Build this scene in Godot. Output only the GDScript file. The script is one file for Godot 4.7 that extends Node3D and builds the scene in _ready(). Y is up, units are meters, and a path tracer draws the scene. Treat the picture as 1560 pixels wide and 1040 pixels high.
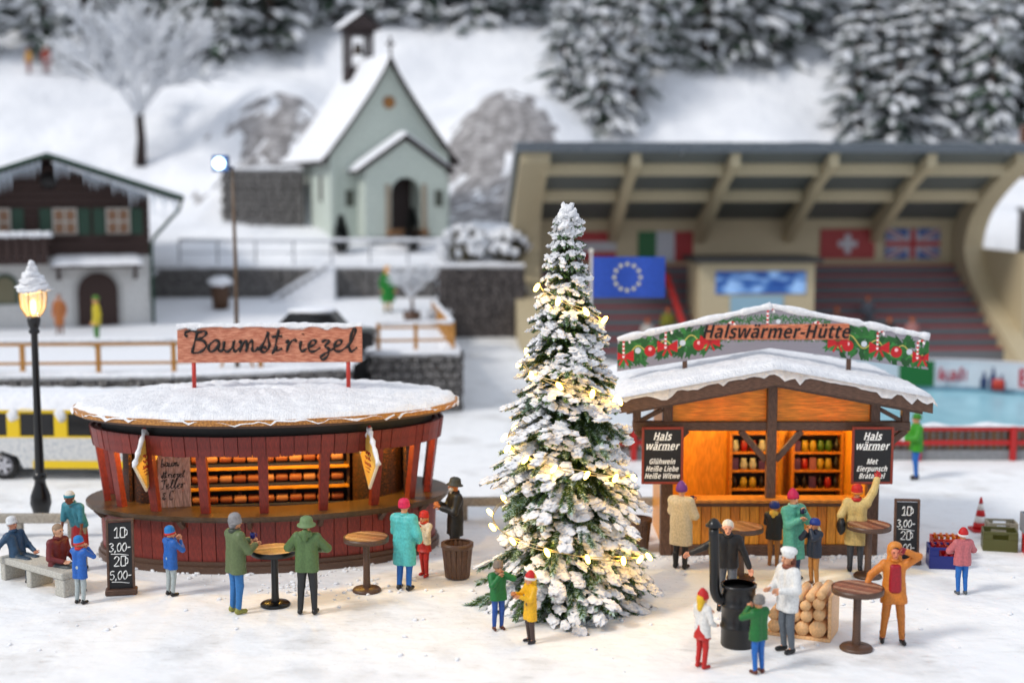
extends Node3D
# A snowy miniature Christmas market: oval red stall, lit spruce, timber hut, grandstand, chapel on a hill.

var M := {}
var T := {}
var used := {}
var rng := RandomNumberGenerator.new()
var fn := FastNoiseLite.new()
var head_arr: Array
var hand_arr := {}
var ball_mesh: Mesh


# ---------------------------------------------------------------- geometry
class Geo:
	var st := SurfaceTool.new()
	var n := 0

	func _init():
		st.begin(Mesh.PRIMITIVE_TRIANGLES)
		st.set_smooth_group(0xFFFFFFFF)

	func flat():
		st.set_smooth_group(0xFFFFFFFF)
		return self

	func smooth(group = 0):
		st.set_smooth_group(group)
		return self

	func tri(a: Vector3, b: Vector3, c: Vector3):
		st.add_vertex(a)
		st.add_vertex(b)
		st.add_vertex(c)
		n += 1

	func tri_out(a: Vector3, b: Vector3, c: Vector3, o: Vector3):
		if (a - c).cross(a - b).dot((a + b + c) / 3.0 - o) >= 0.0:
			tri(a, b, c)
		else:
			tri(a, c, b)

	func quad_out(a: Vector3, b: Vector3, c: Vector3, d: Vector3, o: Vector3):
		tri_out(a, b, c, o)
		tri_out(a, c, d, o)

	func tri_uv(a: Vector3, b: Vector3, c: Vector3, ua: Vector2, ub: Vector2, uc: Vector2):
		st.set_uv(ua)
		st.add_vertex(a)
		st.set_uv(ub)
		st.add_vertex(b)
		st.set_uv(uc)
		st.add_vertex(c)

	# eight corners: 0-3 bottom ring, 4-7 top ring
	func hexa(p: Array):
		var o := Vector3.ZERO
		for q in p:
			o += q / 8.0
		quad_out(p[0], p[1], p[2], p[3], o)
		quad_out(p[4], p[5], p[6], p[7], o)
		for i in 4:
			var j := (i + 1) % 4
			quad_out(p[i], p[j], p[4 + j], p[4 + i], o)

	func box(c: Vector3, s: Vector3, bevel := 0.0, ba := Basis()):
		var h := s * 0.5
		var b := minf(bevel, minf(h.x, minf(h.y, h.z)) * 0.9)
		if b <= 0.0:
			var p := []
			for q in [[-1, -1, -1], [1, -1, -1], [1, -1, 1], [-1, -1, 1], [-1, 1, -1], [1, 1, -1], [1, 1, 1], [-1, 1, 1]]:
				p.append(c + ba * Vector3(h.x * q[0], h.y * q[1], h.z * q[2]))
			hexa(p)
			return
		var v := func(sx, sy, sz, ax):
			var e := Vector3(b, b, b)
			e[ax] = 0.0
			return c + ba * (Vector3(sx, sy, sz) * (h - e))
		for s1 in [-1, 1]:
			quad_out(v.call(s1, -1, -1, 0), v.call(s1, 1, -1, 0), v.call(s1, 1, 1, 0), v.call(s1, -1, 1, 0), c)
			quad_out(v.call(-1, s1, -1, 1), v.call(1, s1, -1, 1), v.call(1, s1, 1, 1), v.call(-1, s1, 1, 1), c)
			quad_out(v.call(-1, -1, s1, 2), v.call(1, -1, s1, 2), v.call(1, 1, s1, 2), v.call(-1, 1, s1, 2), c)
			for s2 in [-1, 1]:
				quad_out(v.call(s1, s2, -1, 0), v.call(s1, s2, 1, 0), v.call(s1, s2, 1, 1), v.call(s1, s2, -1, 1), c)
				quad_out(v.call(s1, -1, s2, 0), v.call(s1, 1, s2, 0), v.call(s1, 1, s2, 2), v.call(s1, -1, s2, 2), c)
				quad_out(v.call(-1, s1, s2, 1), v.call(1, s1, s2, 1), v.call(1, s1, s2, 2), v.call(-1, s1, s2, 2), c)
				for s3 in [-1, 1]:
					tri_out(v.call(s1, s2, s3, 0), v.call(s1, s2, s3, 1), v.call(s1, s2, s3, 2), c)

	# beam of rectangular section from a to b
	func bar(a: Vector3, b: Vector3, w: float, d: float, bevel := 0.0, up := Vector3(0, 0, 1)):
		var y := (b - a).normalized()
		var x := y.cross(up)
		if x.length() < 0.01:
			x = y.cross(Vector3(1, 0, 0))
		x = x.normalized()
		box((a + b) * 0.5, Vector3(w, (b - a).length(), d), bevel, Basis(x, y, x.cross(y)))

	func tube(pts: Array, radii, sides := 8, caps := true):
		var rings := []
		var last := Vector3(0.31, 0.17, 0.93)
		for i in pts.size():
			var d: Vector3 = (pts[mini(i + 1, pts.size() - 1)] - pts[maxi(i - 1, 0)]).normalized()
			var u := (last - d * last.dot(d)).normalized()
			last = u
			var w := d.cross(u)
			var r: float = radii if not (radii is Array) else radii[i]
			var ring := []
			for k in sides:
				var a := TAU * k / sides
				ring.append(pts[i] + (u * cos(a) + w * sin(a)) * r)
			rings.append(ring)
		for i in rings.size() - 1:
			var o: Vector3 = (pts[i] + pts[i + 1]) * 0.5
			for k in sides:
				var l := (k + 1) % sides
				quad_out(rings[i][k], rings[i][l], rings[i + 1][l], rings[i + 1][k], o)
		if caps:
			for e in [[0, 1], [pts.size() - 1, pts.size() - 2]]:
				for k in sides:
					tri_out(pts[e[0]], rings[e[0]][k], rings[e[0]][(k + 1) % sides], pts[e[1]])

	func lathe(prof: Array, seg := 20, at := Vector3.ZERO, ba := Basis(), sx := 1.0, sz := 1.0):
		var mid := Vector3(0, (prof[0].y + prof[-1].y) * 0.5, 0)
		for i in prof.size() - 1:
			var p: Vector2 = prof[i]
			var q: Vector2 = prof[i + 1]
			var inward := q.y < p.y
			for k in seg:
				var a := TAU * k / seg
				var b := TAU * (k + 1) / seg
				var v := [Vector3(cos(a) * p.x * sx, p.y, sin(a) * p.x * sz), Vector3(cos(b) * p.x * sx, p.y, sin(b) * p.x * sz), Vector3(cos(b) * q.x * sx, q.y, sin(b) * q.x * sz), Vector3(cos(a) * q.x * sx, q.y, sin(a) * q.x * sz)]
				var o := mid
				if absf(q.y - p.y) > absf(q.x - p.x) * 0.2:
					o = Vector3(0, (p.y + q.y) * 0.5, 0)
				for j in 4:
					v[j] = at + ba * v[j]
				o = at + ba * o
				if p.x < 1e-5:
					tri_out(v[0], v[2], v[3], o)
				elif q.x < 1e-5:
					tri_out(v[0], v[1], v[2], o)
				else:
					quad_out(v[0], v[1], v[2], v[3], o)

	# polygon in the xy plane extruded from z0 to z1
	func prism(poly: Array, z0: float, z1: float, xf := Transform3D()):
		var p2 := PackedVector2Array(poly)
		var o := Vector3.ZERO
		for q in poly:
			o += Vector3(q.x, q.y, (z0 + z1) * 0.5) / poly.size()
		var ix := Geometry2D.triangulate_polygon(p2)
		for k in range(0, ix.size(), 3):
			for z in [z0, z1]:
				var oz := Vector3(0, 0, z0 + z1 - z)
				var a := Vector3(p2[ix[k]].x, p2[ix[k]].y, z)
				var b := Vector3(p2[ix[k + 1]].x, p2[ix[k + 1]].y, z)
				var c := Vector3(p2[ix[k + 2]].x, p2[ix[k + 2]].y, z)
				oz += Vector3(a.x, a.y, 0)
				tri_out(xf * a, xf * b, xf * c, xf * oz)
		var turn := 1.0 if not Geometry2D.is_polygon_clockwise(p2) else -1.0
		for i in p2.size():
			var a := p2[i]
			var b := p2[(i + 1) % p2.size()]
			var side := Vector2((b - a).y, -(b - a).x).normalized() * turn
			var m := (a + b) * 0.5 - side
			quad_out(xf * Vector3(a.x, a.y, z0), xf * Vector3(b.x, b.y, z0), xf * Vector3(b.x, b.y, z1), xf * Vector3(a.x, a.y, z1), xf * Vector3(m.x, m.y, (z0 + z1) * 0.5))

	# lumpy ball
	func blob(c: Vector3, r: Vector3, noise: FastNoiseLite, rough := 0.25, seg := 8, rows := 5):
		var g := []
		for i in rows + 1:
			var row := []
			var t := PI * i / rows
			for k in seg:
				var a := TAU * k / seg
				var d := Vector3(sin(t) * cos(a), cos(t), sin(t) * sin(a))
				var q := c + d * r
				var w := 1.0 + rough * noise.get_noise_3dv((q + d * 0.7) * 40.0) * 2.0
				row.append(c + d * r * w)
			g.append(row)
		for i in rows:
			for k in seg:
				var l := (k + 1) % seg
				if i == 0:
					tri_out(g[0][0], g[1][k], g[1][l], c)
				elif i == rows - 1:
					tri_out(g[rows][0], g[i][k], g[i][l], c)
				else:
					quad_out(g[i][k], g[i][l], g[i + 1][l], g[i + 1][k], c)

	# grid sheet of points g[i][j]; closed joins the last column to the first
	func sheet(g: Array, closed := false, down := Vector3(0, -1, 0)):
		var nj: int = g[0].size()
		for i in g.size() - 1:
			for j in (nj if closed else nj - 1):
				var k := (j + 1) % nj
				var o: Vector3 = (g[i][j] + g[i + 1][k]) * 0.5 + down
				quad_out(g[i][j], g[i][k], g[i + 1][k], g[i + 1][j], o)

	func mesh() -> ArrayMesh:
		st.generate_normals()
		return st.commit()


# ---------------------------------------------------------------- nodes
func numbered(called: String) -> String:
	if used.has(called):
		used[called] += 1
		return "%s_%03d" % [called, used[called]]
	used[called] = 0
	return called


func tag(o: Node, label: String, category: String, group := ""):
	o.set_meta("label", label)
	o.set_meta("category", category)
	if group:
		o.set_meta("group", group)
	return o


func thing(called: String, label: String, category: String, at := Vector3.ZERO, turn := 0.0, group := "") -> Node3D:
	var o := Node3D.new()
	o.name = numbered(called)
	add_child(o)
	o.position = at
	o.rotation_degrees.y = turn
	tag(o, label, category, group)
	return o


func part(parent: Node, called: String, g, m: Material, at := Vector3.ZERO, ba := Basis()) -> MeshInstance3D:
	var o := MeshInstance3D.new()
	o.mesh = g.mesh() if g is Geo else g
	o.material_override = m
	o.name = called
	parent.add_child(o, true)
	o.transform = Transform3D(ba, at)
	return o


func solo(called: String, g, m: Material, label: String, category: String, at := Vector3.ZERO, turn := 0.0, group := "") -> MeshInstance3D:
	var o := MeshInstance3D.new()
	o.mesh = g.mesh() if g is Geo else g
	o.material_override = m
	o.name = numbered(called)
	add_child(o)
	o.position = at
	o.rotation_degrees.y = turn
	tag(o, label, category, group)
	return o


func structure(called: String, g, m: Material) -> MeshInstance3D:
	var o := MeshInstance3D.new()
	o.mesh = g.mesh() if g is Geo else g
	o.material_override = m
	o.name = numbered(called)
	o.set_meta("kind", "structure")
	add_child(o)
	return o


func lamp_light(parent: Node, at: Vector3, col: Color, energy: float, size := 0.05, reach := 8.0):
	var l := OmniLight3D.new()
	l.name = "lamp_light"
	l.light_color = col
	l.light_energy = energy
	l.light_size = size
	l.omni_range = reach
	l.omni_attenuation = 2.0
	l.shadow_enabled = true
	parent.add_child(l, true)
	l.position = at
	return l


# ---------------------------------------------------------------- materials
func noise_tex(key: String, freq: float, octaves: int, lo: Color, hi: Color, seed_ := 1, kind := FastNoiseLite.TYPE_SIMPLEX_SMOOTH, size := 512, mid := 0.5) -> Texture2D:
	if T.has(key):
		return T[key]
	var n := FastNoiseLite.new()
	n.noise_type = kind
	n.frequency = freq
	n.fractal_octaves = octaves
	n.seed = seed_
	var t := NoiseTexture2D.new()
	t.width = size
	t.height = size
	t.seamless = true
	t.noise = n
	var g := Gradient.new()
	g.offsets = PackedFloat32Array([0.0, clampf(mid - 0.28, 0.01, 0.98), clampf(mid + 0.28, 0.02, 0.99), 1.0])
	g.colors = PackedColorArray([lo, lo, hi, hi])
	t.color_ramp = g
	T[key] = t
	return t


func bump_tex(key: String, freq: float, octaves: int, strength: float, seed_ := 3, kind := FastNoiseLite.TYPE_SIMPLEX_SMOOTH, size := 512) -> Texture2D:
	if T.has(key):
		return T[key]
	var n := FastNoiseLite.new()
	n.noise_type = kind
	n.frequency = freq
	n.fractal_octaves = octaves
	n.seed = seed_
	var t := NoiseTexture2D.new()
	t.width = size
	t.height = size
	t.seamless = true
	t.as_normal_map = true
	t.bump_strength = strength
	t.noise = n
	T[key] = t
	return t


func plain(col: Color, rough := 0.6, metal := 0.0) -> StandardMaterial3D:
	var m := StandardMaterial3D.new()
	m.albedo_color = col
	m.roughness = rough
	m.metallic = metal
	return m


# colour x noise texture, triplanar, with a bump
func tex(col: Color, rough: float, t: Texture2D, sc: Vector3, b: Texture2D = null, depth := 1.0, world := false) -> StandardMaterial3D:
	var m := plain(col, rough)
	m.albedo_texture = t
	m.uv1_triplanar = true
	m.uv1_world_triplanar = world
	m.uv1_scale = sc
	if b:
		m.normal_enabled = true
		m.normal_texture = b
		m.normal_scale = depth
	return m


func glow(col: Color, energy: float) -> StandardMaterial3D:
	var m := plain(col, 0.4)
	m.emission_enabled = true
	m.emission = col
	m.emission_energy_multiplier = energy
	return m


func paint(col: Color, rough := 0.5) -> StandardMaterial3D:
	var key := "paint" + col.to_html() + str(rough)
	if not M.has(key):
		M[key] = tex(col, rough, T.brush, Vector3(2.2, 1.5, 2.2), T.fine_bump, 0.35)
	return M[key]


# packed snow with grey-brown smears, scuffs and specks of dirt
func trodden_snow() -> Texture2D:
	var n := 1024
	var a := FastNoiseLite.new()
	a.seed = 11
	a.frequency = 0.006
	a.fractal_octaves = 5
	var im_a := a.get_seamless_image(n, n)
	a.seed = 12
	a.frequency = 0.02
	var im_b := a.get_seamless_image(n, n)
	a.seed = 13
	a.frequency = 0.16
	a.fractal_octaves = 2
	var im_c := a.get_seamless_image(n, n)
	var pa := im_a.get_data()
	var pb := im_b.get_data()
	var pc := im_c.get_data()
	var out := PackedByteArray()
	out.resize(n * n * 3)
	for y in n:
		for x in n:
			var i := y * n + x
			var broad: float = clampf((pa[i] - 150) / 90.0, 0.0, 1.0)
			var scuff: float = clampf((pb[((y * 3) % n) * n + x] - 165) / 70.0, 0.0, 1.0)
			var speck: float = clampf((pc[i] - 212) / 18.0, 0.0, 1.0)
			var d: float = broad * 0.11 + scuff * (0.04 + broad * 0.12) + speck * 0.14
			out[i * 3] = int(255.0 * (1.0 - d * 0.95))
			out[i * 3 + 1] = int(255.0 * (1.0 - d))
			out[i * 3 + 2] = int(255.0 * (1.0 - d * 1.06))
	return ImageTexture.create_from_image(Image.create_from_data(n, n, false, Image.FORMAT_RGB8, out))


func make_materials():
	noise_tex("mottle", 0.02, 3, Color(0.86, 0.86, 0.86), Color(1, 1, 1), 5)
	noise_tex("brush", 0.02, 5, Color(0.87, 0.87, 0.87), Color(1, 1, 1), 6, FastNoiseLite.TYPE_SIMPLEX_SMOOTH, 512, 0.4)
	noise_tex("soft_grain", 0.016, 4, Color(0.82, 0.8, 0.77), Color(1, 1, 1), 8)
	noise_tex("grain", 0.016, 4, Color(0.66, 0.62, 0.6), Color(1, 1, 1), 8)
	#, 6, Color(0.925, 0.912, 0.89), Color(1, 1, 1), 11, FastNoiseLite.TYPE_SIMPLEX_SMOOTH, 1024, 0.3)
	noise_tex("snow_tone", 0.01, 5, Color(0.93, 0.935, 0.945), Color(1, 1, 1), 12, FastNoiseLite.TYPE_SIMPLEX_SMOOTH, 512, 0.45)
	noise_tex("rocky", 0.015, 6, Color(0.3, 0.29, 0.29), Color(1, 1, 1), 21, FastNoiseLite.TYPE_SIMPLEX, 512, 0.5)
	noise_tex("bark", 0.03, 5, Color(0.12, 0.1, 0.08), Color(1, 0.9, 0.7), 31, FastNoiseLite.TYPE_CELLULAR, 512, 0.55)
	bump_tex("fine_bump", 0.05, 3, 3.0)
	bump_tex("snow_bump", 0.03, 5, 8.0, 7)
	bump_tex("grain_bump", 0.03, 4, 6.0, 9)
	M.snow = tex(Color(0.93, 0.935, 0.945), 0.85, T.snow_tone, Vector3(0.9, 0.9, 0.9), T.snow_bump, 0.9)
	M.roof_snow = tex(Color(0.95, 0.95, 0.955), 0.8, T.snow_tone, Vector3(1.3, 1.3, 1.3), T.snow_bump, 2.0)
	M.hill_snow = tex(Color(0.93, 0.935, 0.945), 0.9, T.snow_tone, Vector3(0.06, 0.06, 0.06), T.snow_bump, 0.4)
	var g := tex(Color(0.93, 0.932, 0.932), 0.66, trodden_snow(), Vector3(0.07, 0.07, 0.07), T.snow_bump, 0.2, true)
	M.ground = g
	M.red_wood = tex(Color(0.58, 0.2, 0.15), 0.42, T.grain, Vector3(9, 0.7, 9), T.grain_bump, 0.55)
	M.red_wood2 = tex(Color(0.54, 0.175, 0.135), 0.42, T.grain, Vector3(9, 0.7, 9), T.grain_bump, 0.55)
	M.brown = tex(Color(0.4, 0.29, 0.22), 0.4, T.grain, Vector3(5, 5, 5), T.grain_bump, 0.4)
	M.brown_up = tex(Color(0.42, 0.305, 0.235), 0.45, T.grain, Vector3(8, 0.7, 8), T.grain_bump, 0.5)
	M.brown_across = tex(Color(0.42, 0.305, 0.235), 0.45, T.grain, Vector3(0.7, 8, 8), T.grain_bump, 0.5)
	M.counter = tex(Color(0.36, 0.27, 0.17), 0.28, T.grain, Vector3(1, 8, 8), T.grain_bump, 0.25)
	M.rim = tex(Color(0.83, 0.58, 0.28), 0.45, T.grain, Vector3(2, 3, 2), T.grain_bump, 0.4)
	M.dark = plain(Color(0.07, 0.06, 0.055), 0.5)
	M.black = tex(Color(0.06, 0.06, 0.065), 0.3, T.mottle, Vector3(3, 3, 3), T.fine_bump, 0.3)
	M.gold_wood = tex(Color(0.98, 0.69, 0.2), 0.4, T.soft_grain, Vector3(0.25, 2.6, 3), T.grain_bump, 0.1)
	M.gold_wood.backlight_enabled = true
	M.gold_wood.backlight = Color(0.7, 0.42, 0.12)
	M.gold_up = tex(Color(0.94, 0.63, 0.2), 0.4, T.soft_grain, Vector3(3.2, 0.3, 3), T.grain_bump, 0.12)
	M.gold_up2 = tex(Color(0.87, 0.53, 0.15), 0.42, T.soft_grain, Vector3(3.2, 0.3, 3), T.grain_bump, 0.12)
	M.gold_dark = tex(Color(0.78, 0.49, 0.16), 0.4, T.grain, Vector3(0.7, 6, 6), T.grain_bump, 0.3)
	M.sign_wood = tex(Color(0.89, 0.66, 0.55), 0.5, noise_tex("sign_grain", 0.02, 4, Color(0.72, 0.52, 0.45), Color(1, 0.96, 0.92), 15), Vector3(0.35, 4.5, 4), T.grain_bump, 0.2)
	M.panel_wood = tex(Color(0.85, 0.7, 0.63), 0.55, T.grain, Vector3(7, 0.5, 7), T.grain_bump, 0.3)
	M.ink = plain(Color(0.05, 0.03, 0.03), 0.6)
	M.chalk = plain(Color(0.95, 0.95, 0.93), 0.8)
	M.slate = tex(Color(0.085, 0.085, 0.095), 0.55, T.mottle, Vector3(1, 1, 1))
	M.bark_wall = tex(Color(0.5, 0.3, 0.13), 0.6, T.bark, Vector3(1.6, 1.6, 1.6), T.snow_bump, 0.6)
	M.stone = tex(Color(0.62, 0.61, 0.6), 0.85, T.rocky, Vector3(0.9, 0.9, 0.9), T.snow_bump, 1.0, true)
	M.stone_dark = tex(Color(0.5, 0.47, 0.46), 0.85, T.rocky, Vector3(0.7, 0.7, 0.7), T.snow_bump, 1.0, true)
	M.mortar = tex(Color(0.34, 0.33, 0.33), 0.9, T.mottle, Vector3(1, 1, 1), T.snow_bump, 0.8, true)
	M.rock = tex(Color(0.76, 0.75, 0.75), 0.9, noise_tex("rock_strata", 0.02, 6, Color(0.52, 0.51, 0.51), Color(1, 1, 1), 23, FastNoiseLite.TYPE_SIMPLEX, 512, 0.52), Vector3(0.1, 0.55, 0.1), T.snow_bump, 1.0, true)
	M.needle = tex(Color(0.34, 0.46, 0.18), 0.7, T.mottle, Vector3(2, 2, 2))
	M.frost = plain(Color(0.76, 0.84, 0.79), 0.75)
	M.fir = plain(Color(0.15, 0.28, 0.17), 0.8)
	M.fir_blue = plain(Color(0.12, 0.24, 0.18), 0.8)
	M.fir_grey = plain(Color(0.2, 0.27, 0.2), 0.8)
	M.fir_snow = plain(Color(0.86, 0.87, 0.885), 0.85)
	M.concrete = tex(Color(0.74, 0.73, 0.69), 0.75, T.mottle, Vector3(2, 2, 2), T.snow_bump, 0.3)
	M.cream = tex(Color(0.77, 0.71, 0.58), 0.6, T.mottle, Vector3(1, 1, 1))
	M.yellow_wood = tex(Color(0.85, 0.62, 0.3), 0.6, T.grain, Vector3(3, 3, 3))
	M.tabletop = []
	for c in [Color(0.62, 0.37, 0.26), Color(0.7, 0.46, 0.34), Color(0.52, 0.3, 0.2), Color(0.75, 0.56, 0.44)]:
		M.tabletop.append(tex(c, 0.45, T.grain, Vector3(0.9, 6, 12), T.grain_bump, 0.3))
	M.wire = plain(Color(0.75, 0.68, 0.5), 0.3, 0.6)


# ---------------------------------------------------------------- handwriting
const SCRIPT := {
	"B": [1.15, [[0.4, 1.68], [0.3, 1.1], [0.18, 0.3], [0.12, 0.0]], [[-0.24, 1.3], [-0.42, 1.36], [-0.4, 1.62], [0.0, 1.72], [0.5, 1.62], [0.9, 1.7], [0.98, 1.42], [0.7, 1.15], [0.35, 1.0], [0.85, 0.92], [1.05, 0.5], [0.75, 0.08], [0.3, -0.05], [0.1, 0.1]]],
	"a": [1.05, [[0.78, 0.85], [0.45, 0.95], [0.08, 0.5], [0.2, 0.05], [0.55, 0.25], [0.78, 0.85], [0.74, 0.3], [0.88, 0.05], [1.12, 0.3]]],
	"u": [1.05, [[0.05, 0.9], [0.06, 0.3], [0.3, 0.04], [0.6, 0.35], [0.72, 0.9], [0.72, 0.3], [0.88, 0.05], [1.1, 0.35]]],
	"m": [1.3, [[0.02, 0.75], [0.15, 0.92], [0.16, 0.4], [0.12, 0.0], [0.25, 0.6], [0.45, 0.95], [0.54, 0.6], [0.52, 0.05], [0.65, 0.6], [0.85, 0.95], [0.94, 0.6], [0.96, 0.15], [1.15, 0.08], [1.35, 0.4]]],
	"s": [0.95, [[0.05, 0.15], [0.4, 0.8], [0.62, 1.6], [0.66, 1.1], [0.78, 0.5], [0.55, 0.02], [0.25, 0.1], [0.4, 0.42], [0.58, 0.25]]],
	"t": [0.95, [[0.38, 1.8], [0.28, 0.9], [0.2, 0.2], [0.05, -0.15]], [[0.3, 0.5], [0.35, 0.08], [0.7, 0.3]], [[-0.05, 1.2], [0.3, 1.28], [0.65, 1.25]]],
	"r": [0.85, [[0.0, 0.72], [0.14, 0.95], [0.16, 0.5], [0.08, 0.0]], [[0.14, 0.5], [0.34, 0.85], [0.58, 0.98], [0.7, 0.8]]],
	"i": [0.65, [[0.15, 0.9], [0.13, 0.3], [0.3, 0.05], [0.6, 0.3]], [[0.24, 1.42], [0.27, 1.46]]],
	"e": [0.85, [[0.0, 0.4], [0.4, 0.55], [0.52, 0.85], [0.28, 0.95], [0.06, 0.6], [0.12, 0.12], [0.45, 0.04], [0.85, 0.35]]],
	"z": [0.9, [[0.08, 0.78], [0.3, 0.95], [0.58, 0.85], [0.3, 0.45], [0.58, 0.25], [0.56, -0.3], [0.25, -0.62], [0.08, -0.4], [0.4, -0.1], [0.9, 0.25]]],
	"l": [0.75, [[0.0, 0.3], [0.4, 1.0], [0.55, 1.7], [0.4, 1.85], [0.28, 1.3], [0.22, 0.4], [0.4, 0.02], [0.75, 0.35]]],
	"b": [0.9, [[0.3, 1.8], [0.16, 1.0], [0.1, 0.1], [0.5, 0.05], [0.65, 0.5], [0.4, 0.75], [0.15, 0.5]]],
	"T": [1.0, [[-0.1, 1.5], [0.2, 1.8], [0.7, 1.75], [1.1, 1.9]], [[0.6, 1.75], [0.5, 0.9], [0.3, 0.05], [0.05, 0.1]]],
	"C": [1.1, [[0.9, 1.5], [0.6, 1.85], [0.15, 1.2], [0.2, 0.2], [0.6, 0.0], [1.0, 0.4]]],
	"&": [1.0, [[0.7, 1.2], [0.4, 1.5], [0.35, 1.1], [0.6, 0.8], [0.2, 0.4], [0.4, 0.0], [0.8, 0.4]]],
	"1": [0.6, [[0.02, 0.72], [0.27, 1.0], [0.27, 0.02]], [[0.02, 0.0], [0.5, 0.0]]],
	"2": [0.65, [[0.0, 0.75], [0.22, 1.0], [0.46, 0.78], [0.3, 0.4], [0.0, 0.02]], [[0.0, 0.0], [0.52, 0.02]]],
	"3": [0.6, [[0.0, 0.9], [0.28, 1.0], [0.45, 0.78], [0.2, 0.55], [0.46, 0.3], [0.25, 0.0], [0.0, 0.1]]],
	"5": [0.6, [[0.48, 1.0], [0.1, 0.98], [0.06, 0.6], [0.35, 0.62], [0.47, 0.3], [0.25, 0.0], [0.0, 0.1]]],
	"0": [0.6, [[0.25, 1.0], [0.02, 0.6], [0.1, 0.1], [0.3, 0.02], [0.48, 0.4], [0.4, 0.9], [0.25, 1.0]]],
	",": [0.3, [[0.12, 0.1], [0.02, -0.2]]],
	"-": [0.4, [[0.0, 0.42], [0.36, 0.46]]],
	"M": [0.8, [[0.02, 0.0], [0.0, 0.5], [0.02, 1.0]], [[0.02, 1.0], [0.44, 0.98]], [[0.44, 0.98], [0.42, 0.5], [0.44, 0.02]], [[0.44, 0.02], [0.02, 0.0]], [[0.46, 0.8], [0.64, 0.7], [0.64, 0.3], [0.46, 0.2]]],
	"_": [1.0, [[0.0, 0.0], [0.9, -0.12]]],
}


func spline(p: Array, steps := 5) -> Array:
	var out := []
	for i in p.size() - 1:
		var a: Vector3 = p[maxi(i - 1, 0)]
		var d: Vector3 = p[mini(i + 2, p.size() - 1)]
		for k in steps:
			out.append((p[i] as Vector3).cubic_interpolate(p[i + 1], a, d, float(k) / steps))
	out.append(p[-1])
	return out


func write(g: Geo, word: String, at: Vector3, size: float, thick: float, slant := 0.12, stretch := 1.0):
	var x := 0.0
	for ch in word:
		if ch == " ":
			x += 0.5
			continue
		var l: Array = SCRIPT[ch]
		for k in range(1, l.size()):
			var pts := []
			for q in l[k]:
				pts.append(at + Vector3((x + q[0]) * stretch + q[1] * slant, q[1], 0) * size)
			var sp := spline(pts, 4)
			var rad := []
			for i in sp.size():
				rad.append(thick * (0.75 + 0.25 * sin(i * 0.9)))
			g.smooth().tube(sp, rad, 6)
		x += l[0]


func text_part(parent: Node, called: String, words: String, size: float, m: Material, at: Vector3, slant := 0.22, bold := true, sx := 1.0, serif := false) -> MeshInstance3D:
	var f := SystemFont.new()
	f.font_names = PackedStringArray(["Droid Serif" if serif else "Droid Sans"])
	f.font_weight = 700 if bold else 400
	var t := TextMesh.new()
	t.text = words
	t.font = f
	t.font_size = 64
	t.pixel_size = size / 64.0
	t.depth = 0.008
	t.curve_step = 2.0
	return part(parent, called, t, m, at, Basis(Vector3(sx, 0, 0), Vector3(slant, 1, 0), Vector3(0, 0, 1)))


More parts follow.
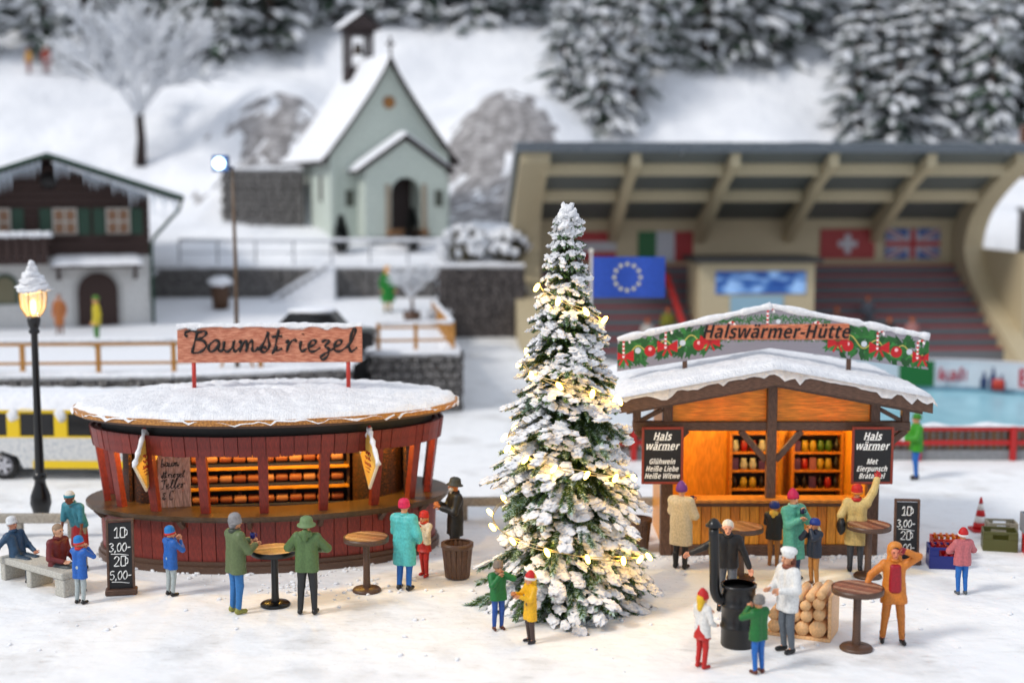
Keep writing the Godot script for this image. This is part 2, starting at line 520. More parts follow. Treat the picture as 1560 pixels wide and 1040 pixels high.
# ---------------------------------------------------------------- blended capsules, meshed as surface nets
# bones: [a, b, ra, rb]; clips: planes kept where dot(n, p) > d, as [n, d]
func net(bones: Array, h: float, k: float, wob := 0.0, clips := [], seed_ := 0, quilt := 0.0) -> Array:
	var lo := Vector3(1e9, 1e9, 1e9)
	var hi := -lo
	for b in bones:
		var r: float = maxf(b[2], b[3]) + h * 2.0 + wob
		lo = lo.min((b[0] as Vector3).min(b[1]) - Vector3(r, r, r))
		hi = hi.max((b[0] as Vector3).max(b[1]) + Vector3(r, r, r))
	var nx := int((hi.x - lo.x) / h) + 2
	var ny := int((hi.y - lo.y) / h) + 2
	var nz := int((hi.z - lo.z) / h) + 2
	var f := PackedFloat32Array()
	f.resize(nx * ny * nz)
	f.fill(0.3)
	var sy := nx
	var sz := nx * ny
	for b in bones:
		var a: Vector3 = b[0]
		var ab: Vector3 = b[1] - a
		var l2 := maxf(ab.length_squared(), 1e-9)
		var ra: float = b[2]
		var dr: float = b[3] - ra
		var r := maxf(ra, ra + dr) + h * 2.0 + k
		var q0 := ((a.min(b[1]) - Vector3(r, r, r)) - lo) / h
		var q1 := ((a.max(b[1]) + Vector3(r, r, r)) - lo) / h
		var x0 := maxi(int(q0.x), 0)
		var x1 := mini(int(q1.x) + 1, nx)
		for z in range(maxi(int(q0.z), 0), mini(int(q1.z) + 1, nz)):
			for y in range(maxi(int(q0.y), 0), mini(int(q1.y) + 1, ny)):
				var p := lo + Vector3(x0 * h, y * h, z * h) - a
				var i := x0 + y * sy + z * sz
				for x in range(x0, x1):
					var t := clampf(p.dot(ab) / l2, 0.0, 1.0)
					var d := (p - ab * t).length() - ra - dr * t
					var o := f[i]
					var e := absf(o - d)
					if e < k:
						e = (k - e)
						f[i] = minf(o, d) - e * e / k * 0.25
					elif d < o:
						f[i] = d
					p.x += h
					i += 1
	if wob > 0.0 or clips:
		for z in nz:
			for y in ny:
				var i := y * sy + z * sz
				for x in nx:
					var v := f[i]
					if absf(v) < 4.0 * h:
						var p := lo + Vector3(x, y, z) * h
						if wob > 0.0:
							v += wob * fn.get_noise_3d(p.x * 90.0 + seed_ * 31.0, p.y * 60.0, p.z * 90.0)
							if quilt > 0.0:
								v += quilt * (1.0 - absf(sin(p.y * 34.0)))
						for c in clips:
							v = maxf(v, c[1] - (c[0] as Vector3).dot(p))
						f[i] = v
					elif clips and v < 0.0:
						var p := lo + Vector3(x, y, z) * h
						for c in clips:
							v = maxf(v, c[1] - (c[0] as Vector3).dot(p))
						f[i] = v
					i += 1
	var vid := PackedInt32Array()
	vid.resize(nx * ny * nz)
	vid.fill(-1)
	var vs := PackedVector3Array()
	var ix := PackedInt32Array()
	var off := [0, 1, sy, sy + 1, sz, sz + 1, sz + sy, sz + sy + 1]
	var crn := [Vector3(0, 0, 0), Vector3(1, 0, 0), Vector3(0, 1, 0), Vector3(1, 1, 0), Vector3(0, 0, 1), Vector3(1, 0, 1), Vector3(0, 1, 1), Vector3(1, 1, 1)]
	var edges := [[0, 1], [2, 3], [4, 5], [6, 7], [0, 2], [1, 3], [4, 6], [5, 7], [0, 4], [1, 5], [2, 6], [3, 7]]
	for z in nz - 1:
		for y in ny - 1:
			var i := y * sy + z * sz - 1
			for x in nx - 1:
				i += 1
				if absf(f[i]) > 2.2 * h:
					continue
				var neg := 0
				for c in 8:
					if f[i + off[c]] < 0.0:
						neg += 1
				if neg == 0 or neg == 8:
					continue
				var sum := Vector3.ZERO
				var cnt := 0
				for e in edges:
					var fa := f[i + off[e[0]]]
					var fb := f[i + off[e[1]]]
					if (fa < 0.0) != (fb < 0.0):
						sum += (crn[e[0]] as Vector3).lerp(crn[e[1]], fa / (fa - fb))
						cnt += 1
				vid[i] = vs.size()
				vs.append(lo + (Vector3(x, y, z) + sum / cnt) * h)
				var s0 := f[i] < 0.0
				if (f[i + 1] < 0.0) != s0:
					_nq(ix, vid[i], vid[i - sy], vid[i - sy - sz], vid[i - sz], s0)
				if (f[i + sy] < 0.0) != s0:
					_nq(ix, vid[i], vid[i - sz], vid[i - sz - 1], vid[i - 1], s0)
				if (f[i + sz] < 0.0) != s0:
					_nq(ix, vid[i], vid[i - 1], vid[i - 1 - sy], vid[i - sy], s0)
	return [vs, ix]


func _nq(ix: PackedInt32Array, a: int, b: int, c: int, d: int, s: bool):
	if a < 0 or b < 0 or c < 0 or d < 0:
		return
	if s:
		ix.append_array(PackedInt32Array([a, c, b, a, d, c]))
	else:
		ix.append_array(PackedInt32Array([a, b, c, a, c, d]))


func joined(list: Array) -> ArrayMesh:
	# list of [vertices, indices, Transform3D]
	var vs := PackedVector3Array()
	var ix := PackedInt32Array()
	for l in list:
		var base := vs.size()
		var xf: Transform3D = l[2]
		vs.append_array(xf * (l[0] as PackedVector3Array))
		var mirror := xf.basis.determinant() < 0.0
		var src: PackedInt32Array = l[1]
		for k in range(0, src.size(), 3):
			ix.append(base + src[k])
			ix.append(base + src[k + (2 if mirror else 1)])
			ix.append(base + src[k + (1 if mirror else 2)])
	var ns := PackedVector3Array()
	ns.resize(vs.size())
	for k in range(0, ix.size(), 3):
		var a := vs[ix[k]]
		var nn := (a - vs[ix[k + 2]]).cross(a - vs[ix[k + 1]])
		for j in 3:
			ns[ix[k + j]] += nn
	for k in ns.size():
		ns[k] = ns[k].normalized()
	var arr := []
	arr.resize(Mesh.ARRAY_MAX)
	arr[Mesh.ARRAY_VERTEX] = vs
	arr[Mesh.ARRAY_NORMAL] = ns
	arr[Mesh.ARRAY_INDEX] = ix
	var am := ArrayMesh.new()
	am.add_surface_from_arrays(Mesh.PRIMITIVE_TRIANGLES, arr)
	return am


func V(x: float, y: float, z: float) -> Vector3:
	return Vector3(x, y, z)


func prepare_people():
	# head around its own centre, looking along +z: 0.24 tall
	head_arr = net([
		[V(0, 0.03, -0.015), V(0, 0.02, 0.0), 0.088, 0.086], [V(0, 0.0, 0.02), V(0, -0.075, 0.035), 0.068, 0.042],
		[V(0, 0.012, 0.085), V(0, -0.028, 0.108), 0.012, 0.019], [V(0.03, 0.022, 0.07), V(-0.03, 0.022, 0.07), 0.022, 0.022],
		[V(0.086, -0.005, -0.008), V(0.09, 0.02, -0.015), 0.017, 0.02], [V(-0.086, -0.005, -0.008), V(-0.09, 0.02, -0.015), 0.017, 0.02],
		[V(0.018, -0.058, 0.078), V(-0.018, -0.058, 0.078), 0.011, 0.011], [V(0, -0.05, -0.02), V(0, -0.14, -0.02), 0.05, 0.052]], 0.0105, 0.018)
	# hand from the wrist along -y, palm facing +z, thumb towards +x
	var b := [[V(0.0, 0.01, 0), V(0, -0.03, 0), 0.024, 0.026], [V(-0.022, -0.04, 0), V(-0.026, -0.08, 0.004), 0.02, 0.016], [V(0.012, -0.035, 0), V(0.02, -0.085, 0.004), 0.022, 0.017]]
	var fx := [-0.033, -0.011, 0.011, 0.032]
	var fl := [0.05, 0.068, 0.074, 0.064]
	for i in 4:
		var r0 := V(fx[i] * 0.92, -0.085, 0.004)
		var r1: Vector3 = r0 + V(fx[i] * 0.1, -0.55, 0.28).normalized() * fl[i] * 0.5
		var r2: Vector3 = r1 + V(0, -0.35, 0.5).normalized() * fl[i] * 0.5
		b.append([r0, r1, 0.0105, 0.0095])
		b.append([r1, r2, 0.0095, 0.0085])
	b.append([V(0.024, -0.03, 0.006), V(0.05, -0.062, 0.02), 0.014, 0.011])
	b.append([V(0.05, -0.062, 0.02), V(0.052, -0.092, 0.034), 0.011, 0.0095])
	hand_arr = {"r": net(b, 0.0062, 0.006)}
	var sm := SphereMesh.new()
	sm.radius = 1.0
	sm.height = 2.0
	sm.radial_segments = 12
	sm.rings = 6
	ball_mesh = sm


func elbow_of(s: Vector3, w: Vector3, l1: float, l2: float, pole: Vector3) -> Vector3:
	var d := w - s
	var dist := clampf(d.length(), 0.08, (l1 + l2) * 0.995)
	var u := d.normalized()
	var c := (l1 * l1 - l2 * l2 + dist * dist) / (2.0 * dist)
	var hgt := sqrt(maxf(l1 * l1 - c * c, 0.0))
	var v := (pole - u * pole.dot(u)).normalized()
	return s + u * c + v * hgt


# o keys: jacket, trousers, shoes, skin, hair [colour, kind], hat [kind, colour, colour2], hem, lh, rh (hand targets), gloves,
# lean, side, twist (head), sit, step, scarf, hood, child, skirt, belly
func person(label: String, at: Vector3, yaw: float, tall: float, o: Dictionary, group := "") -> Node3D:
	var p := thing("person", label, "person", at, yaw, group)
	var s := tall / 1.75
	var sd: int = used["person"]
	var kid: bool = o.get("child", false)
	var hs := 1.2 if kid else 1.04
	var lean := deg_to_rad(o.get("lean", 0.0))
	var side := deg_to_rad(o.get("side", 0.0))
	var sit: bool = o.get("sit", false)
	var hipy := 0.5 if sit else 0.92
	var step: float = o.get("step", 0.0)
	var wide: float = o.get("wide", 0.0)
	var pelvis := V(0, hipy + 0.03, 0)
	var up := Basis(V(1, 0, 0), lean) * Basis(V(0, 0, 1), side)
	var U := func(q: Vector3): return pelvis + up * (q - V(0, 0.95, 0))
	var neck: Vector3 = U.call(V(0, 1.45, -0.005))
	var head_c: Vector3 = U.call(V(0, 1.61 if not kid else 1.6, 0.02))
	var look := up * Basis(V(0, 1, 0), deg_to_rad(o.get("twist", 0.0))) * Basis(V(1, 0, 0), deg_to_rad(o.get("nod", 0.0)) - lean * 0.6)
	var legs := []
	for q in [1.0, -1.0]:
		var st: float = step * q
		var hip := V(0.085 * q, hipy, 0)
		var knee := V((0.095 + wide * 0.5) * q, 0.5, 0.02 + st * 0.55)
		var ankle := V((0.1 + wide) * q, 0.09, -0.02 + st)
		if sit:
			knee = V(0.1 * q, 0.5, 0.4)
			ankle = V(0.1 * q, 0.09, 0.42 + 0.05 * q)
			if o.has("legs"):
				knee = o.legs[0] + V(0.09 * q, 0, 0.05 * q)
				ankle = o.legs[1] + V(0.09 * q, 0, 0.05 * q)
		legs.append([hip, knee, ankle, ankle + V(0.02 * q, -0.045, 0.13)])
	var arms := []
	for e in [[1.0, "lh"], [-1.0, "rh"]]:
		var q: float = e[0]
		var sh: Vector3 = U.call(V(0.185 * q, 1.385, -0.005))
		var rest: Vector3 = U.call(V(0.27 * q, 0.88, 0.06))
		var w: Vector3 = o.get(e[1], rest)
		var pole: Vector3 = o.get(e[1] + "_pole", V(0.55 * q, -0.5, -0.6))
		var el := elbow_of(sh, w, 0.28, 0.26, pole)
		var reach := (w - el).normalized() * 0.26
		arms.append([sh, el, el + reach])
	var grow := func(list: Array, add: float) -> Array:
		var out := []
		for b in list:
			out.append([b[0] * s, b[1] * s, (b[2] + add) * s, (b[3] + add) * s])
		return out
	var torso := [[U.call(V(0.085, 1.33, 0)), U.call(V(0.07, 1.06, 0.005)), 0.095, 0.09], [U.call(V(-0.085, 1.33, 0)), U.call(V(-0.07, 1.06, 0.005)), 0.095, 0.09], [U.call(V(0.07, 1.1, 0.0)), V(0.08, hipy, 0), 0.09, 0.1], [U.call(V(-0.07, 1.1, 0.0)), V(-0.08, hipy, 0), 0.09, 0.1], [U.call(V(0.17, 1.4, 0)), U.call(V(-0.17, 1.4, 0)), 0.062, 0.062]]
	var arm_b := []
	for a in arms:
		arm_b.append([a[0], a[1], 0.052, 0.043])
		arm_b.append([a[1], a[2], 0.043, 0.029])
	var leg_b := []
	for l in legs:
		leg_b.append([l[0], l[1], 0.082, 0.056])
		leg_b.append([l[1], l[2], 0.055, 0.036])
	# the bare body, one surface: legs, torso, arms, neck, then head and hands
	var all := torso + arm_b + leg_b + [[neck, head_c + look * V(0, -0.05, -0.02), 0.055, 0.05]]
	for l in legs:
		all.append([l[2], l[3], 0.036, 0.028])
	var pieces := [net(grow.call(all, -0.006), 0.026 * s, 0.03 * s) + [Transform3D()]]
	pieces.append(head_arr + [Transform3D(look.scaled(Vector3.ONE * s * hs), head_c * s)])
	var hand_x := []
	for k in 2:
		var a: Array = arms[k]
		var d: Vector3 = (a[2] - a[1]).normalized()
		var fwd: Vector3 = (V(-0.35 if k == 0 else 0.35, 0, 1) if not o.has("palm") else o.palm)
		var zz := (fwd - d * fwd.dot(d)).normalized()
		var xx := (-d).cross(zz).normalized()
		var flip := 1.0 if k == 0 else -1.0
		var ba := Basis(xx * flip * s * 1.12, -d * s * 1.12, zz * s * 1.12)
		hand_x.append(Transform3D(ba, a[2] * s))
		pieces.append(hand_arr.r + [hand_x[k]])
	var skin: Color = o.get("skin", Color(0.87, 0.62, 0.47))
	part(p, "body", joined(pieces), paint(skin, 0.55))
	for q in [1.0, -1.0]:
		part(p, "eye", ball_mesh, M.dark, (head_c + look * (V(0.034 * q, 0.018, 0.091) * hs)) * s, Basis().scaled(Vector3.ONE * 0.011 * s * hs))
	part(p, "mouth", ball_mesh, paint(Color(0.62, 0.25, 0.22)), (head_c + look * (V(0, -0.058, 0.088) * hs)) * s, look.scaled(V(0.02, 0.006, 0.006) * s * hs))
	# trousers
	var h := 0.021 * s
	var cut := [V(0, 1, 0), 0.075 * s]
	var tb := grow.call(leg_b + [[V(0.05, hipy + 0.06, 0), V(-0.05, hipy + 0.06, 0), 0.105, 0.105]], 0.014)
	if o.get("trousers") != null:
		part(p, "trousers", joined([net(tb, h, 0.022 * s, 0.006 * s, [cut], sd) + [Transform3D()]]), paint(o.trousers, 0.5))
	# shoes
	var shb := []
	for l in legs:
		shb.append([(l[2] + V(0, -0.035, -0.03)) * s, l[3] * s, 0.046 * s, 0.038 * s])
		shb.append([(l[2] + V(0, 0.04 + o.get("boot", 0.0), 0)) * s, (l[2] + V(0, -0.035, -0.01)) * s, (0.046 + o.get("boot", 0.0) * 0.12) * s, 0.044 * s])
	part(p, "shoes", joined([net(shb, 0.016 * s, 0.02 * s, 0.0, [[V(0, 1, 0), 0.002]], sd) + [Transform3D()]]), paint(o.get("shoes", Color(0.07, 0.065, 0.065)), 0.4))
	# jacket or coat
	var hem: float = o.get("hem", 0.8)
	var flare: float = o.get("flare", 0.0)
	var puff: float = o.get("puff", 0.0)
	var jb := torso + ([arm_b[0], arm_b[2]] if o.get("short", false) else arm_b)
	if hem < 0.86 and not sit:
		for q in [1.0, -1.0]:
			jb.append([U.call(V(0.075 * q, 1.05, 0)), V(0.08 * q, hem - 0.08, 0.01), 0.098, 0.115 + flare])
	var jc := [] if sit else [[V(0, 1, 0), hem * s]]
	part(p, "coat" if hem < 0.62 else "jacket", joined([net(grow.call(jb, 0.02 + puff), h, 0.028 * s, 0.015 * s, jc, sd, o.get("quilt", 0.0)) + [Transform3D()]]), paint(o.jacket, 0.5))
	if o.has("shirt"):
		part(p, "shirt", joined([net([[U.call(V(0.045, 1.36, 0.078)) * s, U.call(V(0.05, 0.98, 0.1)) * s, 0.06 * s, 0.066 * s], [U.call(V(-0.045, 1.36, 0.078)) * s, U.call(V(-0.05, 0.98, 0.1)) * s, 0.06 * s, 0.066 * s]], 0.018 * s, 0.06 * s, 0.012 * s, [], sd) + [Transform3D()]]), paint(o.shirt))
	if o.has("skirt"):
		var g := Geo.new()
		g.smooth().lathe([Vector2(0.13, hipy + 0.12), Vector2(0.2, hipy - 0.12), Vector2(0.215, hipy - 0.22), Vector2(0.17, hipy - 0.2), Vector2(0.1, hipy + 0.08)].map(func(q): return q * s), 18, Vector3.ZERO, Basis(), 1.0, 0.8)
		part(p, "skirt", g, paint(o.skirt))
	if o.has("apron"):
		var g := Geo.new()
		g.smooth().lathe([Vector2(0.135, hipy + 0.16), Vector2(0.16, hipy - 0.1), Vector2(0.175, hipy - 0.4), Vector2(0.15, hipy - 0.39), Vector2(0.12, hipy + 0.14)].map(func(q): return q * s), 18, Vector3.ZERO, Basis(), 1.1, 0.85)
		part(p, "apron", g, paint(o.apron))
	var collar := Geo.new()
	collar.smooth().lathe([Vector2(0.058, -0.035), Vector2(0.088, -0.03), Vector2(0.094, 0.0), Vector2(0.08, 0.03), Vector2(0.06, 0.028)].map(func(q): return q * s * (1.2 if o.has("scarf") else 1.0)), 16)
	part(p, "scarf" if o.has("scarf") else "collar", collar, paint(o.get("scarf", o.jacket)), (neck + up * V(0, 0.03, 0.005)) * s, up)
	if o.has("gloves"):
		for k in 2:
			part(p, "glove", joined([hand_arr.r + [hand_x[k] * Transform3D(Basis().scaled(Vector3.ONE * 1.16), V(0, 0.008, 0))]]), paint(o.gloves))
	if o.has("hood"):
		var hb := [[neck + up * V(0.07, 0.02, -0.07), neck + up * V(-0.07, 0.02, -0.07), 0.05, 0.05], [neck + up * V(0, 0.06, -0.1), neck + up * V(0, -0.05, -0.12), 0.055, 0.04]]
		part(p, "hood", joined([net(grow.call(hb, 0.012), 0.018 * s, 0.02 * s, 0.01 * s, [], sd) + [Transform3D()]]), paint(o.hood))
	var hat: Array = o.get("hat", ["none", Color.WHITE])
	var hx := (head_c + look * (V(0, 0.035, -0.012) * hs)) * s
	var k := s * hs
	if o.has("hair"):
		var hb := [[V(0, 0.05, -0.025), V(0, 0.045, -0.02), 0.096, 0.096], [V(0, 0.02, -0.05), V(0, -0.045, -0.06), 0.085, 0.06]]
		if o.hair[1] == "long":
			hb.append([V(0, 0.0, -0.06), V(0, -0.17, -0.085), 0.085, 0.06])
		if o.hair[1] == "beard":
			hb = [[V(0.04, -0.06, 0.06), V(-0.04, -0.06, 0.06), 0.04, 0.04], [V(0, -0.07, 0.065), V(0, -0.13, 0.06), 0.045, 0.025]]
		part(p, "hair" if o.hair[1] != "beard" else "beard", joined([net(hb, 0.0125, 0.02, 0.012, [[V(0, 0.55, -1).normalized(), -0.035]] if o.hair[1] != "beard" else [], sd) + [Transform3D(look.scaled(Vector3.ONE * k), head_c * s)]]), paint(o.hair[0], 0.6))
	if hat[0] != "none":
		var g := Geo.new()
		g.smooth()
		var ring := func(list): return list.map(func(q): return Vector2(q[0], q[1]) * k)
		var tilt := look * Basis(V(1, 0, 0), -0.12)
		if hat[0] == "beanie":
			g.lathe(ring.call([[0.085, -0.03], [0.108, -0.03], [0.113, -0.01], [0.11, 0.02], [0.105, 0.028], [0.107, 0.045], [0.1, 0.085], [0.075, 0.118], [0.035, 0.135], [0.0, 0.139]]), 18)
		elif hat[0] == "helmet":
			g.lathe(ring.call([[0.09, -0.02], [0.116, -0.02], [0.12, 0.03], [0.108, 0.08], [0.075, 0.115], [0.03, 0.13], [0, 0.132]]), 18)
		elif hat[0] == "brim":
			g.lathe(ring.call([[0.1, -0.005], [0.15, -0.035], [0.165, -0.03], [0.16, -0.018], [0.118, 0.012], [0.112, 0.05], [0.1, 0.1], [0.06, 0.125], [0.0, 0.122]]), 20)
		elif hat[0] == "cook":
			g.lathe(ring.call([[0.09, -0.02], [0.104, -0.02], [0.106, 0.03], [0.13, 0.055], [0.138, 0.1], [0.1, 0.14], [0.0, 0.15]]), 20)
		elif hat[0] == "peak":
			g.lathe(ring.call([[0.085, -0.03], [0.11, -0.03], [0.112, 0.02], [0.1, 0.075], [0.065, 0.125], [0.03, 0.165], [0, 0.175]]), 18)
		elif hat[0] == "santa":
			g.lathe(ring.call([[0.09, -0.01], [0.108, -0.005], [0.108, 0.035], [0.085, 0.09], [0.045, 0.14], [0.0, 0.155]]), 18)
			var gb := Geo.new()
			gb.smooth().lathe(ring.call([[0.085, -0.042], [0.115, -0.045], [0.124, -0.025], [0.118, 0.0], [0.1, 0.005]]), 18)
			part(p, "hat_brim", gb, paint(hat[2], 0.7), hx, tilt)
		elif hat[0] == "hoodup":
			var hb := [[V(0, 0.05, -0.035), V(0, 0.0, -0.05), 0.122, 0.118], [V(0, -0.05, -0.05), V(0, -0.14, -0.03), 0.11, 0.13]]
			part(p, "hood", joined([net(hb, 0.014, 0.03, 0.012, [[V(0, 0.18, -1).normalized(), -0.042]], sd) + [Transform3D(look.scaled(Vector3.ONE * k), head_c * s)]]), paint(hat[1]))
		if hat[0] == "band":
			g.lathe(ring.call([[0.085, -0.01], [0.106, -0.012], [0.108, 0.03], [0.098, 0.034]]), 18)
		if g.n > 0:
			part(p, "hat" if hat[0] != "band" else "headband", g, paint(hat[1], 0.6), hx, tilt)
		if hat.size() > 2 and hat[0] == "beanie":
			var gc := Geo.new()
			gc.smooth().lathe(ring.call([[0.088, -0.05], [0.112, -0.05], [0.118, -0.03], [0.115, -0.008], [0.1, -0.002]]), 18)
			part(p, "hat_cuff", gc, paint(hat[2], 0.6), hx, tilt)
	return p


# ---------------------------------------------------------------- the place
func _ready():
	var cam := Camera3D.new()
	cam.name = "camera"
	add_child(cam)
	var lens := CameraAttributesPhysical.new()
	lens.frustum_focal_length = 240.0
	lens.exposure_aperture = 1.0
	lens.frustum_focus_distance = 25.2
	cam.attributes = lens
	cam.position = Vector3(0, 7.6, 0)
	cam.rotation_degrees = Vector3(-6.4, 0, 0)
	cam.fov = 27.82
	cam.near = 0.1
	cam.far = 600.0
	cam.current = true
	var we := WorldEnvironment.new()
	we.name = "surroundings"
	var env := Environment.new()
	env.background_mode = Environment.BG_SKY
	var sky := Sky.new()
	var sm := ProceduralSkyMaterial.new()
	sm.sky_top_color = Color(0.85, 0.885, 0.945)
	sm.sky_horizon_color = Color(0.8, 0.82, 0.865)
	sm.sky_curve = 0.4
	sm.ground_bottom_color = Color(0.7, 0.7, 0.7)
	sm.ground_horizon_color = Color(0.78, 0.79, 0.8)
	sky.sky_material = sm
	env.sky = sky
	env.background_energy_multiplier = 0.8
	env.tonemap_mode = Environment.TONE_MAPPER_LINEAR
	env.tonemap_exposure = 1.3
	env.sdfgi_enabled = true
	env.ssao_enabled = true
	env.ssil_enabled = true
	we.environment = env
	add_child(we)
	var sun := DirectionalLight3D.new()
	sun.name = "hall_sun"
	sun.light_energy = 0.5
	sun.light_angular_distance = 12.0
	sun.light_color = Color(1.0, 0.98, 0.955)
	sun.shadow_enabled = true
	add_child(sun)
	sun.look_at_from_position(Vector3.ZERO, Vector3(0.72, -0.75, -0.38))
	rng.seed = 20
	fn.seed = 4
	fn.noise_type = FastNoiseLite.TYPE_SIMPLEX_SMOOTH
	fn.frequency = 0.05
	fn.fractal_octaves = 3
	make_materials()
	prepare_people()
	build_terrain()
	build_stall()
	build_hut()
	build_spruce()
	build_grandstand()
	build_rink()
	build_chalet()
	build_chapel()
	build_terrace_things()
	build_forest()
	build_street_things()
	build_people()
	build_crumbs()


func sstep(a: float, b: float, x: float) -> float:
	return smoothstep(a, b, x)


func hill_y(x: float, z: float) -> float:
	var d := -z
	var y := 4.15
	if d > 60.0:
		y += sstep(60, 67, d) * 1.5 + maxf(0.0, d - 70.0) * 0.12
		y += maxf(0.0, d - 76.0) * 0.42
	y += fn.get_noise_2d(x * 1.3, z * 1.3) * sstep(66, 80, d) * 1.6
	# gully behind the chapel and a shoulder towards the grandstand side
	y += sstep(-4, 14, x) * sstep(62, 80, d) * 1.2
	y += sstep(-12, -26, x) * sstep(58, 70, d) * 1.0
	# rocky shoulders on both sides of the chapel
	y += 3.0 * exp(-pow((x + 13.6) / 4.0, 2.0) - pow((d - 81.0) / 6.0, 2.0))
	y += 3.4 * exp(-pow((x + 0.4) / 4.5, 2.0) - pow((d - 79.0) / 6.0, 2.0))
	y += 2.7 * sstep(-16.5, -14.0, x) * (1.0 - sstep(-10.6, -9.4, x)) * sstep(67.9, 68.3, d) * (1.0 - sstep(70.0, 80.0, d))
	# cut away behind the grandstand
	var cut := sstep(0.9, 2.2, x) * (1.0 - sstep(67.0, 70.0, d))
	return lerpf(y, -0.6, cut)


func terrace_y(x: float, z: float) -> float:
	var d := -z
	var y := 2.1 + sstep(54, 60, d) * 0.7 + fn.get_noise_2d(x * 3.0, z * 3.0) * 0.06
	return y


func build_terrain():
	var g := Geo.new()
	g.smooth()
	var rows := []
	for zz in [30.0, 10.0, 0.0, -10.0, -18.0, -20.0, -22.0, -24.0, -26.0, -28.0, -31.0, -34.0, -38.0, -44.0, -47.0, -50.0, -53.0, -56.0, -60.0, -64.0, -80.0, -150.0, -400.0]:
		var row := []
		for i in 41:
			var xx := -400.0 if i == 0 else (400.0 if i == 40 else -60.0 + i * 3.0)
			var y := sstep(44, 60, -zz) * 1.05 * (1.0 - sstep(1.5, 5.0, xx))
			row.append(Vector3(xx, y, zz))
		rows.append(row)
	g.sheet(rows)
	structure("ground", g, M.ground)
	# hill behind
	g = Geo.new()
	g.smooth()
	rows = []
	for i in 56:
		var d := 60.05 + i * 1.1 + pow(maxf(0.0, i - 40.0), 2.0) * 0.35
		var row := []
		for j in 90:
			var x := -75.0 + j * 1.7
			row.append(Vector3(x, hill_y(x, -d), -d))
		rows.append(row)
	g.sheet(rows)
	structure("hill", g, M.hill_snow)
	# upper terrace in front of the chalet
	var edge := [Vector2(-45, -38.8), Vector2(-10, -40.2), Vector2(-4.9, -42.2), Vector2(-4.7, -45.6), Vector2(-1.7, -46.0), Vector2(-3.0, -56.0), Vector2(-3.3, -60.3), Vector2(-45, -60.3)]
	g = Geo.new()
	g.smooth()
	var cells := 1.5
	for ix in range(0, 30):
		for iz in range(0, 15):
			var x0 := -45.0 + ix * cells
			var z0 := -38.5 - iz * cells
			var sq := PackedVector2Array([Vector2(x0, z0), Vector2(x0 + cells, z0), Vector2(x0 + cells, z0 - cells), Vector2(x0, z0 - cells)])
			for poly in Geometry2D.intersect_polygons(sq, PackedVector2Array(edge)):
				var t := Geometry2D.triangulate_polygon(poly)
				for k in range(0, t.size(), 3):
					var v := []
					for q in 3:
						var e: Vector2 = poly[t[k + q]]
						v.append(Vector3(e.x, terrace_y(e.x, e.y), e.y))
					g.tri_out(v[0], v[1], v[2], (v[0] + v[1] + v[2]) / 3.0 + Vector3(0, -1, 0))
	structure("terrace", g, M.snow)
	# retaining walls: a core and rows of stones
	stone_wall("retaining wall of dark stones along the snowy road behind the bus", [Vector2(-45, -38.9), Vector2(-10, -40.3), Vector2(-4.95, -42.3)], 0.0, 2.02, M.stone)
	stone_wall("dark stone retaining wall under the corner of the wooden terrace fence", [Vector2(-4.75, -45.7), Vector2(-1.75, -46.05), Vector2(-3.0, -55.9)], 0.0, 2.02, M.stone)
	stone_wall("long stone retaining wall below the railing in front of the chapel", [Vector2(-16.2, -60.1), Vector2(-3.3, -60.0)], 1.6, 4.1, M.stone)
	stone_wall("high dark stone wall between the terrace and the grandstand", [Vector2(-3.2, -59.9), Vector2(0.55, -60.1)], 0.5, 4.15, M.stone_dark)
	stone_wall("short grey stone wall on the slope left of the chapel", [Vector2(-14.2, -67.9), Vector2(-10.2, -67.8)], 5.4, 8.45, M.stone)
	# slope of snow that runs down at the end of the wall
	g = Geo.new()
	g.smooth()
	rows = []
	for i in 14:
		var row := []
		for j in 8:
			var x := -17.0 - i * 2.2
			var z := -60.4 + j * 0.8
			var t := float(j) / 7.0
			var k := sstep(0, 3, i)
			row.append(Vector3(lerpf(-15.4, x, 0.0 if i == 0 and j == 0 else 1.0) if i > 0 else -15.2 - t * 2.2, lerpf(4.15 + i * 0.03, 2.3, pow(t, 0.8)) + fn.get_noise_2d(x * 4, z * 4) * 0.12 * k, z))
		rows.append(row)
	g.sheet(rows)
	structure("snow_bank", g, M.snow)
	# rocky faces beside the chapel
	rock_face("grey layered rock face in the slope beside the chapel porch", Vector3(-1.4, 0, -74.4), 6.0, 6.4, 4)
	rock_face("grey layered rock outcrop behind the chapel roof and wall", Vector3(-13.2, 0, -75.4), 4.6, 5.6, 9)


func rock_face(label: String, at: Vector3, half: float, deep: float, sd: int):
	var g := Geo.new()
	g.smooth()
	var rows := []
	for i in 34:
		var row := []
		for j in 40:
			var u := j / 39.0 * 2.0 - 1.0
			var v := i / 33.0 * 2.0 - 1.0
			var x := at.x + u * half
			var z := at.z - v * deep
			var edge := 1.0 - sqrt(u * u + v * v) + 0.8 * fn.get_noise_2d(x * 5.0 + sd * 40, z * 5.0) + 0.3 * fn.get_noise_2d(x * 20.0 + sd * 40, z * 20.0)
			var y := hill_y(x, z)
			var strata := floorf(y * 3.2 + 1.5 * fn.get_noise_2d(x * 3.0, z * 3.0)) / 3.2
			y = lerpf(y, strata, 0.45) + 0.34 * clampf(edge * 1.4, -1.2, 0.6) + 0.26 * fn.get_noise_3d(x * 14, y * 30, z * 14)
			row.append(Vector3(x, y, z))
		rows.append(row)
	g.sheet(rows)
	solo("rock_face", g, M.rock, label, "rock")


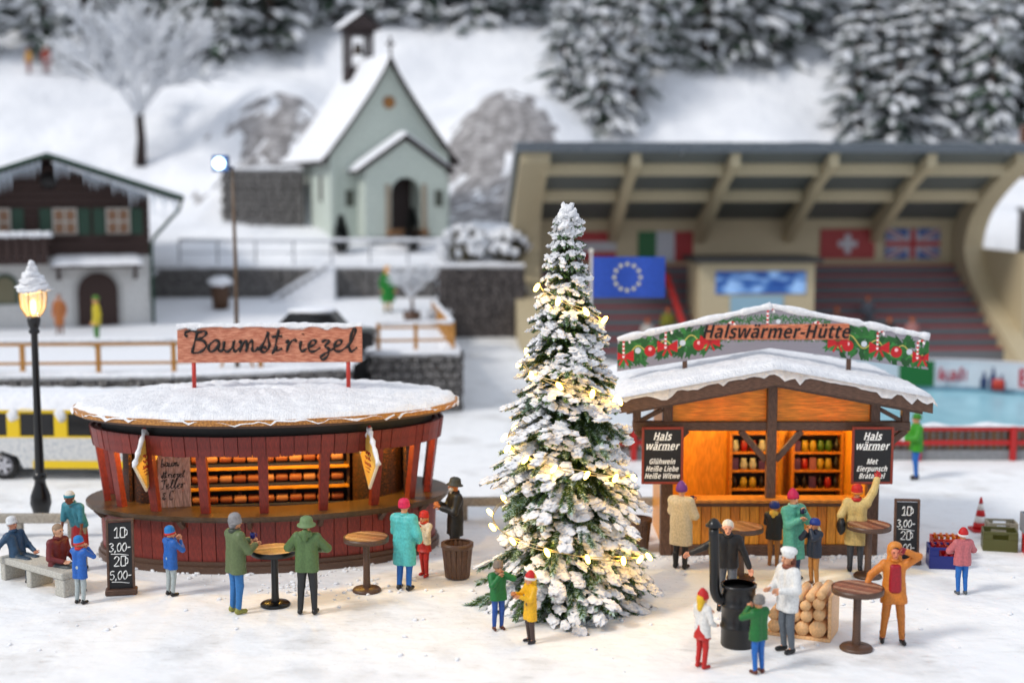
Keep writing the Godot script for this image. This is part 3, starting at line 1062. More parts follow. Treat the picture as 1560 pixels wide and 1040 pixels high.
# stones laid in courses along a path; nearest ones are meshes of their own
func stone_wall(label: String, path: Array, y0: float, y1: float, m: Material):
	var w := thing("stone_wall", label, "wall")
	var g := Geo.new()
	var rows := int((y1 - y0) / 0.3) + 1
	var ch := (y1 - y0) / rows
	var st := Geo.new()
	st.flat()
	var cap := []
	for s in path.size() - 1:
		var a: Vector2 = path[s]
		var b: Vector2 = path[s + 1]
		var dir := (b - a).normalized()
		var nrm := Vector2(-dir.y, dir.x)
		if nrm.y < 0:
			nrm = -nrm
		if absf(dir.y) > 0.9:
			nrm = Vector2(1, 0)
		var len := a.distance_to(b)
		var mid := (a + b) * 0.5 - nrm * 0.17
		var turn := Basis(V(0, 1, 0), -atan2(dir.y, dir.x))
		g.box(V(mid.x, (y0 + y1) * 0.5, mid.y), V(len, y1 - y0, 0.3), 0.0, turn)
		for r in rows:
			var d := -0.1 * (r % 2)
			while d < len:
				var l := rng.randf_range(0.28, 0.62)
				var c := a + dir * (d + l * 0.5) + nrm * rng.randf_range(-0.03, 0.06)
				if d + l > len:
					l = maxf(len - d, 0.1)
					c = a + dir * (d + l * 0.5)
				if c.x > -24.0:
					st.box(V(c.x, y0 + (r + 0.5) * ch, c.y), V(l - 0.04, ch - 0.035, 0.2), 0.035, turn * Basis(V(0, 0, 1), rng.randf_range(-0.04, 0.04)))
				d += l
		cap.append([a, b, nrm])
	part(w, "wall_core", g, M.mortar)
	var so := part(w, "stones", st, m)
	so.set_meta("kind", "stuff")
	# snow lying on the coping
	var sg := Geo.new()
	sg.smooth()
	for c in cap:
		var rows2 := []
		var n := int(c[0].distance_to(c[1]) / 0.5) + 2
		for i in n:
			var q: Vector2 = (c[0] as Vector2).lerp(c[1], float(i) / (n - 1))
			var k := 0.14 + 0.1 * fn.get_noise_2d(q.x * 20, q.y * 20)
			var nr: Vector2 = c[2]
			var row := []
			for e in [[0.1, -0.06], [0.15, 0.03], [0.06, k * 0.9], [-0.2, k], [-0.6, 0.06], [-0.7, -0.1]]:
				row.append(V(q.x + nr.x * e[0], y1 + e[1], q.y + nr.y * e[0]))
			rows2.append(row)
		sg.sheet(rows2)
	part(w, "snow", sg, M.snow)


# ---------------------------------------------------------------- oval red stall
func ell(a: float, b: float, t: float, y: float) -> Vector3:
	return V(a * cos(t), y, b * sin(t))


func oval_ring(g: Geo, ao: float, bo: float, ai: float, bi: float, y0: float, y1: float, seg := 72, ao1 := -1.0, bo1 := -1.0):
	if ao1 < 0:
		ao1 = ao
		bo1 = bo
	for k in seg:
		var t := TAU * k / seg
		var u := TAU * (k + 1) / seg
		var c := ell((ao + ai) * 0.5, (bo + bi) * 0.5, (t + u) * 0.5, (y0 + y1) * 0.5)
		var p := [ell(ao, bo, t, y0), ell(ao, bo, u, y0), ell(ai, bi, u, y0), ell(ai, bi, t, y0), ell(ao1, bo1, t, y1), ell(ao1, bo1, u, y1), ell(ai, bi, u, y1), ell(ai, bi, t, y1)]
		g.quad_out(p[0], p[1], p[2], p[3], c)
		g.quad_out(p[4], p[5], p[6], p[7], c)
		g.quad_out(p[0], p[1], p[5], p[4], c)
		g.quad_out(p[2], p[3], p[7], p[6], c)


func build_stall():
	var s := thing("market_stall", "oval dark red wooden market stall with a snow covered flat roof", "stall", V(-5.1, 0, -28.6), 8.0)
	var g := Geo.new()
	oval_ring(g, 3.56, 2.05, 3.2, 1.72, 0.0, 0.14)
	oval_ring(g, 3.52, 2.0, 3.2, 1.72, 0.14, 0.23)
	part(s, "skirting", g, M.brown)
	# lower cladding, plank by plank
	var n := 74
	for k in n:
		var t := TAU * (k + 0.03) / n
		var u := TAU * (k + 0.97) / n
		g = Geo.new()
		var o := 0.012 * sin(k * 12.9)
		var p := []
		for e in [[3.47 + o, 1.95 + o, 0.23], [3.5 + o, 1.98 + o, 1.1]]:
			p += [ell(e[0], e[1], t, e[2]), ell(e[0], e[1], u, e[2]), ell(e[0] - 0.06, e[1] - 0.06, u, e[2]), ell(e[0] - 0.06, e[1] - 0.06, t, e[2])]
		g.hexa(p)
		part(s, "plank", g, M.red_wood if k % 3 else M.red_wood2)
	g = Geo.new()
	oval_ring(g, 3.4, 1.88, 3.3, 1.8, 0.2, 1.1, 72, 3.43, 1.91)
	part(s, "wall_core", g, M.red_wood2)
	g = Geo.new()
	oval_ring(g, 3.78, 2.24, 2.75, 1.3, 1.12, 1.19)
	oval_ring(g, 3.73, 2.19, 3.52, 2.0, 1.07, 1.12)
	part(s, "counter", g, M.counter)
	for k in 16:
		var t := TAU * (k + 0.25) / 16
		var a := ell(3.52, 2.0, t, 0.92)
		var b := ell(3.68, 2.16, t, 1.09)
		g = Geo.new()
		g.bar(a, b, 0.09, 0.09, 0.01)
		g.bar(V(a.x, 0.9, a.z), V(a.x, 1.07, a.z), 0.09, 0.06, 0.01)
		part(s, "bracket", g, M.brown)
	# posts
	n = 18
	for k in n:
		var t := TAU * (k + 0.5) / n + 0.02
		var a := ell(3.36, 1.88, t, 1.17)
		var b := ell(3.52, 2.04, t, 2.44)
		g = Geo.new()
		var out := V(cos(t) / 3.3, 0, sin(t) / 1.9).normalized()
		var side := V(-out.z, 0, out.x)
		var p := []
		for e in [[a, 0.085], [b, 0.1]]:
			var c: Vector3 = e[0]
			p += [c + side * e[1] + out * 0.05, c - side * e[1] + out * 0.05, c - side * e[1] - out * 0.08, c + side * e[1] - out * 0.08]
		g.hexa(p)
		part(s, "post", g, M.red_wood)
	# valance of short boards
	n = 84
	for k in n:
		var t := TAU * (k + 0.025) / n
		var u := TAU * (k + 0.975) / n
		g = Geo.new()
		var o := 0.01 * sin(k * 7.7)
		var low := 2.36 + 0.012 * sin(k * 5.3)
		var p := []
		for e in [[3.6 + o, 2.12 + o, low], [3.66 + o, 2.17 + o, 2.76]]:
			p += [ell(e[0], e[1], t, e[2]), ell(e[0], e[1], u, e[2]), ell(e[0] - 0.05, e[1] - 0.05, u, e[2]), ell(e[0] - 0.05, e[1] - 0.05, t, e[2])]
		g.hexa(p)
		part(s, "valance_board", g, M.red_wood2 if k % 4 else M.red_wood)
	g = Geo.new()
	oval_ring(g, 3.56, 2.08, 3.5, 2.02, 2.4, 2.74)
	part(s, "valance_core", g, M.red_wood2)
	g = Geo.new()
	oval_ring(g, 3.42, 1.94, 3.3, 1.84, 2.6, 3.0)
	part(s, "roof_drum", g, M.dark)
	g = Geo.new()
	oval_ring(g, 3.84, 2.32, 3.2, 1.7, 2.96, 3.03)
	part(s, "soffit", g, M.brown)
	g = Geo.new()
	oval_ring(g, 3.97, 2.46, 3.6, 2.1, 3.03, 3.14)
	part(s, "roof_rim", g, M.rim)
	g = Geo.new()
	g.smooth().lathe([Vector2(0.001, 3.06), Vector2(1.0, 3.06)], 48, Vector3.ZERO, Basis(), 3.7, 2.2)
	part(s, "roof_board", g, M.brown)
	# snow lid with a ragged edge and drips
	g = Geo.new()
	g.smooth()
	var rows := []
	for i in 26:
		var r := 1.0 - pow(i / 25.0, 1.4)
		var row := []
		for k in 220:
			var t := TAU * k / 220
			var q := fn.get_noise_2d(cos(t) * 60, sin(t) * 60)
			var lip := 3.95 + 0.06 * q
			var a := lip * r
			var b := (2.44 + 0.06 * q) * r
			var e := ell(a, b, t, 0)
			var dome := 3.17 + 0.27 * pow(1.0 - r * r, 0.6)
			var y := dome + 0.075 * fn.get_noise_2d(e.x * 28, e.z * 28) + 0.04 * fn.get_noise_2d(e.x * 90, e.z * 90)
			if i == 0:
				y = 3.115 - maxf(0.0, fn.get_noise_2d(cos(t) * 170 + 300, sin(t) * 170) + 0.06) * 0.15
				e *= 1.014
			elif i == 1:
				y = 3.15 + 0.02 * q
			row.append(V(e.x, y, e.z))
		rows.append(row)
	g.sheet(rows, true)
	part(s, "roof_snow", g, M.roof_snow)
	# interior: bark clad oval wall, floor, lamps
	g = Geo.new()
	for k in 60:
		var t := PI + TAU * (k / 60.0) * 0.5 - 0.35 + k * 0.0117
		var u := PI + TAU * ((k + 1) / 60.0) * 0.5 - 0.35 + (k + 1) * 0.0117
		var p := []
		for y in [0.2, 2.98]:
			p += [ell(2.95, 1.5, t, y), ell(2.95, 1.5, u, y), ell(3.02, 1.57, u, y), ell(3.02, 1.57, t, y)]
		g.hexa(p)
	part(s, "bark_wall", g, M.bark_wall)
	for q in [[-2.3, 0.25, 0.5], [2.25, 0.05, 0.52]]:
		g = Geo.new()
		g.smooth().lathe([Vector2(q[2], 0.1), Vector2(q[2] * 1.02, 1.2), Vector2(q[2] * 0.98, 2.9)], 24, V(q[0], 0, q[1]))
		part(s, "bark_drum", g, M.bark_wall)
	g = Geo.new()
	g.smooth().lathe([Vector2(0.001, 0.1), Vector2(1, 0.1)], 40, Vector3.ZERO, Basis(), 3.0, 1.6)
	part(s, "floor", g, M.brown)
	for q in [[-2.55, 1.0, 0.13], [-1.2, 0.55, 0.16], [0.3, 0.75, 0.2], [1.5, 0.55, 0.16], [2.6, 0.95, 0.13]]:
		g = Geo.new()
		g.smooth().lathe([Vector2(0.001, -0.03), Vector2(0.08, -0.02), Vector2(0.09, 0.03), Vector2(0.001, 0.035)], 14)
		part(s, "ceiling_lamp", g, glow(Color(1.0, 0.72, 0.3), 3.0), V(q[0], 2.86, q[1]))
		lamp_light(s, V(q[0], 2.78, q[1]), Color(1.0, 0.8, 0.38), q[2] * 15.0, 0.09)
	# rack with pastry rolls
	var rk := thing("pastry_rack", "wooden rack with glowing golden shelves inside the oval red stall", "rack", s.transform * V(-0.1, 0.1, -0.55), 8.0)
	for y in [0.22, 0.66, 1.1, 1.53, 1.97]:
		g = Geo.new()
		g.box(V(0, y, 0), V(3.5, 0.055, 0.46), 0.01)
		part(rk, "shelf_board", g, M.gold_dark)
		g = Geo.new()
		g.box(V(0, y + 0.02, 0.25), V(3.5, 0.07, 0.03), 0.008)
		part(rk, "shelf_lip", g, M.gold_wood)
	for x in [-1.74, -0.58, 0.58, 1.74]:
		g = Geo.new()
		g.box(V(x, 1.1, -0.05), V(0.06, 2.1, 0.3), 0.01)
		part(rk, "upright", g, M.brown_up)
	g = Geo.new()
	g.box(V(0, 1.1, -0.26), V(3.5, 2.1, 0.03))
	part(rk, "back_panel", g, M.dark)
	var roll := Geo.new()
	var prof := []
	for k in 9:
		prof.append(Vector2(0.0 if k == 0 or k == 8 else 0.084 + 0.012 * (k % 2), k * 0.036 - 0.144))
	roll.smooth().lathe(prof, 12)
	var rm := roll.mesh()
	var cols := [paint(Color(0.56, 0.3, 0.2)), paint(Color(0.66, 0.44, 0.33)), paint(Color(0.5, 0.24, 0.17))]
	var tray := Geo.new()
	tray.box(Vector3.ZERO, V(3.3, 0.07, 0.34), 0.01)
	for r in 4:
		var y: float = [0.25, 0.69, 1.13, 1.56][r]
		var nm: String = ["lowest", "second lowest", "third", "topmost"][r]
		solo("baking_tray", tray.mesh() if r == 0 else get_node("baking_tray").mesh, paint(Color(0.14, 0.15, 0.3)), "dark blue tray on the %s shelf of the pastry rack" % nm, "tray", s.transform * V(-0.1, 0.1 + y + 0.04, -0.5), 8.0, "trays in the pastry rack")
		for k in 11:
			var q := solo("pastry_roll", rm, cols[(k * 7 + r) % 3], "brown ribbed pastry roll lined up on the %s shelf of the rack" % nm, "pastry", s.transform * V(-1.55 + k * 0.295, 0.1 + y + 0.175, -0.44 + 0.02 * sin(k * 3.0)), 0.0, "pastry rolls on the stall rack")
			q.rotation_degrees = V(0, 8.0 + 3.0 * sin(k * 5.0 + r), 90.0)
	# lettered plank panel on the counter
	var pn := thing("menu_panel", "pale plank panel with black handwriting standing inside the red stall", "sign", s.transform * V(-1.87, 1.19, 1.12), 14.0)
	for k in 4:
		g = Geo.new()
		g.box(V(-0.24 + k * 0.16, 0.62, 0.0), V(0.155, 1.24, 0.035), 0.006)
		part(pn, "panel_plank", g, M.panel_wood)
	g = Geo.new()
	var yy := 1.08
	for w in [["striez", 0.085], ["baum", 0.088], ["striezel", 0.075], ["Teller", 0.1], ["& C", 0.1]]:
		write(g, w[0], V(-0.26, yy - 0.02, 0.025), w[1], 0.011, 0.1, 0.92)
		yy -= 0.225
	part(pn, "lettering", g, M.ink)
	# name board on the roof
	var b := thing("name_board", "wooden name board with curly black lettering on the red stall roof", "sign", V(-5.06, 0, -28.62), 2.0)
	g = Geo.new()
	g.box(V(0, 4.34, 0), V(3.84, 0.78, 0.06), 0.01)
	part(b, "board", g, M.sign_wood)
	g = Geo.new()
	write(g, "Baumstriezel", V(-1.66, 4.17, 0.034), 0.262, 0.036, 0.1, 1.17)
	part(b, "lettering", g, M.ink)
	for x in [-1.6, 1.62]:
		g = Geo.new()
		g.smooth().tube([V(x, 3.36, -0.02), V(x, 3.95, -0.02)], 0.045, 10)
		part(b, "support_post", g, paint(Color(0.75, 0.2, 0.15)))
	g = Geo.new()
	g.smooth()
	rows = []
	for i in 60:
		var x := -1.93 + i * 3.86 / 59.0
		var k := 0.05 + 0.03 * fn.get_noise_1d(x * 50)
		var drip := 0.02 + 0.1 * maxf(0.0, fn.get_noise_1d(x * 34 + 90) + 0.15)
		rows.append([V(x, 4.72 - drip, 0.036), V(x, 4.72 - drip * 0.6, 0.058), V(x, 4.73 + k * 0.6, 0.055), V(x, 4.73 + k, 0.0), V(x, 4.73 + k * 0.5, -0.05), V(x, 4.68, -0.045)])
	g.sheet(rows, false, V(0, -0.3, -0.2))
	part(b, "snow", g, M.roof_snow)
	# two diamond plates hanging out from the roof edge
	for e in [[-7.23, -26.72, 84.0, "beside the lettered plank panel", 1.0], [-2.83, -26.95, -68.0, "above the pink hatted woman", -1.0]]:
		var d := thing("price_plate", "small yellow diamond price plate with snowy edge, hanging %s" % e[3], "sign", V(e[0], 2.22, e[1]), e[2], "diamond plates on the stall")
		g = Geo.new()
		g.box(Vector3.ZERO, V(0.86, 0.86, 0.05), 0.012, Basis(V(0, 0, 1), PI / 4))
		part(d, "plate", g, paint(Color(0.93, 0.88, 0.78)))
		g = Geo.new()
		g.box(V(0, 0, 0.028), V(0.76, 0.76, 0.012), 0.0, Basis(V(0, 0, 1), PI / 4))
		part(d, "yellow_face", g, paint(Color(0.9, 0.72, 0.34)))
		g = Geo.new()
		for k in 3:
			var y := 0.14 - k * 0.11
			var pts := []
			for j in 9:
				pts.append(V(-0.2 + j * 0.05, y + 0.035 * sin(j * 2.2 + k), 0.036))
			g.smooth().tube(pts, 0.016, 5)
		for k in 3:
			g.smooth().tube([V(-0.24 + k * 0.07, -0.1 - k * 0.07, 0.036), V(0.24 - k * 0.07, -0.1 - k * 0.07, 0.036)], 0.011, 5)
		part(d, "print", g, paint(Color(0.62, 0.13, 0.08)))
		g = Geo.new()
		g.smooth()
		for sgn in [-1.0, 1.0]:
			var pts := []
			var rad := []
			for j in 9:
				pts.append(V(sgn * 0.61 * (1.0 - j / 8.0), 0.61 * j / 8.0 + 0.01, 0.0))
				rad.append(0.045 + 0.018 * sin(j * 2.7 + sgn))
			g.tube(pts, rad, 8)
		part(d, "snow", g, M.roof_snow)
		g = Geo.new()
		g.smooth().tube([V(0, 0.58, 0), V(0, 0.68, 0)], 0.03, 8)
		part(d, "hanger", g, paint(Color(0.6, 0.15, 0.1)))


# ---------------------------------------------------------------- timber hut
func roof_line(x: float) -> float:
	return 3.9 - absf(x) * 0.185


func build_hut():
	var at := V(5.33, 0, -28.0)
	var h := thing("timber_hut", "golden timber market hut with brown beams and thick snow on its roof", "hut", at)
	var g: Geo
	for x in [-2.13, 2.13]:
		g = Geo.new()
		g.box(V(x, 1.32, -0.02), V(0.25, 2.64, 0.22), 0.015)
		part(h, "corner_post", g, M.brown_up)
		g = Geo.new()
		g.box(V(x, 3.05, 0.0), V(0.2, 0.5, 0.2), 0.012)
		part(h, "gable_post", g, M.brown_up)
		var s := signf(x)
		g = Geo.new()
		g.box(V(s * 2.76, 2.98, 0.0), V(0.16, 0.5, 0.16), 0.012)
		part(h, "outer_post", g, M.brown_up)
		g = Geo.new()
		g.bar(V(s * 2.24, 3.06, 0.0), V(s * 2.68, 2.82, 0.0), 0.09, 0.1, 0.01)
		g.bar(V(s * 2.22, 2.15, 0.0), V(s * 2.78, 2.62, 0.0), 0.13, 0.12, 0.01)
		part(h, "brace", g, M.brown_up)
		g = Geo.new()
		g.bar(V(s * 2.05, 2.3, 0.02), V(s * 1.72, 2.63, 0.02), 0.13, 0.1, 0.01)
		part(h, "brace", g, M.brown_up)
		g = Geo.new()
		g.bar(V(s * 0.1, 2.0, 0.04), V(s * 0.63, 2.62, 0.04), 0.13, 0.1, 0.01)
		part(h, "brace", g, M.brown_up)
	g = Geo.new()
	g.box(V(0.0, 2.72, 0.01), V(5.7, 0.19, 0.2), 0.015)
	part(h, "tie_beam", g, M.brown_across)
	g = Geo.new()
	g.box(V(0.0, 2.52, 0.08), V(0.2, 2.75, 0.17), 0.014)
	part(h, "centre_post", g, M.brown_up)
	# gable boards
	for s in [-1.0, 1.0]:
		for k in 5:
			var y0 := 2.81 + k * 0.17
			var y1 := y0 + 0.172
			var poly := []
			var far0: float = minf(2.04, (3.62 - y0) / 0.185)
			var far1: float = minf(2.04, (3.62 - y1) / 0.185)
			if far0 < 0.25:
				continue
			far1 = maxf(far1, 0.12)
			var top: float = y1 if far1 > 0.13 else minf(y1, 3.62)
			poly = [Vector2(s * 0.1, y0), Vector2(s * far0, y0)]
			if far0 > far1 + 0.001:
				poly.append(Vector2(s * far1, top))
			else:
				poly.append(Vector2(s * far1, y1))
			poly.append(Vector2(s * 0.1, top))
			g = Geo.new()
			g.prism(poly, -0.03, 0.012 + 0.006 * (k % 2))
			part(h, "gable_board", g, M.gold_wood)
	# roof: boards and fascia
	for s in [-1.0, 1.0]:
		g = Geo.new()
		g.prism([Vector2(0, 3.93), Vector2(s * 3.16, 3.345), Vector2(s * 3.16, 3.06), Vector2(0, 3.64)], 0.42, 0.56)
		part(h, "fascia", g, M.brown_across)
		g = Geo.new()
		g.prism([Vector2(0, 3.9), Vector2(s * 3.14, 3.32), Vector2(s * 3.14, 3.22), Vector2(0, 3.8)], -3.5, 0.42)
		part(h, "roof_slope", g, M.brown)
		g = Geo.new()
		g.prism([Vector2(0.0, 3.68), Vector2(s * 3.0, 3.12), Vector2(s * 3.0, 3.02), Vector2(0.0, 3.58)], -0.2, 0.41)
		part(h, "purlin", g, M.brown)
	g = Geo.new()
	g.smooth()
	var rows := []
	for i in 46:
		var t := i / 45.0
		var z := 0.62 - t * 4.2
		var row := []
		for j in 64:
			var x := -3.24 + j * 6.48 / 63.0
			var e := minf(minf(float(j), 63.0 - j) / 4.0, minf(i / 2.0, (45.0 - i) / 2.0))
			var th := 0.17 * sqrt(clampf(e, 0.0, 1.0)) + 0.03
			var y := roof_line(x) + th + 0.05 * fn.get_noise_2d(x * 26, z * 26) + 0.03 * fn.get_noise_2d(x * 90, z * 90)
			var zz := z
			if i == 0:
				y = roof_line(x) + 0.0 - 0.26 * maxf(0.0, fn.get_noise_1d(x * 42 + 17) + 0.05)
				zz = 0.585
			elif i == 1:
				zz = 0.61 + 0.02 * fn.get_noise_1d(x * 70)
				y = roof_line(x) + 0.07
			if j == 0 or j == 63:
				y = roof_line(x) - 0.04 - 0.1 * absf(fn.get_noise_1d(z * 40))
			row.append(V(x, y, zz))
		rows.append(row)
	g.sheet(rows)
	part(h, "roof_snow", g, M.roof_snow)
	# counter, plank front, skirting
	g = Geo.new()
	g.box(V(0, 1.2, 0.12), V(4.02, 0.07, 0.5), 0.015)
	part(h, "counter", g, M.gold_dark)
	g = Geo.new()
	g.box(V(0, 1.115, 0.17), V(4.0, 0.1, 0.1), 0.012)
	part(h, "counter_rail", g, M.brown_across)
	for k in 20:
		g = Geo.new()
		g.box(V(-1.9 + k * 0.2, 0.65, -0.01 + 0.004 * sin(k * 4.0)), V(0.19, 0.86, 0.05), 0.01)
		part(h, "front_plank", g, M.gold_up if k % 3 else M.gold_up2)
	g = Geo.new()
	g.box(V(0, 0.11, 0.03), V(4.0, 0.22, 0.16), 0.015)
	part(h, "skirting", g, M.brown_across)
	g = Geo.new()
	g.box(V(0, 0.66, -0.06), V(3.98, 0.88, 0.03))
	part(h, "front_core", g, M.brown)
	# room
	for e in [["back_wall", V(0, 1.75, -2.66), V(4.24, 3.5, 0.08)], ["side_wall", V(-2.1, 1.5, -1.4), V(0.08, 3.0, 2.46)], ["side_wall", V(2.1, 1.5, -1.4), V(0.08, 3.0, 2.46)]]:
		g = Geo.new()
		g.box(e[1], e[2])
		part(h, e[0], g, M.gold_up)
	g = Geo.new()
	g.box(V(0, 0.03, -1.4), V(4.1, 0.06, 2.4))
	part(h, "floor", g, M.brown)
	for x in [-1.05, 1.1]:
		g = Geo.new()
		g.smooth().lathe([Vector2(0.001, -0.04), Vector2(0.1, -0.03), Vector2(0.11, 0.02), Vector2(0.001, 0.03)], 14)
		part(h, "ceiling_lamp", g, glow(Color(1.0, 0.72, 0.3), 3.0), V(x, 3.16, -0.8))
		lamp_light(h, V(x, 3.06, -0.8), Color(1.0, 0.84, 0.45), 3.8, 0.1)
	# shelves with goods
	var goods := [["red jar", Color(0.75, 0.1, 0.12)], ["white jug", Color(0.9, 0.88, 0.86)], ["purple box", Color(0.4, 0.25, 0.5)], ["yellow jar", Color(0.85, 0.68, 0.2)], ["green jar", Color(0.3, 0.48, 0.14)], ["dark bottle", Color(0.12, 0.07, 0.06)], ["pink box", Color(0.75, 0.45, 0.5)]]
	var order := [[[1, 0, 0, 1, 2], [2, 1, 1, 2, 1], [5, 3, 3, 5, 5]], [[2, 3, 3, 4, 4, 5], [2, 0, 6, 3, 3, 5], [5, 5, 2, 5, 0, 5]]]
	for u in 2:
		var x0: float = [-0.5, 0.88][u]
		var x1: float = [0.58, 2.04][u]
		var w := x1 - x0
		var where: String = ["behind the centre post of the hut", "in the hut beside the blackboard with three drinks"][u]
		var sh := thing("shelf_unit", "golden brown shelf unit filled with goods %s" % where, "shelf", at + V((x0 + x1) * 0.5, 0.06, -2.3), 0.0, "shelf units in the timber hut")
		for y in [0.42, 0.84, 1.26, 1.67, 2.1]:
			g = Geo.new()
			g.box(V(0, y, 0.0), V(w, 0.05, 0.4), 0.008)
			part(sh, "shelf_board", g, M.gold_dark)
		for q in [-1.0, 1.0]:
			g = Geo.new()
			g.box(V(q * (w * 0.5 - 0.03), 1.06, 0.004), V(0.07, 2.12, 0.42), 0.01)
			part(sh, "side_panel", g, M.gold_dark)
		g = Geo.new()
		g.box(V(0, 1.06, -0.19), V(w - 0.06, 2.1, 0.02))
		part(sh, "back_panel", g, M.dark)
		for r in 3:
			var row: Array = order[u][r]
			for k in row.size():
				var kind: Array = goods[row[k]]
				var px := x0 + 0.14 + (w - 0.28) * k / (row.size() - 1.0)
				var q := Geo.new()
				var f := 0.9 + 0.12 * sin(k * 3.3 + r)
				if kind[0].ends_with("box"):
					q.box(V(0, 0.13 * f, 0), V(0.15, 0.26 * f, 0.14), 0.01)
				elif kind[0].ends_with("bottle"):
					q.smooth().lathe([Vector2(0, 0), Vector2(0.05, 0), Vector2(0.052, 0.17), Vector2(0.02, 0.22), Vector2(0.02, 0.29), Vector2(0, 0.29)], 10)
				elif kind[0].ends_with("jug"):
					q.smooth().lathe([Vector2(0, 0), Vector2(0.065, 0), Vector2(0.09, 0.1), Vector2(0.06, 0.2), Vector2(0.07, 0.25), Vector2(0, 0.25)], 10)
				else:
					q.smooth().lathe([Vector2(0, 0), Vector2(0.075, 0), Vector2(0.08, 0.16), Vector2(0.06, 0.2), Vector2(0.065, 0.24), Vector2(0, 0.24)], 10)
				var tier: String = ["top", "middle", "low"][r]
				solo(kind[0].replace(" ", "_"), q, paint(kind[1].darkened(0.3), 0.35), "%s, number %s along the %s shelf %s" % [kind[0], ["one", "two", "three", "four", "five", "six"][k], tier, ["behind the post", "beside the drinks blackboard"][u]], kind[0].split(" ")[1], at + V(px, 0.06 + [1.695, 1.285, 0.865][r], -2.22), 0.0, "goods on the hut shelves")
	# chevron sign with printed garland
	var sg := thing("chevron_sign", "grey chevron sign with printed fir garland and hut name on the roof", "sign", at + V(0.18, 0, -0.9))
	var poly := [Vector2(-3.28, 3.72), Vector2(-3.28, 4.36), Vector2(-0.05, 5.06), Vector2(3.3, 4.42), Vector2(3.3, 3.76), Vector2(-0.05, 4.22)]
	g = Geo.new()
	g.prism(poly, -0.06, 0.0)
	part(sg, "board", g, paint(Color(0.52, 0.5, 0.53)))
	var face := Geo.new()
	var ix := Geometry2D.triangulate_polygon(PackedVector2Array(poly))
	for k in range(0, ix.size(), 3):
		var p := []
		for q in 3:
			var e: Vector2 = poly[ix[k + q]]
			p.append([V(e.x, e.y, 0.004), Vector2((e.x + 3.28) / 6.58, 1.0 - (e.y - 3.7) / 1.4)])
		face.tri_uv(p[0][0], p[2][0], p[1][0], p[0][1], p[2][1], p[1][1])
	var fm := plain(Color(1, 1, 1), 0.45)
	fm.albedo_texture = garland_print()
	part(sg, "printed_face", face, fm)
	g = Geo.new()
	g.prism([Vector2(-1.42, 4.4), Vector2(-1.42, 4.7), Vector2(1.6, 4.74), Vector2(1.6, 4.4)], 0.002, 0.02)
	part(sg, "name_plate", g, tex(Color(0.92, 0.63, 0.48), 0.5, T.sign_grain, Vector3(0.35, 5, 4)))
	text_part(sg, "lettering", "Halswärmer-Hütte", 0.39, M.ink, V(0.08, 4.565, 0.026), 0.24, true, 0.9)
	for x in [-1.85, 1.62]:
		g = Geo.new()
		g.box(V(x, 3.85, -0.03), V(0.1, 0.62, 0.05), 0.008)
		part(sg, "support_post", g, M.brown_up)
	g = Geo.new()
	g.smooth()
	for sgn in [-1.0, 1.0]:
		var pts := []
		var rad := []
		var ex := 3.3 if sgn > 0 else -3.28
		var ey := 4.42 if sgn > 0 else 4.36
		for j in 30:
			var t := j / 29.0
			pts.append(V(lerpf(-0.05, ex, t), lerpf(5.07, ey, t) + 0.035, -0.03))
			rad.append(0.07 + 0.04 * fn.get_noise_1d(j * 22.0 + sgn * 77))
		g.tube(pts, rad, 9)
	part(sg, "snow", g, M.roof_snow)
	# two hanging blackboards
	for e in [[-2.26, "left", ["Hals", "wärmer", "Glühwein", "Heiße Liebe", "Heiße Witwe"], "with mulled wine on the hut post nearer the spruce"], [2.02, "right", ["Hals", "wärmer", "Met", "Eierpunsch", "Bratapfel"], "with mead and punch on the hut post nearer the rink"]]:
		var b := thing("hanging_blackboard", "red framed hanging blackboard %s" % e[3], "blackboard", at + V(e[0], 2.16, 0.35), 0.0, "hanging blackboards on the hut")
		g = Geo.new()
		g.box(Vector3.ZERO, V(0.76, 1.1, 0.035))
		part(b, "slate", g, M.slate)
		for q in [-1.0, 1.0]:
			g = Geo.new()
			g.box(V(q * 0.4, 0, 0.003), V(0.05, 1.18, 0.06), 0.01)
			part(b, "frame_bar", g, paint(Color(0.55, 0.2, 0.13)))
			g = Geo.new()
			g.box(V(0, q * 0.565, 0.0), V(0.75, 0.05, 0.055), 0.01)
			part(b, "frame_bar", g, paint(Color(0.55, 0.2, 0.13)))
		var ys := [0.4, 0.2, -0.12, -0.27, -0.42]
		for k in 5:
			text_part(b, "lettering", e[2][k], 0.215 if k < 2 else 0.15, M.chalk, V(0, ys[k], 0.02), 0.25, true, 0.84 if k < 2 else 0.78)
			if k < 2:
				g = Geo.new()
				g.box(V(0, ys[k] - 0.08, 0.022), V(0.28 if k == 0 else 0.42, 0.009, 0.006))
				part(b, "underline", g, M.chalk)
		g = Geo.new()
		g.box(V(0, 0.3, -0.1), V(0.1, 0.06, 0.17), 0.01)
		part(b, "bracket", g, M.brown)


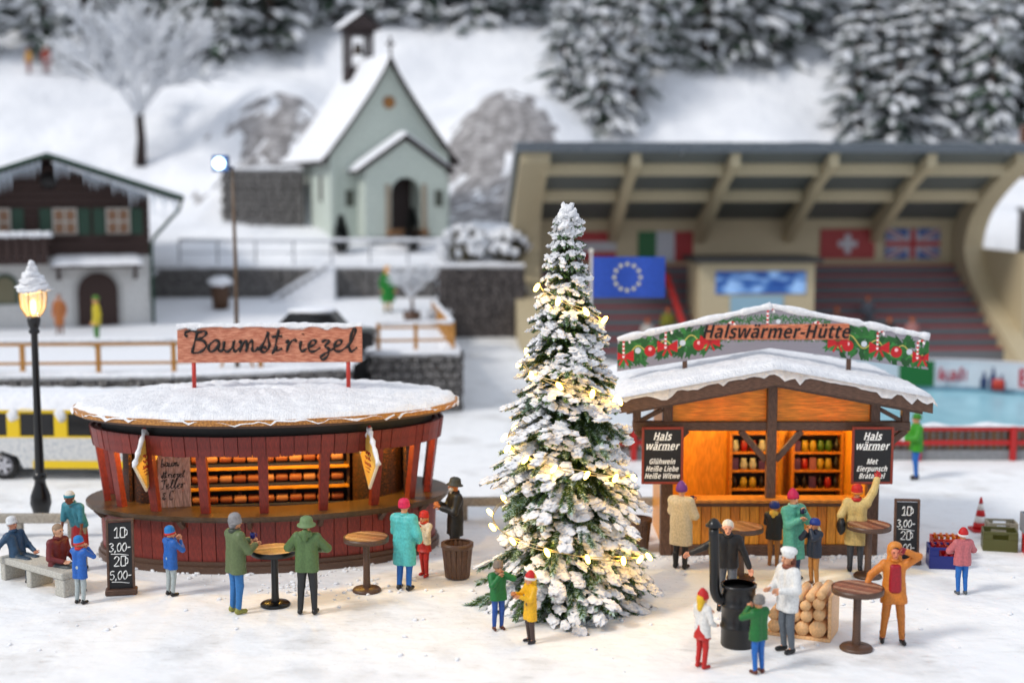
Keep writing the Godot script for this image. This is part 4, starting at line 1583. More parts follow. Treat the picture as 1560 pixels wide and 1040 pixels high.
func garland_print() -> Texture2D:
	var w := 1536
	var hgt := 328
	var im := Image.create(w, hgt, false, Image.FORMAT_RGB8)
	im.fill(Color(0.56, 0.54, 0.57))
	var r := RandomNumberGenerator.new()
	r.seed = 77
	for k in 700:
		var x := r.randi_range(0, w - 90)
		im.fill_rect(Rect2i(x, r.randi_range(0, hgt - 2), r.randi_range(20, 90), 1), Color(0.5, 0.48, 0.51).lerp(Color(0.62, 0.6, 0.63), r.randf()))
	var dot := func(x: float, y: float, rad: float, c: Color):
		for yy in range(int(y - rad), int(y + rad) + 1):
			for xx in range(int(x - rad), int(x + rad) + 1):
				if xx >= 0 and yy >= 0 and xx < w and yy < hgt and (xx - x) * (xx - x) + (yy - y) * (yy - y) <= rad * rad:
					im.set_pixel(xx, yy, c)
	var line := func(a: Vector2, b: Vector2, rad: float, c: Color):
		var n := int(a.distance_to(b) / maxf(rad * 0.7, 0.8)) + 1
		for i in n + 1:
			var p := a.lerp(b, float(i) / n)
			dot.call(p.x, p.y, rad, c)
	# centre line of the garland in picture units
	var mid := func(x: float) -> float:
		var wx := x / w * 6.58 - 3.28
		var yw := 4.72 - absf(wx + 0.05) * 0.2
		if absf(wx) < 1.6:
			yw -= 0.1
		return (1.0 - (yw - 3.7) / 1.4) * hgt
	for side in [0, 1]:
		for k in 150:
			var x := r.randf_range(10, 470) if side == 0 else r.randf_range(1060, 1526)
			var y: float = mid.call(x) + r.randf_range(-44, 40)
			var ang := r.randf_range(-PI, PI)
			var g := Color(0.05, 0.27, 0.09).lerp(Color(0.2, 0.5, 0.2), r.randf())
			for q in 13:
				var t := q / 12.0
				var p := Vector2(x, y) + Vector2(cos(ang), sin(ang)) * 44 * t
				for sg in [-1.0, 1.0]:
					line.call(p, p + Vector2(cos(ang + sg * 0.7), sin(ang + sg * 0.7)) * 17, 1.6, g)
	for k in 26:
		var x := 480.0 + k * 22.5
		var g := Color(0.07, 0.3, 0.1)
		for e in [-1.0, 1.0]:
			var y: float = (1.0 - (4.66 + e * 0.19 - 0.06 * absf(x / w * 6.58 - 3.28) * (1.0 if e > 0 else 0.4) - 3.7) / 1.4) * hgt
			for q in 9:
				line.call(Vector2(x, y), Vector2(x, y) + Vector2.from_angle(r.randf_range(-PI, PI)) * 24, 1.6, g.lerp(Color(0.22, 0.5, 0.22), r.randf()))
	var cane := func(x: float, y: float):
		var pts := []
		for i in 22:
			var t := i / 21.0
			pts.append(Vector2(x - 15, y + 36 - 72 * minf(t * 1.5, 1.0)) if t < 0.66 else Vector2(x, y - 36) + Vector2.from_angle(PI + (t - 0.66) / 0.34 * PI) * 15)
		for i in 21:
			line.call(pts[i], pts[i + 1], 5.5, Color(0.8, 0.12, 0.14) if (i / 2) % 2 else Color(0.96, 0.93, 0.92))
	var bow := func(x: float, y: float):
		var c := Color(0.78, 0.05, 0.09)
		for e in [-1.0, 1.0]:
			for q in 12:
				line.call(Vector2(x, y), Vector2(x + e * 46, y - 28 + q * 4.4), 4.2, c.lerp(Color(0.55, 0.02, 0.05), 0.5 if q % 4 == 0 else 0.0))
			line.call(Vector2(x, y), Vector2(x + e * 20, y + 40), 5.0, c)
		dot.call(x, y, 10, Color(0.62, 0.03, 0.06))
	for side in [0, 1]:
		var xs := [30.0, 100.0, 160.0, 245.0, 320.0, 400.0, 455.0] if side == 0 else [1505.0, 1440.0, 1375.0, 1290.0, 1215.0, 1135.0, 1085.0]
		var prev := Vector2.ZERO
		for i in 120:
			var x: float = lerpf(xs[0], xs[6], i / 119.0)
			var q := Vector2(x, mid.call(x) + 26 * sin(x * 0.048))
			if i > 0:
				line.call(prev, q, 2.4, Color(0.84, 0.76, 0.38))
			prev = q
		bow.call(xs[0], mid.call(xs[0]) + 14)
		cane.call(xs[0] + (14.0 if side == 0 else -10.0), mid.call(xs[0]) - 20)
		dot.call(xs[1], mid.call(xs[1]) - 2, 15, Color(0.78, 0.8, 0.83))
		dot.call(xs[2], mid.call(xs[2]) + 12, 28, Color(0.74, 0.04, 0.08))
		dot.call(xs[2], mid.call(xs[2]) + 2, 9, Color(0.94, 0.74, 0.74))
		bow.call(xs[3], mid.call(xs[3]) + 10)
		cane.call(xs[3] + 6, mid.call(xs[3]) - 24)
		dot.call(xs[4], mid.call(xs[4]) + 4, 15, Color(0.8, 0.82, 0.85))
		dot.call(xs[5], mid.call(xs[5]) + 6, 28, Color(0.74, 0.04, 0.08))
		dot.call(xs[5], mid.call(xs[5]) - 4, 9, Color(0.94, 0.74, 0.74))
		bow.call(xs[6], mid.call(xs[6]) + 2)
	cane.call(752, 62)
	dot.call(790, 74, 12, Color(0.82, 0.84, 0.87))
	cane.call(560, 128)
	cane.call(980, 128)
	return ImageTexture.create_from_image(im)


# ---------------------------------------------------------------- the lit spruce
func branch_meshes(sd: int) -> Array:
	var r := RandomNumberGenerator.new()
	r.seed = 500 + sd
	var green := SurfaceTool.new()
	var frost := SurfaceTool.new()
	for st in [green, frost]:
		st.begin(Mesh.PRIMITIVE_TRIANGLES)
		st.set_smooth_group(0xFFFFFFFF)
	# main rod and two side twigs
	var rods := [[V(0, 0, 0), V(1, -0.03, 0), 0.09], [V(0.3, 0, 0), V(0.74, -0.05, 0.2), 0.07], [V(0.38, 0, 0), V(0.82, -0.04, -0.19), 0.07], [V(0.55, 0, 0), V(0.9, -0.05, 0.12), 0.06]]
	var counts := [900, 300, 300, 200]
	for q in 4:
		var a: Vector3 = rods[q][0]
		var b: Vector3 = rods[q][1]
		var d := (b - a).normalized()
		for k in counts[q]:
			var t := r.randf()
			var p := a.lerp(b, t)
			p.y += 0.05 * sin(t * PI)
			var ang := r.randf() * TAU
			var out := V(0, cos(ang), sin(ang))
			var rad: float = rods[q][2] * (1.0 - 0.35 * t) * r.randf_range(0.7, 1.15)
			var tip := p + out * rad + d * rad * r.randf_range(0.3, 1.1)
			var w := d.cross(out).normalized() * 0.011 + d * 0.009
			var st := frost if r.randf() < (0.04 if sd < 3 else 0.08) + (0.28 if sd < 3 else 0.42) * t * t + (0.1 if sd < 3 else 0.2) * maxf(0.0, out.y) else green
			st.add_vertex(p - w)
			st.add_vertex(p + w)
			st.add_vertex(tip)
	green.generate_normals()
	frost.generate_normals()
	var am := green.commit()
	am = frost.commit(am)
	am.surface_set_material(0, M.needle)
	am.surface_set_material(1, M.frost)
	var g := Geo.new()
	g.smooth()
	for q in 4:
		var a: Vector3 = rods[q][0]
		var b: Vector3 = rods[q][1]
		var n: int = [6, 2, 2, sd % 2][q]
		for k in n:
			var t: float = lerpf(0.62 if q == 0 else 0.82, 1.0, k / maxf(n - 1.0, 1.0)) + r.randf_range(-0.05, 0.04)
			var p := a.lerp(b, t) + V(0, 0.05 * sin(t * PI) + 0.04, r.randf_range(-0.025, 0.025))
			var e := r.randf_range(0.045, 0.075) * (1.0 if q == 0 else 0.8)
			g.blob(p, V(e * 1.35, e * 0.5, e * 1.05), fn, 0.55, 12, 8)
	return [am, g.mesh()]


func crown_r(h: float) -> float:
	return 1.66 * pow(clampf(1.0 - h / 7.35, 0.0, 1.0), 0.92) + 0.12


func build_spruce():
	var at := V(0.98, 0, -24.6)
	var tr := thing("spruce_tree", "tall snow dusted green spruce wrapped in lights between both stalls", "tree", at)
	var g := Geo.new()
	var pts := []
	var rad := []
	for i in 12:
		pts.append(V(0.02 * sin(i * 1.7), i * 0.64, 0.02 * cos(i * 2.1)))
		rad.append(0.13 * (1.0 - i / 12.5) + 0.012)
	g.smooth().tube(pts, rad, 10)
	part(tr, "trunk", g, M.brown)
	# short inner needles hide the stem
	var st := SurfaceTool.new()
	st.begin(Mesh.PRIMITIVE_TRIANGLES)
	st.set_smooth_group(0xFFFFFFFF)
	for k in 9000:
		var h := 0.5 + pow(rng.randf(), 1.2) * 6.6
		var a := rng.randf() * TAU
		var r := crown_r(h) * rng.randf_range(0.12, 0.62)
		var p := V(cos(a) * r, h, sin(a) * r)
		var d := V(cos(a) + rng.randf_range(-0.6, 0.6), rng.randf_range(-0.7, 0.3), sin(a) + rng.randf_range(-0.6, 0.6)).normalized()
		var w := d.cross(V(0, 1, 0)).normalized() * 0.02
		st.add_vertex(p - w)
		st.add_vertex(p + w)
		st.add_vertex(p + d * 0.13)
	st.generate_normals()
	var inner := part(tr, "inner_needles", st.commit(), M.needle)
	inner.set_meta("kind", "stuff")
	var kinds := []
	for k in 6:
		kinds.append(branch_meshes(k))
	var levels := 32
	var count := 0
	for l in levels:
		var t := l / (levels - 1.0)
		var h := 0.62 + 6.35 * pow(t, 0.93)
		var n := int(round(lerpf(11.5, 6.5, t)))
		for k in n:
			var a := TAU * (k + 0.5 * (l % 2)) / n + rng.randf_range(-0.22, 0.22) + l * 0.37
			var droop := deg_to_rad(lerpf(30.0, 6.0, t) + rng.randf_range(-12, 10))
			var len := crown_r(h) * rng.randf_range(0.72, 1.2) / maxf(cos(droop), 0.6)
			var thick := lerpf(1.12, 0.72, t) * rng.randf_range(0.85, 1.2)
			var ba := Basis(V(0, 1, 0), a) * Basis(V(0, 0, 1), -droop) * Basis(V(1, 0, 0), rng.randf_range(-0.35, 0.35))
			var q: Array = kinds[(count * 5 + l) % 3 + (3 if rng.randf() > t * 1.1 else 0)]
			var o := MeshInstance3D.new()
			o.mesh = q[0]
			o.name = "branch"
			tr.add_child(o, true)
			o.transform = Transform3D(ba * Basis.from_scale(V(len, thick, thick * lerpf(0.9, 1.5, sstep(0.3, 1.2, len)))), V(0, h, 0))
			if rng.randf() < lerpf(0.48, 0.88, sstep(0.1, 0.65, t)):
				var s := part(o, "snow", q[1], M.roof_snow)
				var f := rng.randf_range(0.8, 1.35) * lerpf(1.0, 1.3, t)
				# keep the lumps round although the branch is stretched
				s.transform = Transform3D(Basis.from_scale(V(1.0, f, f)), Vector3.ZERO)
			count += 1
	g = Geo.new()
	g.smooth()
	for e in [[0, 7.2, 0, 0.13], [0.08, 7.12, 0.05, 0.12], [-0.08, 7.05, 0.04, 0.12], [0.13, 7.0, 0.06, 0.11], [-0.02, 6.9, 0.13, 0.13], [-0.14, 6.88, 0.02, 0.11], [0.15, 6.82, -0.03, 0.11], [0.06, 6.78, 0.16, 0.1]]:
		g.blob(V(e[0], e[1], e[2]), V(e[3], e[3] * 0.85, e[3]), fn, 0.5, 12, 8)
	part(tr, "top_snow", g, M.roof_snow)
	# string of lights
	var sl := thing("string_lights", "string of warm glowing bulbs on thin wire wound round the spruce", "lights", at)
	var line := []
	var k := 0
	var ang := PI
	var h := 5.9
	while h > 0.95:
		var r := crown_r(h) * 0.9 + 0.04
		line.append(V(cos(ang) * r, h, sin(ang) * r))
		ang -= 0.16
		h -= 1.42 * 0.16 / TAU
		k += 1
	for off in [0.0, 0.035]:
		g = Geo.new()
		var p2 := []
		for i in line.size():
			p2.append(line[i] + V(0, off + 0.02 * sin(i * 0.9 + off * 70), 0.012 * cos(i * 1.3 + off * 40)))
		g.smooth().tube(p2, 0.009, 5)
		part(sl, "wire", g, M.wire)
	var bulb := Geo.new()
	bulb.smooth().lathe([Vector2(0.001, -0.09), Vector2(0.03, -0.07), Vector2(0.042, -0.02), Vector2(0.04, 0.03), Vector2(0.024, 0.07), Vector2(0.001, 0.08)], 10)
	var bm := bulb.mesh()
	var gm := glow(Color(1.0, 0.82, 0.36), 12.0)
	var walked := 0.3
	for i in range(1, line.size()):
		walked += (line[i] as Vector3).distance_to(line[i - 1])
		if walked > 0.46:
			walked = 0.0
			var q: Vector3 = line[i]
			var out := V(q.x, 0, q.z).normalized()
			var b := part(sl, "bulb", bm, gm, q + out * 0.07, Basis(V(0, 0, 1), 0.7 * sin(i * 2.0)))
			lamp_light(b, Vector3.ZERO, Color(1.0, 0.74, 0.24), 0.1, 0.05, 2.5)
	# snow mound and cloth round the foot
	g = Geo.new()
	g.smooth()
	var rows := []
	for i in 8:
		var row := []
		for j in 28:
			var a := TAU * j / 28
			var r := 0.75 * (1.0 - i / 7.0) * (1.0 + 0.2 * fn.get_noise_2d(cos(a) * 60, sin(a) * 60))
			row.append(V(cos(a) * r, -0.02 + 0.2 * sqrt(i / 7.0) + 0.03 * fn.get_noise_2d(cos(a) * r * 60, sin(a) * r * 60) * minf(i, 1), sin(a) * r))
		rows.append(row)
	g.sheet(rows, true)
	solo("snow_mound", g, M.snow, "low snow mound heaped round the foot of the lit spruce", "snow", at)


# ---------------------------------------------------------------- grandstand
func build_grandstand():
	var s := thing("grandstand", "cream concrete grandstand with curved side walls and dark ribbed roof", "grandstand", V(0.95, 0, -57.0), 3.5)
	var g: Geo
	var W := 20.6
	# curved side walls: profile in (depth, height)
	var outer := [Vector2(0.3, 9.2), Vector2(-2.6, 8.1), Vector2(-5.2, 6.9), Vector2(-6.6, 5.6), Vector2(-7.0, 4.4), Vector2(-6.6, 3.2), Vector2(-4.6, 1.6), Vector2(-2.2, 0.0)]
	var inner := [Vector2(2.2, 0.0), Vector2(-1.2, 1.7), Vector2(-3.8, 3.2), Vector2(-4.9, 4.4), Vector2(-5.0, 5.2), Vector2(-4.2, 6.4), Vector2(-2.2, 7.6), Vector2(0.3, 8.6)]
	var smooth_side := func(list: Array) -> Array:
		var p := list.map(func(q): return V(q.x, q.y, 0))
		return spline(p, 4).map(func(q): return Vector2(q.x, q.y))
	var prof: Array = smooth_side.call(outer) + smooth_side.call(inner)
	for x in [0.0, W]:
		g = Geo.new()
		g.flat().prism(prof, -0.45 if x > 0 else -0.6, 0.45 if x > 0 else 0.6, Transform3D(Basis(V(0, 0, 1), V(0, 1, 0), V(-1, 0, 0)), V(x, 0, 0)))
		part(s, "side_wall", g, M.cream)
	for x in [W]:
		g = Geo.new()
		g.box(V(x + 0.5, 2.4, -4.5), V(0.2, 4.8, 8.0))
		part(s, "side_panel", g, M.cream)
	g = Geo.new()
	g.box(V(W * 0.5, 3.9, -6.9), V(W, 7.2, 0.3))
	part(s, "back_wall", g, M.cream)
	# roof: dark sheets between ribs
	g = Geo.new()
	g.bar(V(W * 0.5, 9.25, 0.6), V(W * 0.5, 5.9, -7.4), W + 1.6, 0.12, 0.02, V(0, 1, 0))
	part(s, "roof_sheet", g, tex(Color(0.4, 0.42, 0.41), 0.6, T.mottle, V(1, 1, 1)))
	g = Geo.new()
	g.box(V(W * 0.5, 9.2, 0.66), V(W + 1.7, 0.42, 0.12), 0.02)
	part(s, "roof_edge", g, tex(Color(0.38, 0.41, 0.44), 0.5, T.mottle, V(1, 1, 1)))
	g = Geo.new()
	g.smooth()
	var rows := []
	for i in 10:
		var row := []
		var t := i / 9.0
		for j in 60:
			var x := -0.9 + j * (W + 1.8) / 59.0
			var k := 0.08 + 0.07 * fn.get_noise_2d(x * 12, t * 30)
			var z := lerpf(0.76, -7.2, t)
			var y := lerpf(9.38, 6.0, t) + k
			if i == 0:
				y = 9.44 - 0.75 * maxf(0.0, fn.get_noise_1d(x * 22.0) + 0.12)
			row.append(V(x, y, z))
		rows.append(row)
	g.sheet(rows)
	part(s, "roof_snow", g, M.hill_snow)
	for k in range(1, 5):
		var x := k * W / 5.0
		g = Geo.new()
		g.prism([Vector2(0.45, 8.98), Vector2(0.45, 8.45), Vector2(-1.5, 7.75), Vector2(-6.9, 4.9), Vector2(-6.9, 6.0)], -0.2, 0.2, Transform3D(Basis(V(0, 0, 1), V(0, 1, 0), V(-1, 0, 0)), V(x, 0, 0)))
		part(s, "roof_rib", g, M.cream)
	for k in 5:
		for e in [[-0.9, 8.32], [-3.6, 7.2]]:
			g = Geo.new()
			g.box(V((k + 0.5) * W / 5.0, e[1], e[0]), V(W / 5.0 - 0.5, 0.52, 0.3), 0.02)
			part(s, "roof_beam", g, M.cream)
	# seat steps with red benches
	for r in 9:
		var z := -6.4 + r * 0.72
		var y := 3.9 - r * 0.4
		g = Geo.new()
		g.box(V(W * 0.5, y * 0.5, z), V(W - 0.9, y, 0.72))
		part(s, "step", g, tex(Color(0.42, 0.43, 0.45), 0.8, T.mottle, V(1, 1, 1)))
		g = Geo.new()
		g.box(V(W * 0.5, y + 0.05, z + 0.26), V(W - 1.0, 0.09, 0.2), 0.01)
		part(s, "bench_board", g, paint(Color(0.6, 0.14, 0.13)))
	# commentators' cabin standing in the seats
	var c := thing("commentary_cabin", "cream cabin with dark flat roof and blue window among the seats", "cabin", s.transform * V(9.6, 1.0, -2.4), 3.5)
	g = Geo.new()
	g.box(V(0, 1.7, 0), V(5.0, 3.4, 2.6), 0.03)
	part(c, "wall", g, M.cream)
	g = Geo.new()
	g.box(V(0, 3.5, 0.15), V(5.5, 0.2, 3.2), 0.03)
	part(c, "roof", g, tex(Color(0.2, 0.2, 0.2), 0.7, T.mottle, V(1, 1, 1)))
	g = Geo.new()
	g.box(V(0.15, 2.55, 1.32), V(3.9, 0.95, 0.08), 0.01)
	part(c, "banner", g, tex(Color(0.7, 0.85, 1.0), 0.3, noise_tex("ice_print", 0.004, 2, Color(0.15, 0.36, 0.62), Color(0.92, 0.95, 1.0), 44), V(0.35, 0.9, 0.3)))
	g = Geo.new()
	g.box(V(0.0, 1.6, 1.32), V(2.3, 0.75, 0.06), 0.01)
	part(c, "window", g, plain(Color(0.55, 0.68, 0.75), 0.15))
	g = Geo.new()
	g.bar(V(-3.0, 0.2, 1.5), V(-3.6, 2.8, -0.6), 0.22, 0.22, 0.03)
	solo("stair_rail", g, paint(Color(0.7, 0.1, 0.08)), "red sloping stair rail beside the cabin in the grandstand", "rail", c.position, 3.5)
	# flags on the back wall
	flag(s.transform * V(3.0, 4.85, -6.7), "red and white striped flag behind the tip of the lit spruce", [[Color(0.66, 0.12, 0.13), -1], [Color(0.72, 0.72, 0.74), 0], [Color(0.66, 0.12, 0.13), 1]], false, 0.0)
	flag(s.transform * V(6.6, 4.85, -6.7), "green white red flag on the grandstand back wall", [[Color(0.1, 0.4, 0.2), -1], [Color(0.74, 0.75, 0.78), 0], [Color(0.62, 0.12, 0.13), 1]], true, 0.0)
	var sw := thing("wall_flag", "red flag with white cross on the grandstand wall", "flag", s.transform * V(15.2, 4.95, -6.68), 3.5)
	g = Geo.new()
	g.box(Vector3.ZERO, V(2.6, 1.4, 0.05), 0.01)
	part(sw, "red_field", g, paint(Color(0.62, 0.14, 0.14)))
	g = Geo.new()
	g.box(V(0, 0, 0.04), V(0.28, 0.9, 0.03))
	g.box(V(0, 0, 0.036), V(0.9, 0.28, 0.03))
	part(sw, "white_cross", g, paint(Color(0.75, 0.75, 0.78)))
	var uk := thing("wall_flag", "blue flag with red and white crossing bars on the grandstand wall", "flag", s.transform * V(18.3, 4.95, -6.68), 3.5)
	g = Geo.new()
	g.box(Vector3.ZERO, V(2.6, 1.4, 0.05), 0.01)
	part(uk, "blue_field", g, paint(Color(0.12, 0.3, 0.6)))
	g = Geo.new()
	for q in [-1.0, 1.0]:
		g.bar(V(-1.26, -0.66 * q, 0.036), V(1.26, 0.66 * q, 0.036), 0.26, 0.02 + q * 0.003)
	part(uk, "white_saltire", g, paint(Color(0.72, 0.74, 0.78)))
	g = Geo.new()
	for q in [-1.0, 1.0]:
		g.bar(V(-1.26, -0.66 * q, 0.048), V(1.26, 0.66 * q, 0.048), 0.1, 0.02 + q * 0.003)
	part(uk, "red_saltire", g, paint(Color(0.62, 0.12, 0.15)))
	g = Geo.new()
	g.box(V(0, 0, 0.05), V(0.5, 1.38, 0.03))
	g.box(V(0, 0, 0.052), V(2.58, 0.46, 0.03))
	part(uk, "white_cross", g, paint(Color(0.72, 0.74, 0.78)))
	g = Geo.new()
	g.box(V(0, 0, 0.06), V(0.28, 1.38, 0.034))
	g.box(V(0, 0, 0.062), V(2.58, 0.26, 0.034))
	part(uk, "red_cross", g, paint(Color(0.66, 0.12, 0.14)))
	# wall behind the stand, at the edge of the picture
	stone_wall("dark stone wall beyond the curved end of the grandstand", [Vector2(23.4, -63.5), Vector2(34.0, -63.8)], 0.0, 6.6, M.stone_dark)
	# the european flag on its pole
	var f := thing("flag_pole", "pole flying the blue flag with a ring of pale stars", "flag", V(2.42, 0, -42.0), 0.0)
	g = Geo.new()
	g.smooth().tube([V(0, 0, 0), V(0, 5.62, 0)], [0.045, 0.035], 10)
	part(f, "pole", g, plain(Color(0.8, 0.8, 0.8), 0.4))
	part(f, "finial", ball_mesh, plain(Color(0.9, 0.88, 0.82), 0.4), V(0, 5.66, 0), Basis().scaled(Vector3.ONE * 0.07))
	g = Geo.new()
	g.smooth()
	for side in [0.02, -0.02]:
		rows = []
		for i in 22:
			var x := 0.05 + i * 2.2 / 21.0
			var z: float = 0.05 * sin(i * 0.45) + side
			rows.append([V(x, 4.24, z), V(x, 4.85, z), V(x, 5.48, z)])
		g.sheet(rows, false, V(0, 0, -signf(side)))
	part(f, "cloth", g, tex(Color(0.13, 0.31, 0.72), 0.6, T.mottle, V(1, 1, 1)))
	var star := Geo.new()
	var sp := []
	for k in 10:
		var r := 0.082 if k % 2 == 0 else 0.04
		sp.append(Vector2(sin(TAU * k / 10.0) * r, cos(TAU * k / 10.0) * r))
	star.prism(sp, 0.0, 0.012)
	var sm := star.mesh()
	for k in 12:
		var a := TAU * k / 12.0
		var x := 1.1 + sin(a) * 0.4
		part(f, "star", sm, paint(Color(0.88, 0.86, 0.72)), V(x, 4.86 + cos(a) * 0.4, 0.05 * sin((x - 0.05) / 2.2 * 21 * 0.45) + 0.024))


func flag(at: Vector3, label: String, bands: Array, upright: bool, turn: float):
	var f := thing("wall_flag", label, "flag", at, 3.5)
	for b in bands:
		var g := Geo.new()
		if upright:
			g.box(V(b[1] * 0.86, 0, 0), V(0.86, 1.4, 0.05), 0.005)
		else:
			g.box(V(0, -b[1] * 0.46, 0), V(2.6, 0.46, 0.05), 0.005)
		part(f, "band", g, paint(b[0]))


# ---------------------------------------------------------------- ice rink
func build_rink():
	var poly := []
	var x0 := 2.6
	var x1 := 20.5
	var z0 := -38.6
	var z1 := -51.0
	var r := 5.0
	for c in [[x1 - r, z0 - r, 0.0], [x1 - r, z1 + r, 1.0], [x0 + r, z1 + r, 2.0], [x0 + r, z0 - r, 3.0]]:
		for k in 11:
			var a: float = -PI * 0.5 * (c[2] - 1.0) - PI * 0.5 * k / 10.0
			poly.append(Vector2(c[0] + r * cos(a), c[1] + r * sin(a)))
	var g := Geo.new()
	var ix := Geometry2D.triangulate_polygon(PackedVector2Array(poly))
	for k in range(0, ix.size(), 3):
		var v := []
		for q in 3:
			v.append(V(poly[ix[k + q]].x, 0.06, poly[ix[k + q]].y))
		g.tri_out(v[0], v[1], v[2], (v[0] + v[1] + v[2]) / 3.0 - V(0, 1, 0))
	structure("ice", g, tex(Color(0.6, 0.79, 0.84), 0.3, noise_tex("ice_tone", 0.012, 4, Color(0.88, 0.93, 0.94), Color(1, 1, 1), 51), V(0.14, 0.14, 0.14)))
	# boards round the far and right sides
	var bw := thing("rink_boards", "white advertising boards curving round the far side of the rink", "boards")
	var n := poly.size()
	for i in n:
		var a: Vector2 = poly[i]
		var b: Vector2 = poly[(i + 1) % n]
		if a.y > -40.0 and b.y > -40.0:
			continue
		var steps := int(a.distance_to(b) / 2.4) + 1
		for q in steps:
			var p := a.lerp(b, float(q) / steps)
			var p2 := a.lerp(b, float(q + 1) / steps)
			g = Geo.new()
			g.bar(V(p.x, 0.62, p.y), V(p2.x, 0.62, p2.y), 0.08, 1.1, 0.0, V(0, 1, 0))
			part(bw, "board", g, paint(Color(0.82, 0.85, 0.88)))
			g = Geo.new()
			g.bar(V(p.x, 1.2, p.y), V(p2.x, 1.2, p2.y), 0.14, 0.07, 0.01, V(0, 1, 0))
			part(bw, "top_rail", g, paint(Color(0.86, 0.84, 0.85)))
			g = Geo.new()
			g.bar(V(p.x, 0.13, p.y), V(p2.x, 0.13, p2.y), 0.1, 0.16, 0.01, V(0, 1, 0))
			part(bw, "kick_strip", g, paint(Color(0.42, 0.56, 0.64)))
	# advertisements on the boards
	g = Geo.new()
	g.box(V(15.1, 0.68, -50.93), V(1.3, 0.95, 0.03))
	part(bw, "green_panel", g, paint(Color(0.06, 0.42, 0.16)))
	text_part(bw, "lettering", "kalt", 0.66, paint(Color(0.72, 0.15, 0.24)), V(16.45, 0.66, -50.75), 0.1)
	var tb := text_part(bw, "lettering", "Bau", 0.95, paint(Color(0.68, 0.06, 0.16)), V(18.95, 0.7, -48.95), 0.0)
	tb.rotation_degrees.y = -45
	var gb := Geo.new()
	for e in [[-0.32, 0.62, 0.28, Color.WHITE], [0.0, 0.8, 0.26, Color.WHITE], [0.3, 0.55, 0.3, Color.WHITE]]:
		gb.smooth().lathe([Vector2(0.001, 0), Vector2(0.13, 0), Vector2(0.14, e[1] * 0.5), Vector2(0.05, e[1] * 0.75), Vector2(0.05, e[1]), Vector2(0.001, e[1])], 12, V(e[0], 0, 0), Basis(), 1.0, 0.15)
	var pr := part(bw, "printed_bottles", gb, paint(Color(0.2, 0.25, 0.4)), V(17.6, 0.25, -49.9))
	pr.rotation_degrees.y = -28
	gb = Geo.new()
	gb.smooth().lathe([Vector2(0.001, 0), Vector2(0.22, 0), Vector2(0.2, 0.4), Vector2(0.001, 0.42)], 12, Vector3.ZERO, Basis(), 1.0, 0.15)
	part(bw, "printed_fruit", gb, paint(Color(0.75, 0.2, 0.12)), V(17.75, 0.22, -49.78)).rotation_degrees.y = -28
	# plank fence with red rails towards the market
	var f := thing("rink_fence", "brown plank rink fence with red rails and snow on top", "fence", V(0, 0, -38.0))
	g = Geo.new()
	g.box(V(10.5, 0.14, -0.1), V(20.5, 0.28, 0.3), 0.02)
	part(f, "kerb", g, tex(Color(0.55, 0.56, 0.57), 0.8, T.mottle, V(1, 1, 1)))
	var pm := [tex(Color(0.46, 0.37, 0.28), 0.6, T.grain, V(8, 0.7, 8)), tex(Color(0.4, 0.31, 0.24), 0.6, T.grain, V(8, 0.7, 8)), tex(Color(0.5, 0.38, 0.24), 0.6, T.grain, V(8, 0.7, 8))]
	var pg := Geo.new()
	pg.box(Vector3.ZERO, V(0.185, 0.64, 0.04), 0.008)
	var pmesh := pg.mesh()
	for k in 102:
		part(f, "plank", pmesh, pm[(k * 7) % 3], V(0.5 + k * 0.2, 0.6, -0.02))
	var red := paint(Color(0.72, 0.1, 0.1), 0.45)
	for k in 8:
		g = Geo.new()
		g.box(V(0.75 + k * 2.65, 0.48, 0.1), V(0.16, 0.98, 0.12), 0.012)
		part(f, "post", g, red)
	for y in [0.9, 0.5]:
		g = Geo.new()
		g.box(V(10.5, y, 0.06), V(20.4, 0.13, 0.08), 0.012)
		part(f, "rail", g, red)
	g = Geo.new()
	g.smooth()
	var rows := []
	for i in 120:
		var x := 0.4 + i * 20.2 / 119.0
		var k := maxf(0.0, 0.05 + 0.12 * fn.get_noise_1d(x * 14))
		rows.append([V(x, 0.965, 0.13), V(x, 0.965 + k, 0.09), V(x, 0.968 + k, 0.0), V(x, 0.96, -0.08)])
	g.sheet(rows)
	part(f, "snow", g, M.snow)


